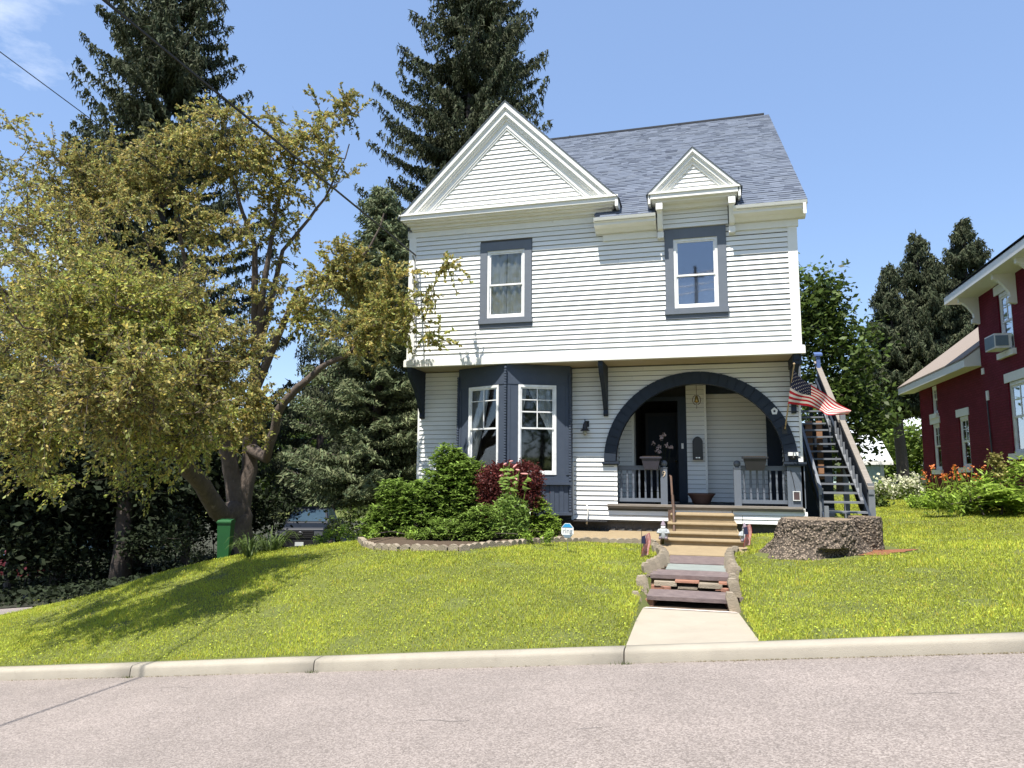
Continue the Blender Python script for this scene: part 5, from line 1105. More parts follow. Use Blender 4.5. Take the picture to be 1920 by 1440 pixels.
# ============================================================ VEHICLES
def lerp(a, b, t): return a+(b-a)*t
def vehicle(name, label, cat, loc, rot, W, Lh, prof_low, prof_cab, paint, pickup=False):
    """prof: side outline (y back-to-front: y=0 front), z ; built facing -Y"""
    t = thing(name, label, cat, loc); c, s = math.cos(rot), math.sin(rot)
    def T(x, y, z): return V(loc[0]+x*c-y*s, loc[1]+x*s+y*c, loc[2]+z)
    def body(P, w0, w1, zmin, zmax, nm, m):
        mb = MB(); n = len(P)
        def wd(z): return lerp(w0, w1, (z-zmin)/(zmax-zmin))/2
        a = [T(-wd(z), y, z) for y, z in P]; b = [T(wd(z), y, z) for y, z in P]
        mb.add(a+b, [tuple(range(n)), tuple(range(n, 2*n))[::-1]]+[(i, n+i, n+(i+1) % n, (i+1) % n) for i in range(n)]); o = obj(nm, mb, m, t)
        bv = o.modifiers.new('bevel', 'BEVEL'); bv.width = .035; bv.segments = 2; return o
    bo = body(prof_low, W, W*.96, .3, 1.2, 'body', paint); cb = body(prof_cab, W*.94, W*.74, prof_cab[0][1], max(p[1] for p in prof_cab), 'cab', paint)
    zc0 = prof_cab[0][1]; zc1 = max(p[1] for p in prof_cab)
    y0, y1 = prof_cab[0][0], prof_cab[1][0]
    def wc(z): return lerp(W*.94, W*.74, (z-zc0)/(zc1-zc0))/2-.05
    mb = MB(); e = .012; za, zb = zc0+.07, zc1-.08; ya = lerp(y0, y1, (za-zc0)/(prof_cab[1][1]-zc0))-e; yb = lerp(y0, y1, (zb-zc0)/(prof_cab[1][1]-zc0))-e
    mb.hexa([T(-wc(za)+.04, ya-.015, za), T(wc(za)-.04, ya-.015, za), T(wc(za)-.04, ya+.02, za), T(-wc(za)+.04, ya+.02, za), T(-wc(zb)+.04, yb-.015, zb), T(wc(zb)-.04, yb-.015, zb), T(wc(zb)-.04, yb+.02, zb), T(-wc(zb)+.04, yb+.02, zb)]); obj('windshield', mb, M_WSHLD, t)
    yr = prof_cab[2][0]
    for sg in (-1, 1):
        mb = MB(); mb.prism([T(sg*(wc(za)+.053), ya+.22, za), T(sg*(wc(za)+.053), yr-.10, za), T(sg*(wc(zb)+.053), yr-.18, zb), T(sg*(wc(zb)+.053), yb+.22, zb)], T(sg*.012, 0, 0)-T(0, 0, 0)); obj('side_window', mb, M_WSHLD, t)
        mb = MB(); mb.box(-.1, .1, -.06, .06, -.07, .07); mb.v = [tuple(T(sg*(W/2+.08)+p[0], y0+.35+p[1], zc0+.1+p[2])) for p in mb.v]; obj('wing_mirror', mb, paint, t)
        for yy in (.85, Lh-.95):
            mb = MB(); mb.tube([T(sg*(W/2-.22), yy, .36), T(sg*(W/2-.0), yy, .36)], .36, 18); w = obj('wheel', mb, M_TYRE, t); mb = MB(); mb.tube([T(sg*(W/2-.02), yy, .36), T(sg*(W/2+.012), yy, .36)], .21, 12); obj('rim', mb, M_CHROME, w)
        mb = MB(); mb.box(-.17, .17, -.03, .03, -.08, .08); mb.v = [tuple(T(sg*(W/2-.24)+p[0], -.015+p[1], .86+p[2])) for p in mb.v]; obj('headlight', mb, mat('headlight_lens', (.10, .11, .12), .3) if 'headlight_lens' not in MATS else MATS['headlight_lens'], t)
    def bx(nm, m, x0, x1, ya, yb, z0, z1):
        mb = MB(); mb.box(x0, x1, ya, yb, z0, z1); mb.v = [tuple(T(*p)) for p in mb.v]; return obj(nm, mb, m, t)
    g = bx('grille', M_DARK, -.52, .52, -.035, .03, .66, .98)
    mb = MB()
    for i in range(4): mb.box(-.5, .5, -.045, -.03, .69+i*.075, .705+i*.075)
    mb.v = [tuple(T(*p)) for p in mb.v]; obj('grille_bar', mb, M_BLACK, g)
    mb = MB(); mb.tube([T(.085*math.cos(a), -.055, .86+.065*math.sin(a)) for a in np.linspace(0, 6.283, 17)], .012, 5); mb.tube([T(.045*math.cos(a), -.055, .875+.05*math.sin(a)) for a in np.linspace(0, 6.283, 13)], .01, 5); obj('badge', mb, M_CHROME, g)
    bx('bumper', M_BLACK if pickup else paint, -W/2+.02, W/2-.02, -.14, .08, .36, .60); bx('licence_plate', M_PLATE, -.17, .17, -.155, -.14, .38, .53)
    return t
tz = -1.62
tr = vehicle('pickup_truck', 'black pickup truck parked on the shaded driveway beyond the lawn', 'pickup truck', (-15.95, 26.0, tz), .35, 1.92, 5.4,
    [(0, .42), (-.02, .70), (.02, 1.02), (.15, 1.12), (1.35, 1.22), (5.3, 1.18), (5.38, 1.1), (5.38, .45)], [(1.15, 1.20), (1.80, 1.78), (3.2, 1.80), (3.75, 1.2)], M_PAINT, True)
rc = vehicle('red_car', 'red car parked behind the dark trunks at far left', 'car', (-27.0, 24.5, -3.05), 1.45, 1.8, 4.4,
    [(0, .35), (0, .66), (.1, .80), (1.1, .92), (4.2, .96), (4.38, .9), (4.4, .4)], [(.95, .92), (1.75, 1.40), (3.0, 1.42), (3.9, .95)], M_REDP)

# ============================================================ VEGETATION
def unit(a): return a/(np.linalg.norm(a, axis=-1, keepdims=True)+1e-9)
def leaves(g, C, size, asp=.42, up=.5, tint=None, var=.28, warm=0.0, droop=0.0, dirs=None, tri=False):
    """one rhombic leaf per centre"""
    n = len(C); d = unit(rng.normal(0, 1, (n, 3))*V(1, 1, .7)-V(0, 0, droop)) if dirs is None else unit(dirs+rng.normal(0, .35, (n, 3)))
    nn = unit(rng.normal(0, 1, (n, 3))+V(0, 0, up*2)); s = unit(np.cross(d, nn)); L = (size*rng.uniform(.6, 1.3, n))[:, None]
    a = C-d*L*.5; b = C-s*L*asp*.5+d*L*.05; c = C+d*L*.5; e = C+s*L*asp*.5+d*L*.05
    t = np.ones((n, 3))*(1+rng.normal(0, var, (n, 1))).clip(.45, 1.7)
    if warm: w = rng.uniform(0, 1, n)[:, None]; t = t*(1+w*warm*V(.5, 0.0, -.3)-(1-w)*warm*V(.35, -.12, .1))
    if tint is not None: t = t*tint
    g.quads(np.stack([a-s*L*asp*.42, a+s*L*asp*.42, c], 1) if tri else np.stack([a, b, c, e], 1), t.clip(.02, 3))
def ell(n, c, r, shell=.0):
    d = unit(rng.normal(0, 1, (n, 3))); q = rng.uniform(shell**3, 1, n)**(1/3); return np.array(c)+d*q[:, None]*np.array(r)
class Tree:
    """limbs grown towards targets, pipe-model radii"""
    def __init__(s): s.P = []; s.par = []; s.fix = []
    def node(s, p, par, r=None): s.P.append(np.array(p, float)); s.par.append(par); s.fix.append(r); return len(s.P)-1
    def limb(s, pts, radii, par=-1, sub=4):
        last = par; P = [np.array(p, float) for p in pts]
        for i, p in enumerate(P):
            if i > 0:
                for k in range(1, sub):
                    f = k/sub; last = s.node(P[i-1]*(1-f)+p*f+rng.normal(0, .02, 3), last, radii[i-1]*(1-f)+radii[i]*f)
            last = s.node(p, last, radii[i])
        return last
    def grow(s, T, step=.45, jit=.12, zbias=.35):
        T = np.array(T); base = np.array(s.P); d = np.min(np.linalg.norm(T[:, None]-base[None], axis=2), 1); T = T[np.argsort(d)]; A = np.array(s.P); tips = []
        buf = np.zeros((len(A)+len(T)*14, 3)); buf[:len(A)] = A; n = len(A)
        for q in T:
            dv = q-buf[:n]; dd = np.sqrt((dv**2).sum(1)); cost = dd+zbias*np.maximum(0, buf[:n, 2]-q[2])*1.2
            k = int(np.argmin(cost)); D = dd[k]; m = min(12, max(1, int(D/step))); last = k; p0 = buf[k].copy(); sag = V(0, 0, .10*D)
            for i in range(1, m+1):
                f = i/m; p = p0+(q-p0)*f+sag*math.sin(math.pi*f)+ (rng.normal(0, jit*step, 3) if i < m else 0); last = s.node(p, last); buf[n] = p; n += 1
            tips.append(last)
        return tips
    def mesh(s, r0=.006, gam=2.3, k=6):
        n = len(s.P); ch = [[] for _ in range(n)]
        for i, p in enumerate(s.par):
            if p >= 0: ch[p].append(i)
        r = [0]*n
        for i in range(n-1, -1, -1):
            acc = sum(r[c]**gam for c in ch[i]); r[i] = max(r0, acc**(1/gam)) if acc else r0
            if s.fix[i] is not None: r[i] = s.fix[i]
            elif r[i] > .045: r[i] = .045
        mb = MB(); done = [False]*n
        for i in range(n):
            for j, c in enumerate(ch[i]):
                pts = [s.P[i], s.P[c]]; rad = [min(r[i], r[c]*1.5 if s.fix[c] is None or s.fix[i] is None else r[i]), r[c]]; cur = c
                if j > 0 or i == 0 or True:
                    if done[c]: continue
                    while ch[cur]:
                        nx = max(ch[cur], key=lambda q: r[q]); done[nx] = True; pts.append(s.P[nx]); rad.append(r[nx]); cur = nx
                    done[c] = True; R_ = max(rad); mb.tube(pts, rad, k=12 if R_ > .1 else (6 if R_ > .02 else 3), cap=False)
        return mb

# ---- the big cherry tree
BX, BY = onY(447, 1000, 14.4)[0], 14.4; BZ = gz(BX, BY)
ch_ = thing('cherry_tree', 'large spreading cherry tree with bronze olive leaves on the left of the lawn', 'tree', (BX, BY, BZ))
T = Tree()
root = T.node((BX+.05, BY, BZ-.15), -1, .42); r1 = T.limb([onY(446, 985, 14.4), onY(448, 950, 14.4)], [.30, .265], root, 2)
m1 = T.limb([onY(438, 900, 14.3), onY(424, 840, 14.1), onY(415, 780, 13.8), onY(395, 690, 13.4), onY(372, 600, 13.2), onY(345, 480, 13.0), onY(330, 380, 13.0)], [.20, .165, .135, .10, .07, .045, .03], r1, 3)
m2 = T.limb([onY(462, 900, 14.5), onY(468, 840, 14.5), onY(470, 770, 14.3), onY(478, 690, 14.1), onY(488, 600, 14.0), onY(497, 520, 13.9), onY(512, 430, 13.9), onY(530, 350, 14.0)], [.19, .16, .13, .105, .085, .065, .045, .025], r1, 3)
k500 = T.limb([onY(478, 460, 13.8), onY(455, 400, 13.6), onY(432, 330, 13.5), onY(425, 260, 13.5)], [.06, .045, .03, .02], m2-12, 3)
T.limb([onY(530, 470, 14.2), onY(580, 410, 14.4), onY(620, 350, 14.5), onY(655, 270, 14.6)], [.045, .035, .025, .015], m2-12, 3)
T.limb([onY(500, 860, 14.3), onY(520, 775, 13.9), onY(560, 725, 13.8), onY(600, 690, 13.8), onY(650, 668, 13.9), onY(700, 610, 14.0), onY(760, 560, 14.1)], [.11, .10, .085, .065, .05, .035, .02], m1+4, 3)
T.limb([onY(560, 540, 14.2), onY(620, 520, 14.2), onY(690, 470, 14.3), onY(720, 400, 14.4)], [.05, .035, .025, .015], m2-14, 3)
T.limb([onY(418, 968, 13.9), onY(388, 925, 13.2), onY(352, 880, 12.4), onY(330, 830, 11.8), onY(270, 780, 11.0), onY(190, 730, 10.4), onY(110, 700, 10.0), onY(30, 650, 9.8)], [.22, .19, .17, .14, .11, .09, .07, .04], r1, 3)
T.limb([onY(300, 700, 11.4), onY(260, 600, 11.2), onY(210, 480, 11.4), onY(170, 370, 11.6)], [.06, .045, .03, .02], m1-14, 3)
BL = [(60, 420, 75, 10.6, 1), (20, 640, 80, 9.7, 1), (120, 540, 95, 9.2, .9), (210, 450, 95, 11.2, .7), (200, 610, 110, 8.0, 1.1), (315, 560, 95, 9.0, 1.2), (320, 690, 110, 8.0, 1.3), (180, 740, 110, 7.5, 1.2),
      (60, 780, 85, 7.6, 1.1), (70, 850, 55, 8.8, .8), (420, 680, 80, 9.4, 1.2), (450, 770, 62, 12.6, 1.3), (300, 800, 90, 9.0, 1.2), (390, 800, 60, 10.8, 1), (210, 340, 85, 12.0, 1.1), (120, 340, 70, 11.4, .9), (320, 310, 75, 12.6, 1),
      (430, 270, 75, 13.2, 1), (510, 250, 60, 13.8, .8), (590, 245, 55, 14.2, .8), (640, 210, 35, 14.5, .5), (560, 320, 65, 14.0, .8), (480, 380, 75, 13.4, .7), (400, 420, 75, 13.0, .7), (640, 340, 45, 14.6, .35), (560, 440, 60, 14.2, .22),
      (620, 560, 60, 13.8, 1.3), (670, 550, 65, 14.0, 1.5), (640, 640, 55, 13.7, 1.0), (700, 620, 60, 13.8, 1.3), (742, 590, 50, 14.0, .9), (730, 525, 34, 14.1, .5), (650, 500, 45, 14.0, .7), (560, 600, 45, 13.6, .6), (500, 560, 50, 13.4, .35), (800, 590, 36, 14.2, .38), (822, 632, 26, 14.3, .22), (850, 508, 22, 14.3, .22), (800, 520, 30, 14.3, .18), (720, 480, 36, 14.3, .4),
      (140, 905, 38, 9.9, .55), (100, 935, 22, 9.9, .35), (30, 250, 30, 11.0, .2), (10, 330, 40, 10.8, .5), (250, 860, 60, 10.4, .7), (360, 740, 60, 9.4, 1), (40, 530, 60, 9.8, .8), (655, 200, 20, 14.6, .2), (350, 250, 40, 13, .4), (430, 440, 40, 13, .4), (640, 470, 40, 14.2, .3)]
tg = []; w = []
for px, py, rp, Y, dn in BL:
    c = onY(px, py, Y); rr = rp/1331*np.dot(c-V(0, 0, ZE), Fv); n = int(max(4, 34*dn*(rp/80)**2*1.9)); tg.append(ell(n, c, (rr, rr*1.05, rr), 0)); w += [dn]*n
for q, rr in (((-8.9, 6.5, 4.1), 1.1), ((-9.4, 7.5, 4.8), 1.2), ((-10.1, 8.7, 3.8), 1.2), ((-8.3, 7.4, 3.5), .8), ((-10.5, 6.5, 4.6), 1.3)): tg.append(ell(26, q, (rr, rr, rr*.8)))
TG = np.concatenate(tg); TG[:, 2] = np.maximum(TG[:, 2], 1.4)
sel = ~((TG[:, 0] > -7.3) & (TG[:, 1] > 15.0)); TG = TG[sel]
ncl = np.array([mn.noise(Vector(p)*.85) for p in TG]); TG = TG[ncl > -.22]
tips = T.grow(TG, .42, .14)
tm = T.mesh(.006); obj('trunk', tm, M_BARK, ch_, smooth=True)
tw = MB(); C = []; D = []; TT = []
for i in tips:
    p = T.P[i]; d0 = unit(p-T.P[T.par[i]]); shade_ = 1+rng.normal(0, .13); gq = np.clip((6.2-p[2])/3.0, 0, 1)*np.clip(.5+2.2*mn.noise(Vector(p)*.6), 0, 1); gt = V(1, 1, 1)*(1-gq)+V(1.02, 1.16, .78)*gq
    for k in range(4):
        d = unit(d0*.7+rng.normal(0, .6, 3)); L_ = rng.uniform(.28, .62); s0 = p-d0*rng.uniform(0, .35); a = s0+d*L_*.55+V(0, 0, .03); b = s0+d*L_-V(0, 0, L_*.12); tw.tube([s0, a, b], [.006, .004, .002], 3, False)
        m_ = int(L_*62); f = rng.uniform(.08, 1.05, m_)[:, None]; q = s0+(a-s0)*np.minimum(f/.55, 1)+(b-a)*np.maximum(0, (f-.55)/.45); od = rng.normal(0, 1, (m_, 3)); C.append(q+unit(od)*.032); D.append(unit(od)*.9+d*.8-V(0, 0, .35)); TT.append(np.full((m_, 3), shade_)*gt)
obj('twigs', tw, M_BARK, ch_, kind='stuff')
C = np.concatenate(C); D = np.concatenate(D); TT = np.concatenate(TT); g = NP(); dist_ = C[:, 1]/11.5
n = len(C); leaves(g, C, .078*np.clip(dist_, .8, 1.3)[:, None][:, 0], .48, .35, TT.clip(.5, 1.5), .32, .5, dirs=D, tri=False)
crown = npobj('crown', g, M_LEAF, ch_); print('cherry', len(tips), n)
# knots on the trunk

# ---- small leafy limb entering from a tree left of the frame
# ---- spruces
def spruce(name, label, x, y, z, H, Rm, m, trunk_r, seed, z0=1.5, droop=.35, group=None, dens=1.0, prof=None, spray=.20, tilt_up=.25, whorl=.48, nb=7, bark=M_BARK2, lowbare=0, hang=.8, qw=.30):
    rg = np.random.default_rng(seed); t = thing(name, label, 'spruce tree', (x, y, z), group)
    mb = MB(); mb.tube([(x+rg.normal(0, .05), y+rg.normal(0, .05), z+H*q) for q in np.linspace(-.01, .985, 12)], [trunk_r*(1-q)**.85+.015 for q in np.linspace(0, 1, 12)], 9); obj('trunk', mb, bark, t, smooth=True)
    br = MB(); C = []; D = []; h = z0
    prof = prof or (lambda q: (1-q)**.75)
    while h < H*.985:
        q = h/H; L = Rm*prof(q)
        for k in range(max(4, int(nb*(1-.35*q)))):
            if rg.uniform() < .10: continue
            a = rg.uniform(0, 2*math.pi); l = L*(rg.uniform(.35, 1.2) if rg.uniform() < .5 else rg.uniform(.75, 1.1))+.1; d = V(math.cos(a), math.sin(a), 0); sgn = V(-d[1], d[0], 0); z1 = z+h+rg.uniform(-.5, .5)*whorl
            ns = 7; P = []
            for i in range(ns+1):
                s = i/ns; P.append(V(x, y, z1)+d*l*s+V(0, 0, l*(tilt_up*s*.6-droop*s*(1.35-s)*1.0+ (.42*tilt_up)*s**3))+sgn*rg.normal(0, .03*l)*s)
            br.tube(P, [.035*(1-i/ns)*min(1, l/3)+.006 for i in range(ns+1)], 3, False)
            nt_ = int(l/.20*dens)+1
            for i in range(nt_):
                s = .16+.84*(i+rg.uniform())/nt_; j = min(ns-1, int(s*ns)); f = s*ns-j; p = P[j]*(1-f)+P[j+1]*f
                for sg in (-1, 1):
                    tl = (.24+.46*(1-s)*min(l, 3.2)*.5)*rg.uniform(.6, 1.2); td = unit(d*.65+sgn*sg*1.0+V(0, 0, -.15)); m_ = max(2, int(tl/.11))
                    for q2 in range(m_):
                        c = p+td*tl*(q2+.6)/m_+V(0, 0, -.10*((q2+1)/m_)**2); C.append(c); D.append(td*.7+V(0, 0, -.5)); 
                        for _ in range(2 if hang > .5 else 1): C.append(c+rg.normal(0, .03, 3)+V(0, 0, -hang*rg.uniform(.04, .26))); D.append(V(rg.normal(0, .2), rg.normal(0, .2), -1.0) if hang > .3 else td+rg.normal(0, .4, 3))
            C.append(P[-1]); D.append(d+V(0, 0, .3))
        h += whorl*rg.uniform(.7, 1.25)*(1-.3*q)
    for q in np.linspace(.93, 1.0, 8): C.append(V(x, y, z+H*q)); D.append(V(rg.normal(0, .3), rg.normal(0, .3), 1))
    C = np.array(C); D = np.array(D); obj('branches', br, bark, t)
    g = NP(); leaves(g, C, spray, qw, .1, None, .34, .25, dirs=D, tri=True)
    npobj('crown', g, m, t); print(name, len(C)); return t
def at_px(px, Y): p = onY(px, 900, Y); return p[0]
xA = at_px(262, 24); spruce('spruce_tree', 'tall dark spruce rising behind the cherry tree at upper left', xA, 24, -2.2, 27, 6.5, M_SPR, .42, 11, z0=3, droop=.25, prof=lambda q: min(1, (1-q)**.55*1.05), whorl=.56, nb=9, dens=1.45, hang=.55, tilt_up=.40, spray=.25, qw=.40)
xB = at_px(872, 36); spruce('spruce_tree', 'tall dark drooping spruce directly behind the front gable', xB, 36, -1.0, 37, 6.6, M_SPR, .5, 12, z0=5, droop=.30, prof=lambda q: min(1, (1-q)**.62*1.25), whorl=.54, nb=9, dens=1.15, hang=.9, spray=.32, tilt_up=.35, qw=.36)
xC = at_px(690, 20); spruce('spruce_tree', 'blue green spruce with feathery layers between the cherry tree and the house', xC, 20.5, gz(xC, 20.5)-.1, 12.2, 3.1, M_SPRB, .20, 13, z0=2.0, droop=.16, prof=lambda q: (1-q)**.62, whorl=.26, nb=11, spray=.17, hang=.15, tilt_up=.15, qw=.42, dens=2.6)
xD = at_px(560, 26); spruce('spruce_tree', 'dark spruce in shade behind the driveway', xD-1.5, 30, -2.2, 13, 3.6, M_SPR, .25, 14, z0=3.2, droop=.3, whorl=.6, nb=7, spray=.24)
for i, (px, Y, H, Rm, lab) in enumerate([(1692, 47, 14.0, 3.8, 'left spruce of the weeping group beyond the brick house'), (1748, 48, 16.2, 4.6, 'middle spruce of the weeping group beyond the brick house'), (1842, 50, 17.6, 5.0, 'right and tallest spruce of the weeping group beyond the brick house')]):
    spruce('spruce_tree', lab, at_px(px, Y), Y, .8, H, Rm, M_SPR, .35, 20+i, z0=5.2, droop=.34, whorl=.42, nb=10, prof=lambda q: min(1, (1-q)**.95*1.5), hang=1.3, spray=.28, qw=.36, dens=2.3, group='weeping spruces beyond the brick house', tilt_up=.25)

# ---- generic broadleaf trees and bushes
def broad(name, label, cat, base, blobs, m, leaf=.11, dens=260, trunk=.18, var=.3, group=None, asp=.55, stems=None, warm=.15, up=.6, bark=M_BARK2, targets=10, tint=None, shell=.45, cl=.13):
    t = thing(name, label, cat, base, group); T = Tree(); b = V(*base); top = np.mean([V(*q[:3]) for q in blobs], 0)
    if trunk: T.node(b-V(0, 0, .1), -1, trunk); T.limb([b*.6+top*.4+V(.1, 0, 0), b*.25+top*.75], [trunk*.75, trunk*.4], 0, 3)
    else: T.node(b, -1, .03)
    tg = []; nn = []
    for q in blobs:
        c = V(*q[:3]); r = q[3]; rz_ = q[4] if len(q) > 4 else r; k = max(3, int(targets*r*r*1.6)); tg.append(ell(k, c, (r, r, rz_), shell)); nn += [r]*k
    TG = np.concatenate(tg); TG[:, 2] = np.maximum(TG[:, 2], base[2]+.08); T.grow(TG, max(.25, .12*np.ptp(TG[:, 2])), .15, .1)
    obj('trunk' if trunk > .05 else 'stem', T.mesh(.006 if leaf < .09 else .012), bark, t)
    k = max(4, int(dens/ (targets*1.6))); C = np.repeat(TG, k, 0); C = C+rng.normal(0, cl*(1+.8*np.mean(nn)*.4), C.shape); ti = np.repeat(np.clip(1+rng.normal(0, .2, (len(TG), 1)), .5, 1.5), k, 0)*np.ones((1, 3))
    if tint is not None: ti = ti*tint
    C[:, 2] = np.maximum(C[:, 2], base[2]+.02)
    g = NP(); leaves(g, C, leaf, asp, up, ti, var, warm); npobj('crown' if cat == 'tree' else 'foliage', g, m, t); return t
def pb(lst, Y):      # pixel blobs -> world blobs
    o = []
    for q in lst:
        Yq = q[3] if len(q) > 3 else Y; c = onY(q[0], q[1], Yq); r = q[2]/1331*np.dot(c-V(0, 0, ZE), Fv); o.append((*c, r))
    return o
# maple right of the house
broad('maple_tree', 'dense broadleaf tree standing behind the outside staircase', 'tree', (6.0, 36, .7), pb([(1520, 560, 42), (1545, 545, 35), (1525, 640, 60), (1570, 620, 45), (1590, 680, 45), (1530, 740, 60), (1600, 740, 45), (1630, 780, 38), (1590, 810, 38), (1550, 850, 45), (1640, 820, 20), (1620, 640, 25), (1500, 600, 40), (1505, 520, 20)], 36), M_DEC, .30, 800, .28, targets=9, cl=.3, shell=.2)
broad('background_tree', 'bright green tree between the garage and the brick house', 'tree', (15, 62, 1), pb([(1690, 830, 34), (1715, 815, 28), (1670, 860, 30), (1700, 880, 34), (1735, 850, 35), (1660, 905, 25), (1715, 905, 30)], 62), M_DECB, .36, 500, .25, targets=6, cl=.35, group='trees beyond the garden')
broad('background_tree', 'mid green tree rising behind the garage roof', 'tree', (11, 75, 1), pb([(1610, 840, 30), (1640, 820, 30), (1590, 880, 30), (1680, 840, 30), (1625, 885, 30), (1560, 900, 30)], 75), M_DEC, .5, 320, .3, targets=5, cl=.4, group='trees beyond the garden')
# shrubs: cream hydrangea, fern bed and day lilies along the brick house
def placed(name, label, cat, pix, Y, m, leaf, dens, base=None, **kw):
    bl = pb(pix, Y); c = np.mean([V(*q[:3]) for q in bl], 0); return broad(name, label, cat, (c[0], c[1], gz(c[0], c[1])), bl, m, leaf, dens, 0.0, **kw), bl
hy, hb = placed('hydrangea_bush', 'broad bush covered in cream flower heads left of the brick house corner', 'bush', [(1655, 920, 22), (1685, 918, 26), (1715, 916, 26), (1675, 935, 20), (1705, 936, 20), (1640, 930, 16)], 31, M_DECB, .16, 900, cl=.16)
def flowers(parent, name, bl, m, n, size, k=14, top=.2, rad=.09):
    g = NP(); C = []
    for i in range(n):
        q = random.choice(bl); d = unit(rng.normal(0, 1, 3)); d[2] = abs(d[2])*.8+top*.3; d[1] = -abs(d[1]); c = V(*q[:3])+d*q[3]*1.02; C.append(c+rng.normal(0, rad, (k, 3)))
    leaves(g, np.concatenate(C), size, .8, .4, None, .1); return npobj(name, g, m, parent, kind='stuff')
flowers(hy, 'blooms', hb, M_FLW, 120, .11, 10, .3, .10)
placed('green_bush', 'dark green shrub at the foot of the outside staircase', 'bush', [(1640, 950, 14), (1655, 958, 12), (1628, 940, 14)], 24, M_DEC, .13, 900, cl=.1)
# ferns
def fern(x, y, z, r, label, nfr=16, m=None, tall=1.0):
    t = thing('fern', label, 'fern', (x, y, z), 'ferns along the brick house'); g = NP(); C = []; D = []; S = []
    for i in range(nfr):
        a = random.uniform(0, 6.28); L_ = r*random.uniform(.75, 1.15); d = V(math.cos(a), math.sin(a), 0); s = V(-d[1], d[0], 0); el = random.uniform(.5, 1.2)*tall; n = 22
        for j in range(3, n):
            q = j/n; p = V(x, y, z)+d*L_*q*.9+V(0, 0, L_*el*(1.5*q-1.05*q*q)); w = .17*r*math.sin(math.pi*min(1, q*1.02))**.7+.02
            for sg in (-1, 1): C.append(p+s*sg*w*.5); D.append(s*sg*1.0+d*.35-V(0, 0, .15)); S.append(w)
    C = np.array(C); D = unit(np.array(D)); S = np.array(S)[:, None]; nrm_ = unit(rng.normal(0, .25, C.shape)+V(0, 0, 1)); si = unit(np.cross(D, nrm_)); hw = .022*r/.6
    q = np.stack([C-D*S*.5, C-si*hw, C+D*S*.55, C+si*hw], 1); g.quads(q, np.ones((len(C), 3))*(1+rng.normal(0, .2, (len(C), 1))).clip(.5, 1.5)); return npobj('frond', g, m or M_FERN, t), t
for i, (px, py, r, lab) in enumerate([(1905, 905, 1.2, 'tallest'), (1868, 915, 1.1, 'second'), (1835, 925, .9, 'third'), (1888, 940, 1.0, 'front'), (1918, 945, 1.0, 'edge'), (1858, 940, .85, 'low'), (1930, 915, 1.2, 'rear')]):
    p = gp(px, py+22); fern(p[0], min(p[1], 19.5), gz(p[0], min(p[1], 19.5)), r, {'tallest': 'tall bright fern against the brick wall near the right edge', 'second': 'bright fern below the large lower window of the brick house', 'third': 'smaller fern between the day lilies and the taller ferns', 'front': 'arching fern at the front of the bed reaching over the lawn', 'edge': 'fern cut by the right edge at the front of the bed', 'low': 'low fern at the front of the bed beside the strap leaves', 'rear': 'rear fern at the right edge against the brick wall'}[lab], 34)
# day lilies: strap leaves, stems and orange flowers
def straps(g, x, y, z, r, n, w=.022, h=1.0):
    Q = []
    for i in range(n):
        a = random.uniform(0, 6.28); d = V(math.cos(a), math.sin(a), 0); s = V(-d[1], d[0], 0); L_ = r*random.uniform(.6, 1.2); o = V(x, y, z)+d*random.uniform(0, .12); hh = L_*random.uniform(.9, 1.4)*h; ww = w*random.uniform(.7, 1.2)
        P = [o+d*L_*q+V(0, 0, hh*(1.7*q-1.35*q*q)) for q in (0, .28, .55, .8, 1.0)]; W = [ww, ww, ww*.8, ww*.5, .002]
        for j in range(4): Q.append([P[j]-s*W[j]/2, P[j]+s*W[j]/2, P[j+1]+s*W[j+1]/2, P[j+1]-s*W[j+1]/2])
    Q = np.array(Q); g.quads(Q, np.repeat((1+rng.normal(0, .25, (len(Q)//4, 1))).clip(.5, 1.6), 4, 0)*np.ones((1, 3)))
LIL = [(1765, 955), (1790, 958), (1815, 962), (1838, 958), (1775, 945), (1800, 945), (1748, 955)]
for i, (px, py) in enumerate(LIL):
    p = gp(px, py); p[1] = min(p[1], 22); p = onY(px, py, p[1]); p[2] = gz(p[0], p[1]); t = thing('day_lily', 'clump of orange day lilies beside the brick house, '+['second from the left at the front', 'third from the left at the front', 'fourth from the left at the front', 'rightmost next to the ferns', 'rear left', 'rear middle', 'leftmost near the house corner'][i], 'flowers', p, 'day lilies beside the brick house')
    g = NP(); straps(g, p[0], p[1], p[2], .55, 60, .03); npobj('leaf_clump', g, M_PERE, t)
    mb = MB(); g = NP(); C = []
    for k in range(4):
        q = p+V(random.uniform(-.6, .6), random.uniform(-.3, .4), random.uniform(.75, 1.15)); mb.tube([p+V(random.uniform(-.1, .1), 0, 0), q], .006, 3, False); C.append(q+rng.normal(0, .035, (7, 3)))
    obj('stem', mb, M_PERE, t); leaves(g, np.concatenate(C), .085, .5, .3, None, .25); npobj('petals', g, M_FLO, t)
placed('bed_foliage', 'mass of yellow green leaves filling the bed between lilies and ferns', 'plants', [(1880, 912, 26), (1912, 895, 24), (1845, 925, 22), (1810, 930, 20), (1780, 928, 20), (1900, 930, 24), (1760, 935, 14)], 18.6, M_FERN, .14, 1400, cl=.12, asp=.3)
t = placed('goldenrod', 'tall brownish weed stalk above the ferns', 'plant', [(1870, 870, 9), (1874, 888, 8), (1868, 858, 5)], 18.5, M_LEAF, .09, 900, cl=.06)
placed('ground_cover', 'low leafy plants edging the bed in front of the brick house corner', 'plants', [(1715, 948, 10), (1735, 950, 11), (1750, 952, 10), (1725, 955, 9)], 22.5, M_PERE, .10, 1500, cl=.08)

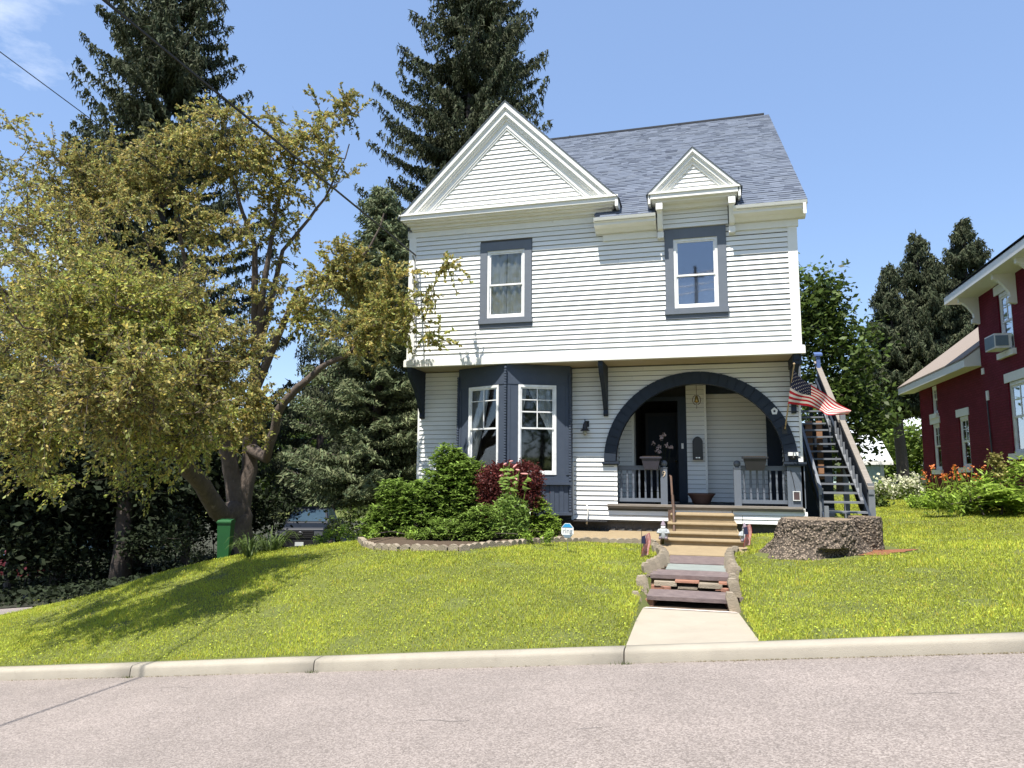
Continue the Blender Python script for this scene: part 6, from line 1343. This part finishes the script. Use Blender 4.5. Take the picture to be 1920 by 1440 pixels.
# ---- bushes of the bed in front of the bay
def rosettes(g, C, r, n=9, m=None, asp=.30, var=.2, upd=.35):
    k = len(C); a = rng.uniform(0, 6.28, (k, n)); el = rng.uniform(-.15, .75, (k, n)); D = np.stack([np.cos(a)*np.cos(el), np.sin(a)*np.cos(el), np.sin(el)], -1).reshape(-1, 3); base = np.repeat(C, n, 0); L_ = (r*rng.uniform(.7, 1.15, k*n))[:, None]
    s = unit(np.cross(D, V(0, 0, 1)+rng.normal(0, .15, D.shape))); tip = base+D*L_-V(0, 0, 1)*L_*.18; mid = base+D*L_*.55
    t = np.repeat((1+rng.normal(0, .16, (k, 1))).clip(.5, 1.5), n, 0)*(1+rng.normal(0, var*.5, (k*n, 1)))*np.ones((1, 3)); g.quads(np.stack([base, mid-s*L_*asp*.5, tip, mid+s*L_*asp*.5], 1), t.clip(.1, 2))
def rhodo(name, label, cat, pix, Y, m, r=.12, k=260, bare=True, asp=.30, n=9):
    bl = pb(pix, Y); c = np.mean([V(*q[:3]) for q in bl], 0); b = (c[0], c[1], gz(c[0], c[1])); t = thing(name, label, cat, b); T = Tree(); T.node(V(*b), -1, .05); C = []
    for q in bl: C.append(ell(int(k*(q[3]/.45)**2), q[:3], (q[3],)*3, .62)); C.append(ell(int(k*.45*(q[3]/.45)**2), q[:3], (q[3]*.8,)*3, .2))
    C = np.concatenate(C); C[:, 2] = np.maximum(C[:, 2], b[2]+.05)
    C = C[~((C[:, 1] > 16.3) & (C[:, 0] > -6.9))]
    # keep clear of the bay faces
    d = (15.45+np.abs(C[:, 0]+4.385)*.476); C = C[(C[:, 1] < d-.06) | (C[:, 0] < -5.9) | (C[:, 0] > -2.9)]
    T.grow(C[::6], .3, .15); obj('stem', T.mesh(.006), M_BARK2, t); g = NP(); rosettes(g, C, r, n, asp=asp); npobj('foliage', g, m, t); return t, bl
rhodo('rhododendron_bush', 'tall glossy rhododendron in front of the left bay window', 'bush', [(840, 862, 30), (850, 884, 34), (866, 880, 26), (860, 900, 45), (820, 925, 50), (880, 945, 50), (790, 950, 45), (850, 970, 50), (890, 890, 25)], 14.6, M_RHO, .15, 150)
rhodo('rhododendron_bush', 'lower spreading rhododendron at the left corner of the house', 'bush', [(692, 1010, 14), (690, 985, 16), (708, 965, 18), (735, 925, 30), (745, 965, 45), (715, 990, 35), (780, 990, 45), (760, 935, 35), (700, 1000, 22)], 14.0, M_RHO, .14, 150)
rhodo('rhododendron_bush', 'low leafy shrub spilling over the stone edging below the burgundy bush', 'bush', [(830, 1000, 30), (875, 1000, 34), (910, 1000, 26), (800, 1010, 22), (900, 970, 25)], 13.2, M_RHO, .12, 170)
def ballbush(name, label, pix, Y, m, leaf, k, tint=None):
    bl = pb(pix, Y); c = np.mean([V(*q[:3]) for q in bl], 0); b = (c[0], c[1], gz(c[0], c[1])); t = thing(name, label, 'bush', b); T = Tree(); T.node(V(*b), -1, .05); C = np.concatenate([ell(int(k*(q[3]/.45)**2), q[:3], (q[3],)*3, .55) for q in bl]); T.grow(C[::40], .2, .15); obj('stem', T.mesh(.006), M_BARK2, t)
    C2 = C+unit(C-c)*np.abs(rng.normal(0, .05, (len(C), 1))); g = NP(); leaves(g, C2, leaf, .5, .3, None, .35, .2); npobj('foliage', g, m, t); return t, bl
ballbush('barberry_bush', 'round clipped burgundy barberry bush under the right bay window', [(955, 912, 42), (930, 905, 34), (985, 900, 32), (985, 935, 32), (930, 940, 32), (958, 955, 28)], 14.3, M_BAR, .062, 5200)
# pink spired plant in front of the barberry
t = thing('pink_flower_plant', 'leafy plant with pale pink flower spikes in front of the burgundy bush', 'flowers', (-3.75, 13.5, gz(-3.75, 13.5)))
mb = MB(); gl = NP(); bz0 = gz(-3.75, 13.5); mp_ = MB()
SP = [(935, 893, 944, 891), (948, 898, 953, 884), (966, 880, 974, 882), (970, 870, 962, 877), (966, 896, 972, 902), (968, 913, 963, 906), (960, 932, 954, 921), (976, 888, 990, 889), (950, 868, 944, 872), (962, 864, 955, 866)]
for i, (a, b, c, d) in enumerate(SP):
    p = onY(a, b, 13.55); q = onY(c, d, 13.5); bs = V(-3.72+random.uniform(-.12, .12), 13.5, bz0); mb.tube([bs, (bs+q)/2+V(random.uniform(-.08, .08), 0, .1), q], .006, 4, False)
    o = MB(); dd = p-q; o.tube([q, q+dd*.25, q+dd*.7, p], [.012, .020, .017, .006], 7); sp_ = obj('flower_spike', o, M_FLP, t, smooth=True)
    for k in range(16): s = random.uniform(.15, .95); c0 = bs+(q-bs)*s; gl.quads(np.array([[c0, c0+V(random.uniform(-.12, .12), -.04, .02)*.5+V(0, -.01, .02), c0+V(random.uniform(-.14, .14), -.06, -.02), c0+V(random.uniform(-.05, .05), -.04, -.03)]]), np.ones((1, 3))*random.uniform(.6, 1.3))
obj('stem', mb, M_PERE, t)
C = ell(1500, (-3.75, 13.6, bz0+.45), (.42, .3, .48), .3); leaves(gl, C, .12, .30, .4, None, .3); npobj('leaf_clump', gl, M_RHO, t)
rhodo('perennial_clump', 'yellow green leafy stems right of the burgundy bush', 'plant', [(1010, 960, 24), (1030, 985, 24), (1000, 1000, 26), (1040, 1000, 16), (1012, 940, 12), (975, 1005, 22)], 14.3, M_PERE, .09, 260)
placed('ground_cover', 'small bright weeds along the stone edging before the rhododendrons', 'plants', [(985, 1010, 8), (1030, 1008, 8), (700, 1018, 8), (770, 1022, 8)], 13.2, M_PERE, .05, 1800, cl=.05)

# ---- at the foot of the cherry tree
t = thing('ornamental_grass', 'arching clump of strap leaved grass at the foot of the cherry trunk', 'grass clump', (BX+.7, BY-1, gz(BX+.7, BY-1)))
g = NP()
for i in range(34):
    px = random.uniform(430, 535); py = 1052-(px-430)*.22+random.uniform(-24, 2); p = gp(px, py); straps(g, p[0], p[1], p[2], random.uniform(.35, .62), 26, .022, 1.15)
npobj('leaf_clump', g, M_GDARK, t)
# green wheeled bin
BP = gp(402, 1052); bxx, byy, bzz = BP[0]-.0, BP[1]+.3, BP[2]
t = thing('green_bin', 'bright green wheeled bin standing beside the cherry trunk', 'bin', (bxx, byy, bzz))
hh = (1052-982)/1331*np.dot(V(bxx, byy, 0), Fv)*1.02; wd = 30/1331*np.dot(V(bxx, byy, 0), Fv)
def BT(x, y, z): a = .35; return V(bxx+x*math.cos(a)-y*math.sin(a), byy+x*math.sin(a)+y*math.cos(a), bzz+z)
def tb(x0, x1, y0, y1, z0, z1, k=1.0):
    mb = MB(); xm, ym = (x0+x1)/2, (y0+y1)/2; lo = lambda v, m: m+(v-m)*k
    mb.hexa([BT(lo(x0, xm), lo(y0, ym), z0), BT(lo(x1, xm), lo(y0, ym), z0), BT(lo(x1, xm), lo(y1, ym), z0), BT(lo(x0, xm), lo(y1, ym), z0), BT(x0, y0, z1), BT(x1, y0, z1), BT(x1, y1, z1), BT(x0, y1, z1)]); return mb
w = wd*.40; obj('bin_body', tb(-w, w, -w*1.1, w*1.1, .03, hh*.93, .82), M_GREENBIN, t); mb = tb(-w*1.08, w*1.08, -w*1.25, w*1.2, hh*.93, hh*.97); mb.prism([BT(-w*1.05, -w*1.2, hh*.97), BT(-w*1.05, w*1.2, hh*.97), BT(-w*1.0, w*.8, hh*1.02), BT(-w*1.0, -w*.9, hh*1.0)], BT(w*2.05, 0, 0)-BT(0, 0, 0)); obj('lid', mb, M_GREENBIN, t)
for sg in (-1, 1): mb = MB(); mb.tube([BT(sg*w*.75, w*1.0, .09), BT(sg*w*1.0, w*1.0, .09)], .09, 12); obj('wheel', mb, M_TYRE, t)
mb = MB(); mb.tube([BT(-w*.8, w*1.3, hh*.9), BT(w*.8, w*1.3, hh*.9)], .015, 6); obj('handle', mb, M_GREENBIN, t)
placed('green_bush', 'dark young shrub left of the green bin', 'bush', [(345, 985, 28), (335, 1010, 28), (360, 1015, 28), (372, 985, 20), (330, 960, 15), (380, 1030, 20)], 13.6, M_DKL, .07, 900, cl=.08)
# ---- shaded understorey trees of the far left and behind the driveway
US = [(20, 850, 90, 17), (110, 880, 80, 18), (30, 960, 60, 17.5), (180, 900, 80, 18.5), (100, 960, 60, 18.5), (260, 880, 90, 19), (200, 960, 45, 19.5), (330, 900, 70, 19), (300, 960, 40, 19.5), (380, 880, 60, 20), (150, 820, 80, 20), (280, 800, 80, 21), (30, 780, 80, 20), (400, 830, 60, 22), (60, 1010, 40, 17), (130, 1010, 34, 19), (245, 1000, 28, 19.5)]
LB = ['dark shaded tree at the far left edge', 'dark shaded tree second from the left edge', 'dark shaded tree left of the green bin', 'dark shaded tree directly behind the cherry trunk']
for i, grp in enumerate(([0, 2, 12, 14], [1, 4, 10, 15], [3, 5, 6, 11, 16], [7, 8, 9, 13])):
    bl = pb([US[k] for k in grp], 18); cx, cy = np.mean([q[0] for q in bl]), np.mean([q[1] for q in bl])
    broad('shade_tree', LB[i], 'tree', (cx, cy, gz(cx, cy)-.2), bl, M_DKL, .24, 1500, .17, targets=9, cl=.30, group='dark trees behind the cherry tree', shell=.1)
for i, (px, Y, r, lab) in enumerate(((238, 18.2, .26, 'thick'), (120, 19.0, .09, 'thin'), (30, 18.0, .08, 'thin'), (190, 21, .08, 'thin'), (75, 20, .07, 'thin'))):
    x = at_px(px, Y); mb = MB(); z = gz(x, Y)-.2; mb.tube([(x, Y, z), (x+.05, Y, z+1.5), (x-.03, Y+.05, z+3), (x+.1, Y, z+6)], [r*1.35, r, r*.9, r*.7], 8)
    tt_ = thing('bare_trunk', ['thick grey trunk standing in the shade left of the green bin', 'thin dark trunk before the pale house', 'thin dark trunk nearest the left edge', 'thin dark trunk right of the red car', 'thin dark trunk left of the red car'][i], 'tree', (x, Y, z)); obj('trunk', mb, M_BARK2, tt_, smooth=True)
    g = NP(); leaves(g, ell(700, (x+.1, Y, z+6), (1.3, 1.3, 1.2), .1), .14, .5); npobj('crown', g, M_DKL, tt_)
# sunlit greenery round the truck
for i, (pix, Y, m, lab) in enumerate([([(600, 905, 45), (560, 925, 30), (640, 880, 40), (590, 860, 40)], 31, M_DECB, 'sunlit green tree behind the black truck'), ([(655, 955, 28), (680, 940, 35), (640, 988, 14), (668, 985, 18)], 24, M_DEC, 'green shrubs right of the black truck'),
                                      ([(740, 880, 40), (720, 820, 45), (760, 800, 40), (700, 900, 35), (765, 900, 25)], 27, M_DKL, 'dark green tree in the shade beside the left house wall'), ([(530, 960, 16), (512, 940, 22), (500, 970, 20)], 23, M_DKL, 'dark shrub between the cherry trunk and the truck'), ([(640, 820, 60), (560, 800, 60), (700, 760, 60), (620, 740, 50), (500, 860, 50), (760, 740, 45)], 38, M_DEC, 'broad tree closing the view beyond the driveway')]):
    bl = pb(pix, Y); cx = np.mean([q[0] for q in bl]); cy = np.mean([q[1] for q in bl]); broad('background_tree' if i in (0, 2, 4) else 'green_bush', lab, 'tree' if i in (0, 2, 4) else 'bush', (cx, cy, gz(cx, cy)-.1), bl, m, .26 if Y > 26 else .14, 900 if Y > 26 else 1200, .15 if i in (0, 2, 4) else .03, targets=8, cl=.22)
placed('ground_cover', 'ragged leafy plants at the edge of the lawn left of the rhododendrons', 'plants', [(640, 1000, 10), (660, 998, 12), (620, 1005, 8), (688, 1008, 10), (600, 1010, 8)], 16.5, M_PERE, .06, 1500, cl=.06)
# distant woodland closing the horizon
g = NP(); rgw = np.random.default_rng(5); N = 46000
ang = rgw.uniform(-1.15, .75, N); dist = rgw.uniform(85, 120, N); x = np.sin(ang)*dist; y = np.cos(ang)*dist; hgt = 9+3*np.sin(ang*9)+2*np.sin(ang*23+1); zz = rgw.uniform(-4, 1, N)**1+0
zz = -3+rgw.uniform(0, 1, N)**.8*hgt; leaves(g, np.stack([x, y, zz], 1), 1.2, .7, .5, None, .35)
wd_ = npobj('distant_wood', g, M_DEC); tag(wd_, 'distant wood closing the horizon behind the houses', 'woods'); wd_['kind'] = 'stuff'

# a dark hedge of shrubs under the trees, each its own
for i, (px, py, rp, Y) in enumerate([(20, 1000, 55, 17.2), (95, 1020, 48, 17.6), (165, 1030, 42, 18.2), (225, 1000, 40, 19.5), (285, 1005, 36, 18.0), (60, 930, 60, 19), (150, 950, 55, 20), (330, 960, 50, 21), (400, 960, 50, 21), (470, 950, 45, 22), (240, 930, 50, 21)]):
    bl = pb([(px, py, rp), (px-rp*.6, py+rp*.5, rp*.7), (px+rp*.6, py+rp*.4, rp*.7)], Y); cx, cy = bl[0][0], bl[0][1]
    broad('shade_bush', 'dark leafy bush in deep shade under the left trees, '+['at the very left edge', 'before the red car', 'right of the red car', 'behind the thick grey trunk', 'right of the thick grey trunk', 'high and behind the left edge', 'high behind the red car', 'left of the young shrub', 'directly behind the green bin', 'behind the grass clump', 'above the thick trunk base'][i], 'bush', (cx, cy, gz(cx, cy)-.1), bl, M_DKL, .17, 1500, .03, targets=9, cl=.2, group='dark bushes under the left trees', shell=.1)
# across the street, behind the camera: the pole and trees that the windows mirror
t = thing('utility_pole', 'wooden utility pole across the street mirrored in the upper right window', 'pole', (-.3, -8, 0)); mb = MB(); mb.tube([(-.3, -8, -.3), (-.3, -8, 13.1)], [.15, .09], 10); obj('pole', mb, M_WOOD, t); mb = MB(); mb.box(-.75, .15, -8.12, -8.04, 12.5, 12.6); obj('crossarm', mb, M_WOOD, t)
for k, z in enumerate((12.7, 12.62, 12.1, 11.7)): wire('power_line', 'power line across the street running along the road, %s from the top' % ('first', 'second', 'third', 'lowest')[k], (-40, -8-.1*k, z-4.0), (40, -8-.1*k, z+4.0), .0, .022)
for i, (x, y, h) in enumerate(((-12, -14, 12), (-5.5, -16, 12), (-19, -12, 10), (14, -15, 9), (20.5, -15, 9), (28, -14, 9))):
    broad('street_tree', ['tree across the street mirrored in the bay windows', 'tree across the street right of the mirrored one', 'tree across the street at the far left end', 'tree across the street right of the pole', 'second tree across the street right of the pole', 'tree across the street at the far right end'][i], 'tree', (x, y, roadz(x)), [(x, y, h, 3.2), (x+1.5, y, h-2.5, 2.6), (x-1.6, y+.5, h-2, 2.8), (x, y, h+2.5, 2.2), (x, y, h-4.2, 2.6), (x+1, y, h-6, 2.6)], M_DEC, .4, 60, .25, targets=3, cl=.5)

broad('street_tree', 'tree on the near verge behind the photographer shading the bottom right of the road', 'tree', (3.6, -3.6, roadz(3.6)), [(2.3, -1.35, 8, 1.4), (4.6, -1.1, 8.2, 1.5), (3.4, -3, 9, 2), (6.2, -1.6, 8.6, 1.8)], M_DEC, .14, 300, .22, targets=8, cl=.3)
# ============================================================ DRIVEWAY at far left
mb = MB(); n = 26; vs = []
for i in range(n+1):
    Y = 7.15+i*1.0; xa = np.interp(Y, [7, 12, 20, 34], [-12.6, -13.6, -23, -38]); 
    for k in range(9): x = xa-4.2+k*4.4/8; vs.append((x, Y, gz(x, Y)+.012))
mb.add(vs, [(i*9+k, i*9+k+1, (i+1)*9+k+1, (i+1)*9+k) for i in range(n) for k in range(8)]); struct(obj('driveway', mb, M_ROAD))

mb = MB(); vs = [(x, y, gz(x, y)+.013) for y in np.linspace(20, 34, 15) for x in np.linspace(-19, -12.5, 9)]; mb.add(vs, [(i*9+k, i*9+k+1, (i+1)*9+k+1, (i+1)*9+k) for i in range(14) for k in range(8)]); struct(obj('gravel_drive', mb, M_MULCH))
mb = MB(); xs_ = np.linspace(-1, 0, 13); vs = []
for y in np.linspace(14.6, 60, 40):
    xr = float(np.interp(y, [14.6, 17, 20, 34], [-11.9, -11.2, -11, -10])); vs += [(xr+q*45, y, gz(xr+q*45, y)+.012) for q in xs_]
mb.add(vs, [(i*13+k, i*13+k+1, (i+1)*13+k+1, (i+1)*13+k) for i in range(39) for k in range(12)]); struct(obj('shade_sheet', mb, mat('floor_shade', (.045, .045, .025), 1, (.025, .028, .015), 4, 1, .5, 30)))  # dark sheet over the turf, tree shade put into its colour
N = 34000; y = rng.uniform(14.6, 34, N); x = np.interp(y, [14.6, 17, 20, 34], [-11.9, -11.2, -11, -10])-rng.uniform(0, 1, N)**1.3*24; g = NP(); leaves(g, np.stack([x, y, ground_np(x, y)+rng.uniform(.03, .45, N)], 1), .15, .7, 1.0, None, .3)  # leaf carpet added to darken the sunlit ground
o = npobj('ivy', g, M_DKL); tag(o, 'dark ivy leaves added to darken the ground under the left trees', 'undergrowth'); o['kind'] = 'stuff'
# ============================================================ GRASS
def okgrass(x, y):
    m = np.ones(len(x), bool)
    wl = .012*np.sin(y*23)+.01*np.sin(y*51); m &= ~((x > -.81-.028*(y-7.1)+wl) & (x < .43-.035*(y-7.1)-wl) & (y < 9.7)); m &= ~((x > -.90+wl) & (x < .40-wl) & (y >= 9.6) & (y < 13.4)); m &= ~((x > -.92+wl) & (x < .68-wl) & (y >= 13.3) & (y < 16.5))
    m &= ~((y > 16.3) & (y < 29.2) & (x > -7.0) & (x < 2.1)); m &= ~((x > -3.1) & (x < .8) & (y > 14.5) & (y < 16.6))
    bx_ = np.array([p[0] for p in bed_line]); by_ = np.array([p[1] for p in bed_line]); o = np.argsort(bx_)
    lim = np.interp(x, bx_[o], by_[o]); m &= ~((x > bx_.min()) & (x < -1.0) & (y > lim+.0) & (x < bx_.max()))
    e2 = np.array([(p[0], p[1]) for p in EDG2]); lim = np.interp(x, e2[:, 0], e2[:, 1]); m &= ~((x > e2[:, 0].min()) & (x < -.9) & (y > lim+.05) & (y < 16.6))
    m &= ~(((x-SX+.12)/.90)**2+((y-SY)/.80)**2 < 1); m &= ~(((x-SX-.86)/.36)**2+((y-SY-.3)/.5)**2 < 1)
    m &= ~(((x-SX-1.02)/.5)**2+((y-SY+.1)/.36)**2 < rng.uniform(.3, 1.2, len(x)))
    m &= ~((x > 7.9) & (y > 14)); m &= ~((x > 2.3) & (x < 3.2) & (y > 16.2) & (y < 24))
    xa = np.interp(y, [7, 12, 20, 34], [-12.6, -13.6, -23, -38]); m &= x > xa+.3; m &= ~((y > 19) & (x < -7)); return m
N = 900000
u = rng.uniform(0, 1, N); y = 7.195*np.exp(u**.92*math.log(34/7.195)); lat = np.where(rng.uniform(0, 1, N) < .08, rng.uniform(.44, .95, N), rng.uniform(-1.42, .46, N)); x = lat*y
k = okgrass(x, y); x, y = x[k], y[k]; cl_ = np.sin(x*1.7+np.sin(y*2.1))*np.sin(y*1.9+x*.7); pn = np.sin(x*5.1+3*np.sin(y*1.3))*np.sin(y*4.3+2*np.sin(x*.9))
bare = (np.sin(x*2.3+1.7)*np.sin(y*3.1+.4)+.5*np.sin(x*7.7)*np.sin(y*6.1) > .93) & (rng.uniform(0, 1, len(x)) < .75); x, y, cl_, pn = x[~bare], y[~bare], cl_[~bare], pn[~bare]
z = ground_np(x, y); n = len(x); h = (.028+.007*cl_+.005*pn)*rng.uniform(.6, 1.5, n)*(1+.012*y); a = rng.uniform(0, 6.28, n); w = .0035*(y/7)*rng.uniform(.7, 1.4, n); ln = rng.uniform(.1, .9, n)*h
edge = (y < 7.28); h = np.where(edge, h*1.15, h)
b = np.stack([x, y, z-.006], 1); s = np.stack([np.cos(a), np.sin(a), 0*a], 1)*w[:, None]; a2 = a+rng.uniform(1, 2, n); tp = b+np.stack([np.cos(a2)*ln, np.sin(a2)*ln, h], 1); md = b*.5+tp*.5+np.stack([0*a, 0*a, h*.12], 1)
me_v = np.stack([b-s, b+s, tp], 1).reshape(-1, 3)
class TRI(NP): pass
g = NP(); g.v.append(me_v); g.f.append(np.arange(3*n).reshape(n, 3)); 
ti = (1+rng.normal(0, .18, (n, 1))+.12*cl_[:, None]+.13*pn[:, None]+.10*np.sin(x*.55+y*.8+2*np.sin(x*.3))[:, None]).clip(.4, 1.8)*np.ones((1, 3)); dry = rng.uniform(0, 1, n) < (.06+.10*(pn > .5)); ti[dry] *= V(1.35, 1.0, 1.2); yl = (rng.uniform(0, 1, n) < .5); ti[yl] *= V(1.08, 1.0, .9); g.t.append(ti)
gr = npobj('grass', g, M_GRASS); tag(gr, 'short yellow green lawn grass covering the sloping front yard', 'grass'); gr['kind'] = 'stuff'
# clover and broad weeds mixed in
N = 60000; y = 7.2*np.exp(rng.uniform(0, 1, N)*math.log(24/7.2)); x = rng.uniform(-1.3, .47, N)*y; k = okgrass(x, y); x, y = x[k], y[k]; g = NP(); leaves(g, np.stack([x, y, ground_np(x, y)+rng.uniform(.015, .05, len(x))], 1), .022, .8, 1.4, None, .25)
o = npobj('clover', g, M_GRASS); tag(o, 'clover and small weeds scattered through the lawn', 'weeds'); o['kind'] = 'stuff'
print('grass', n)
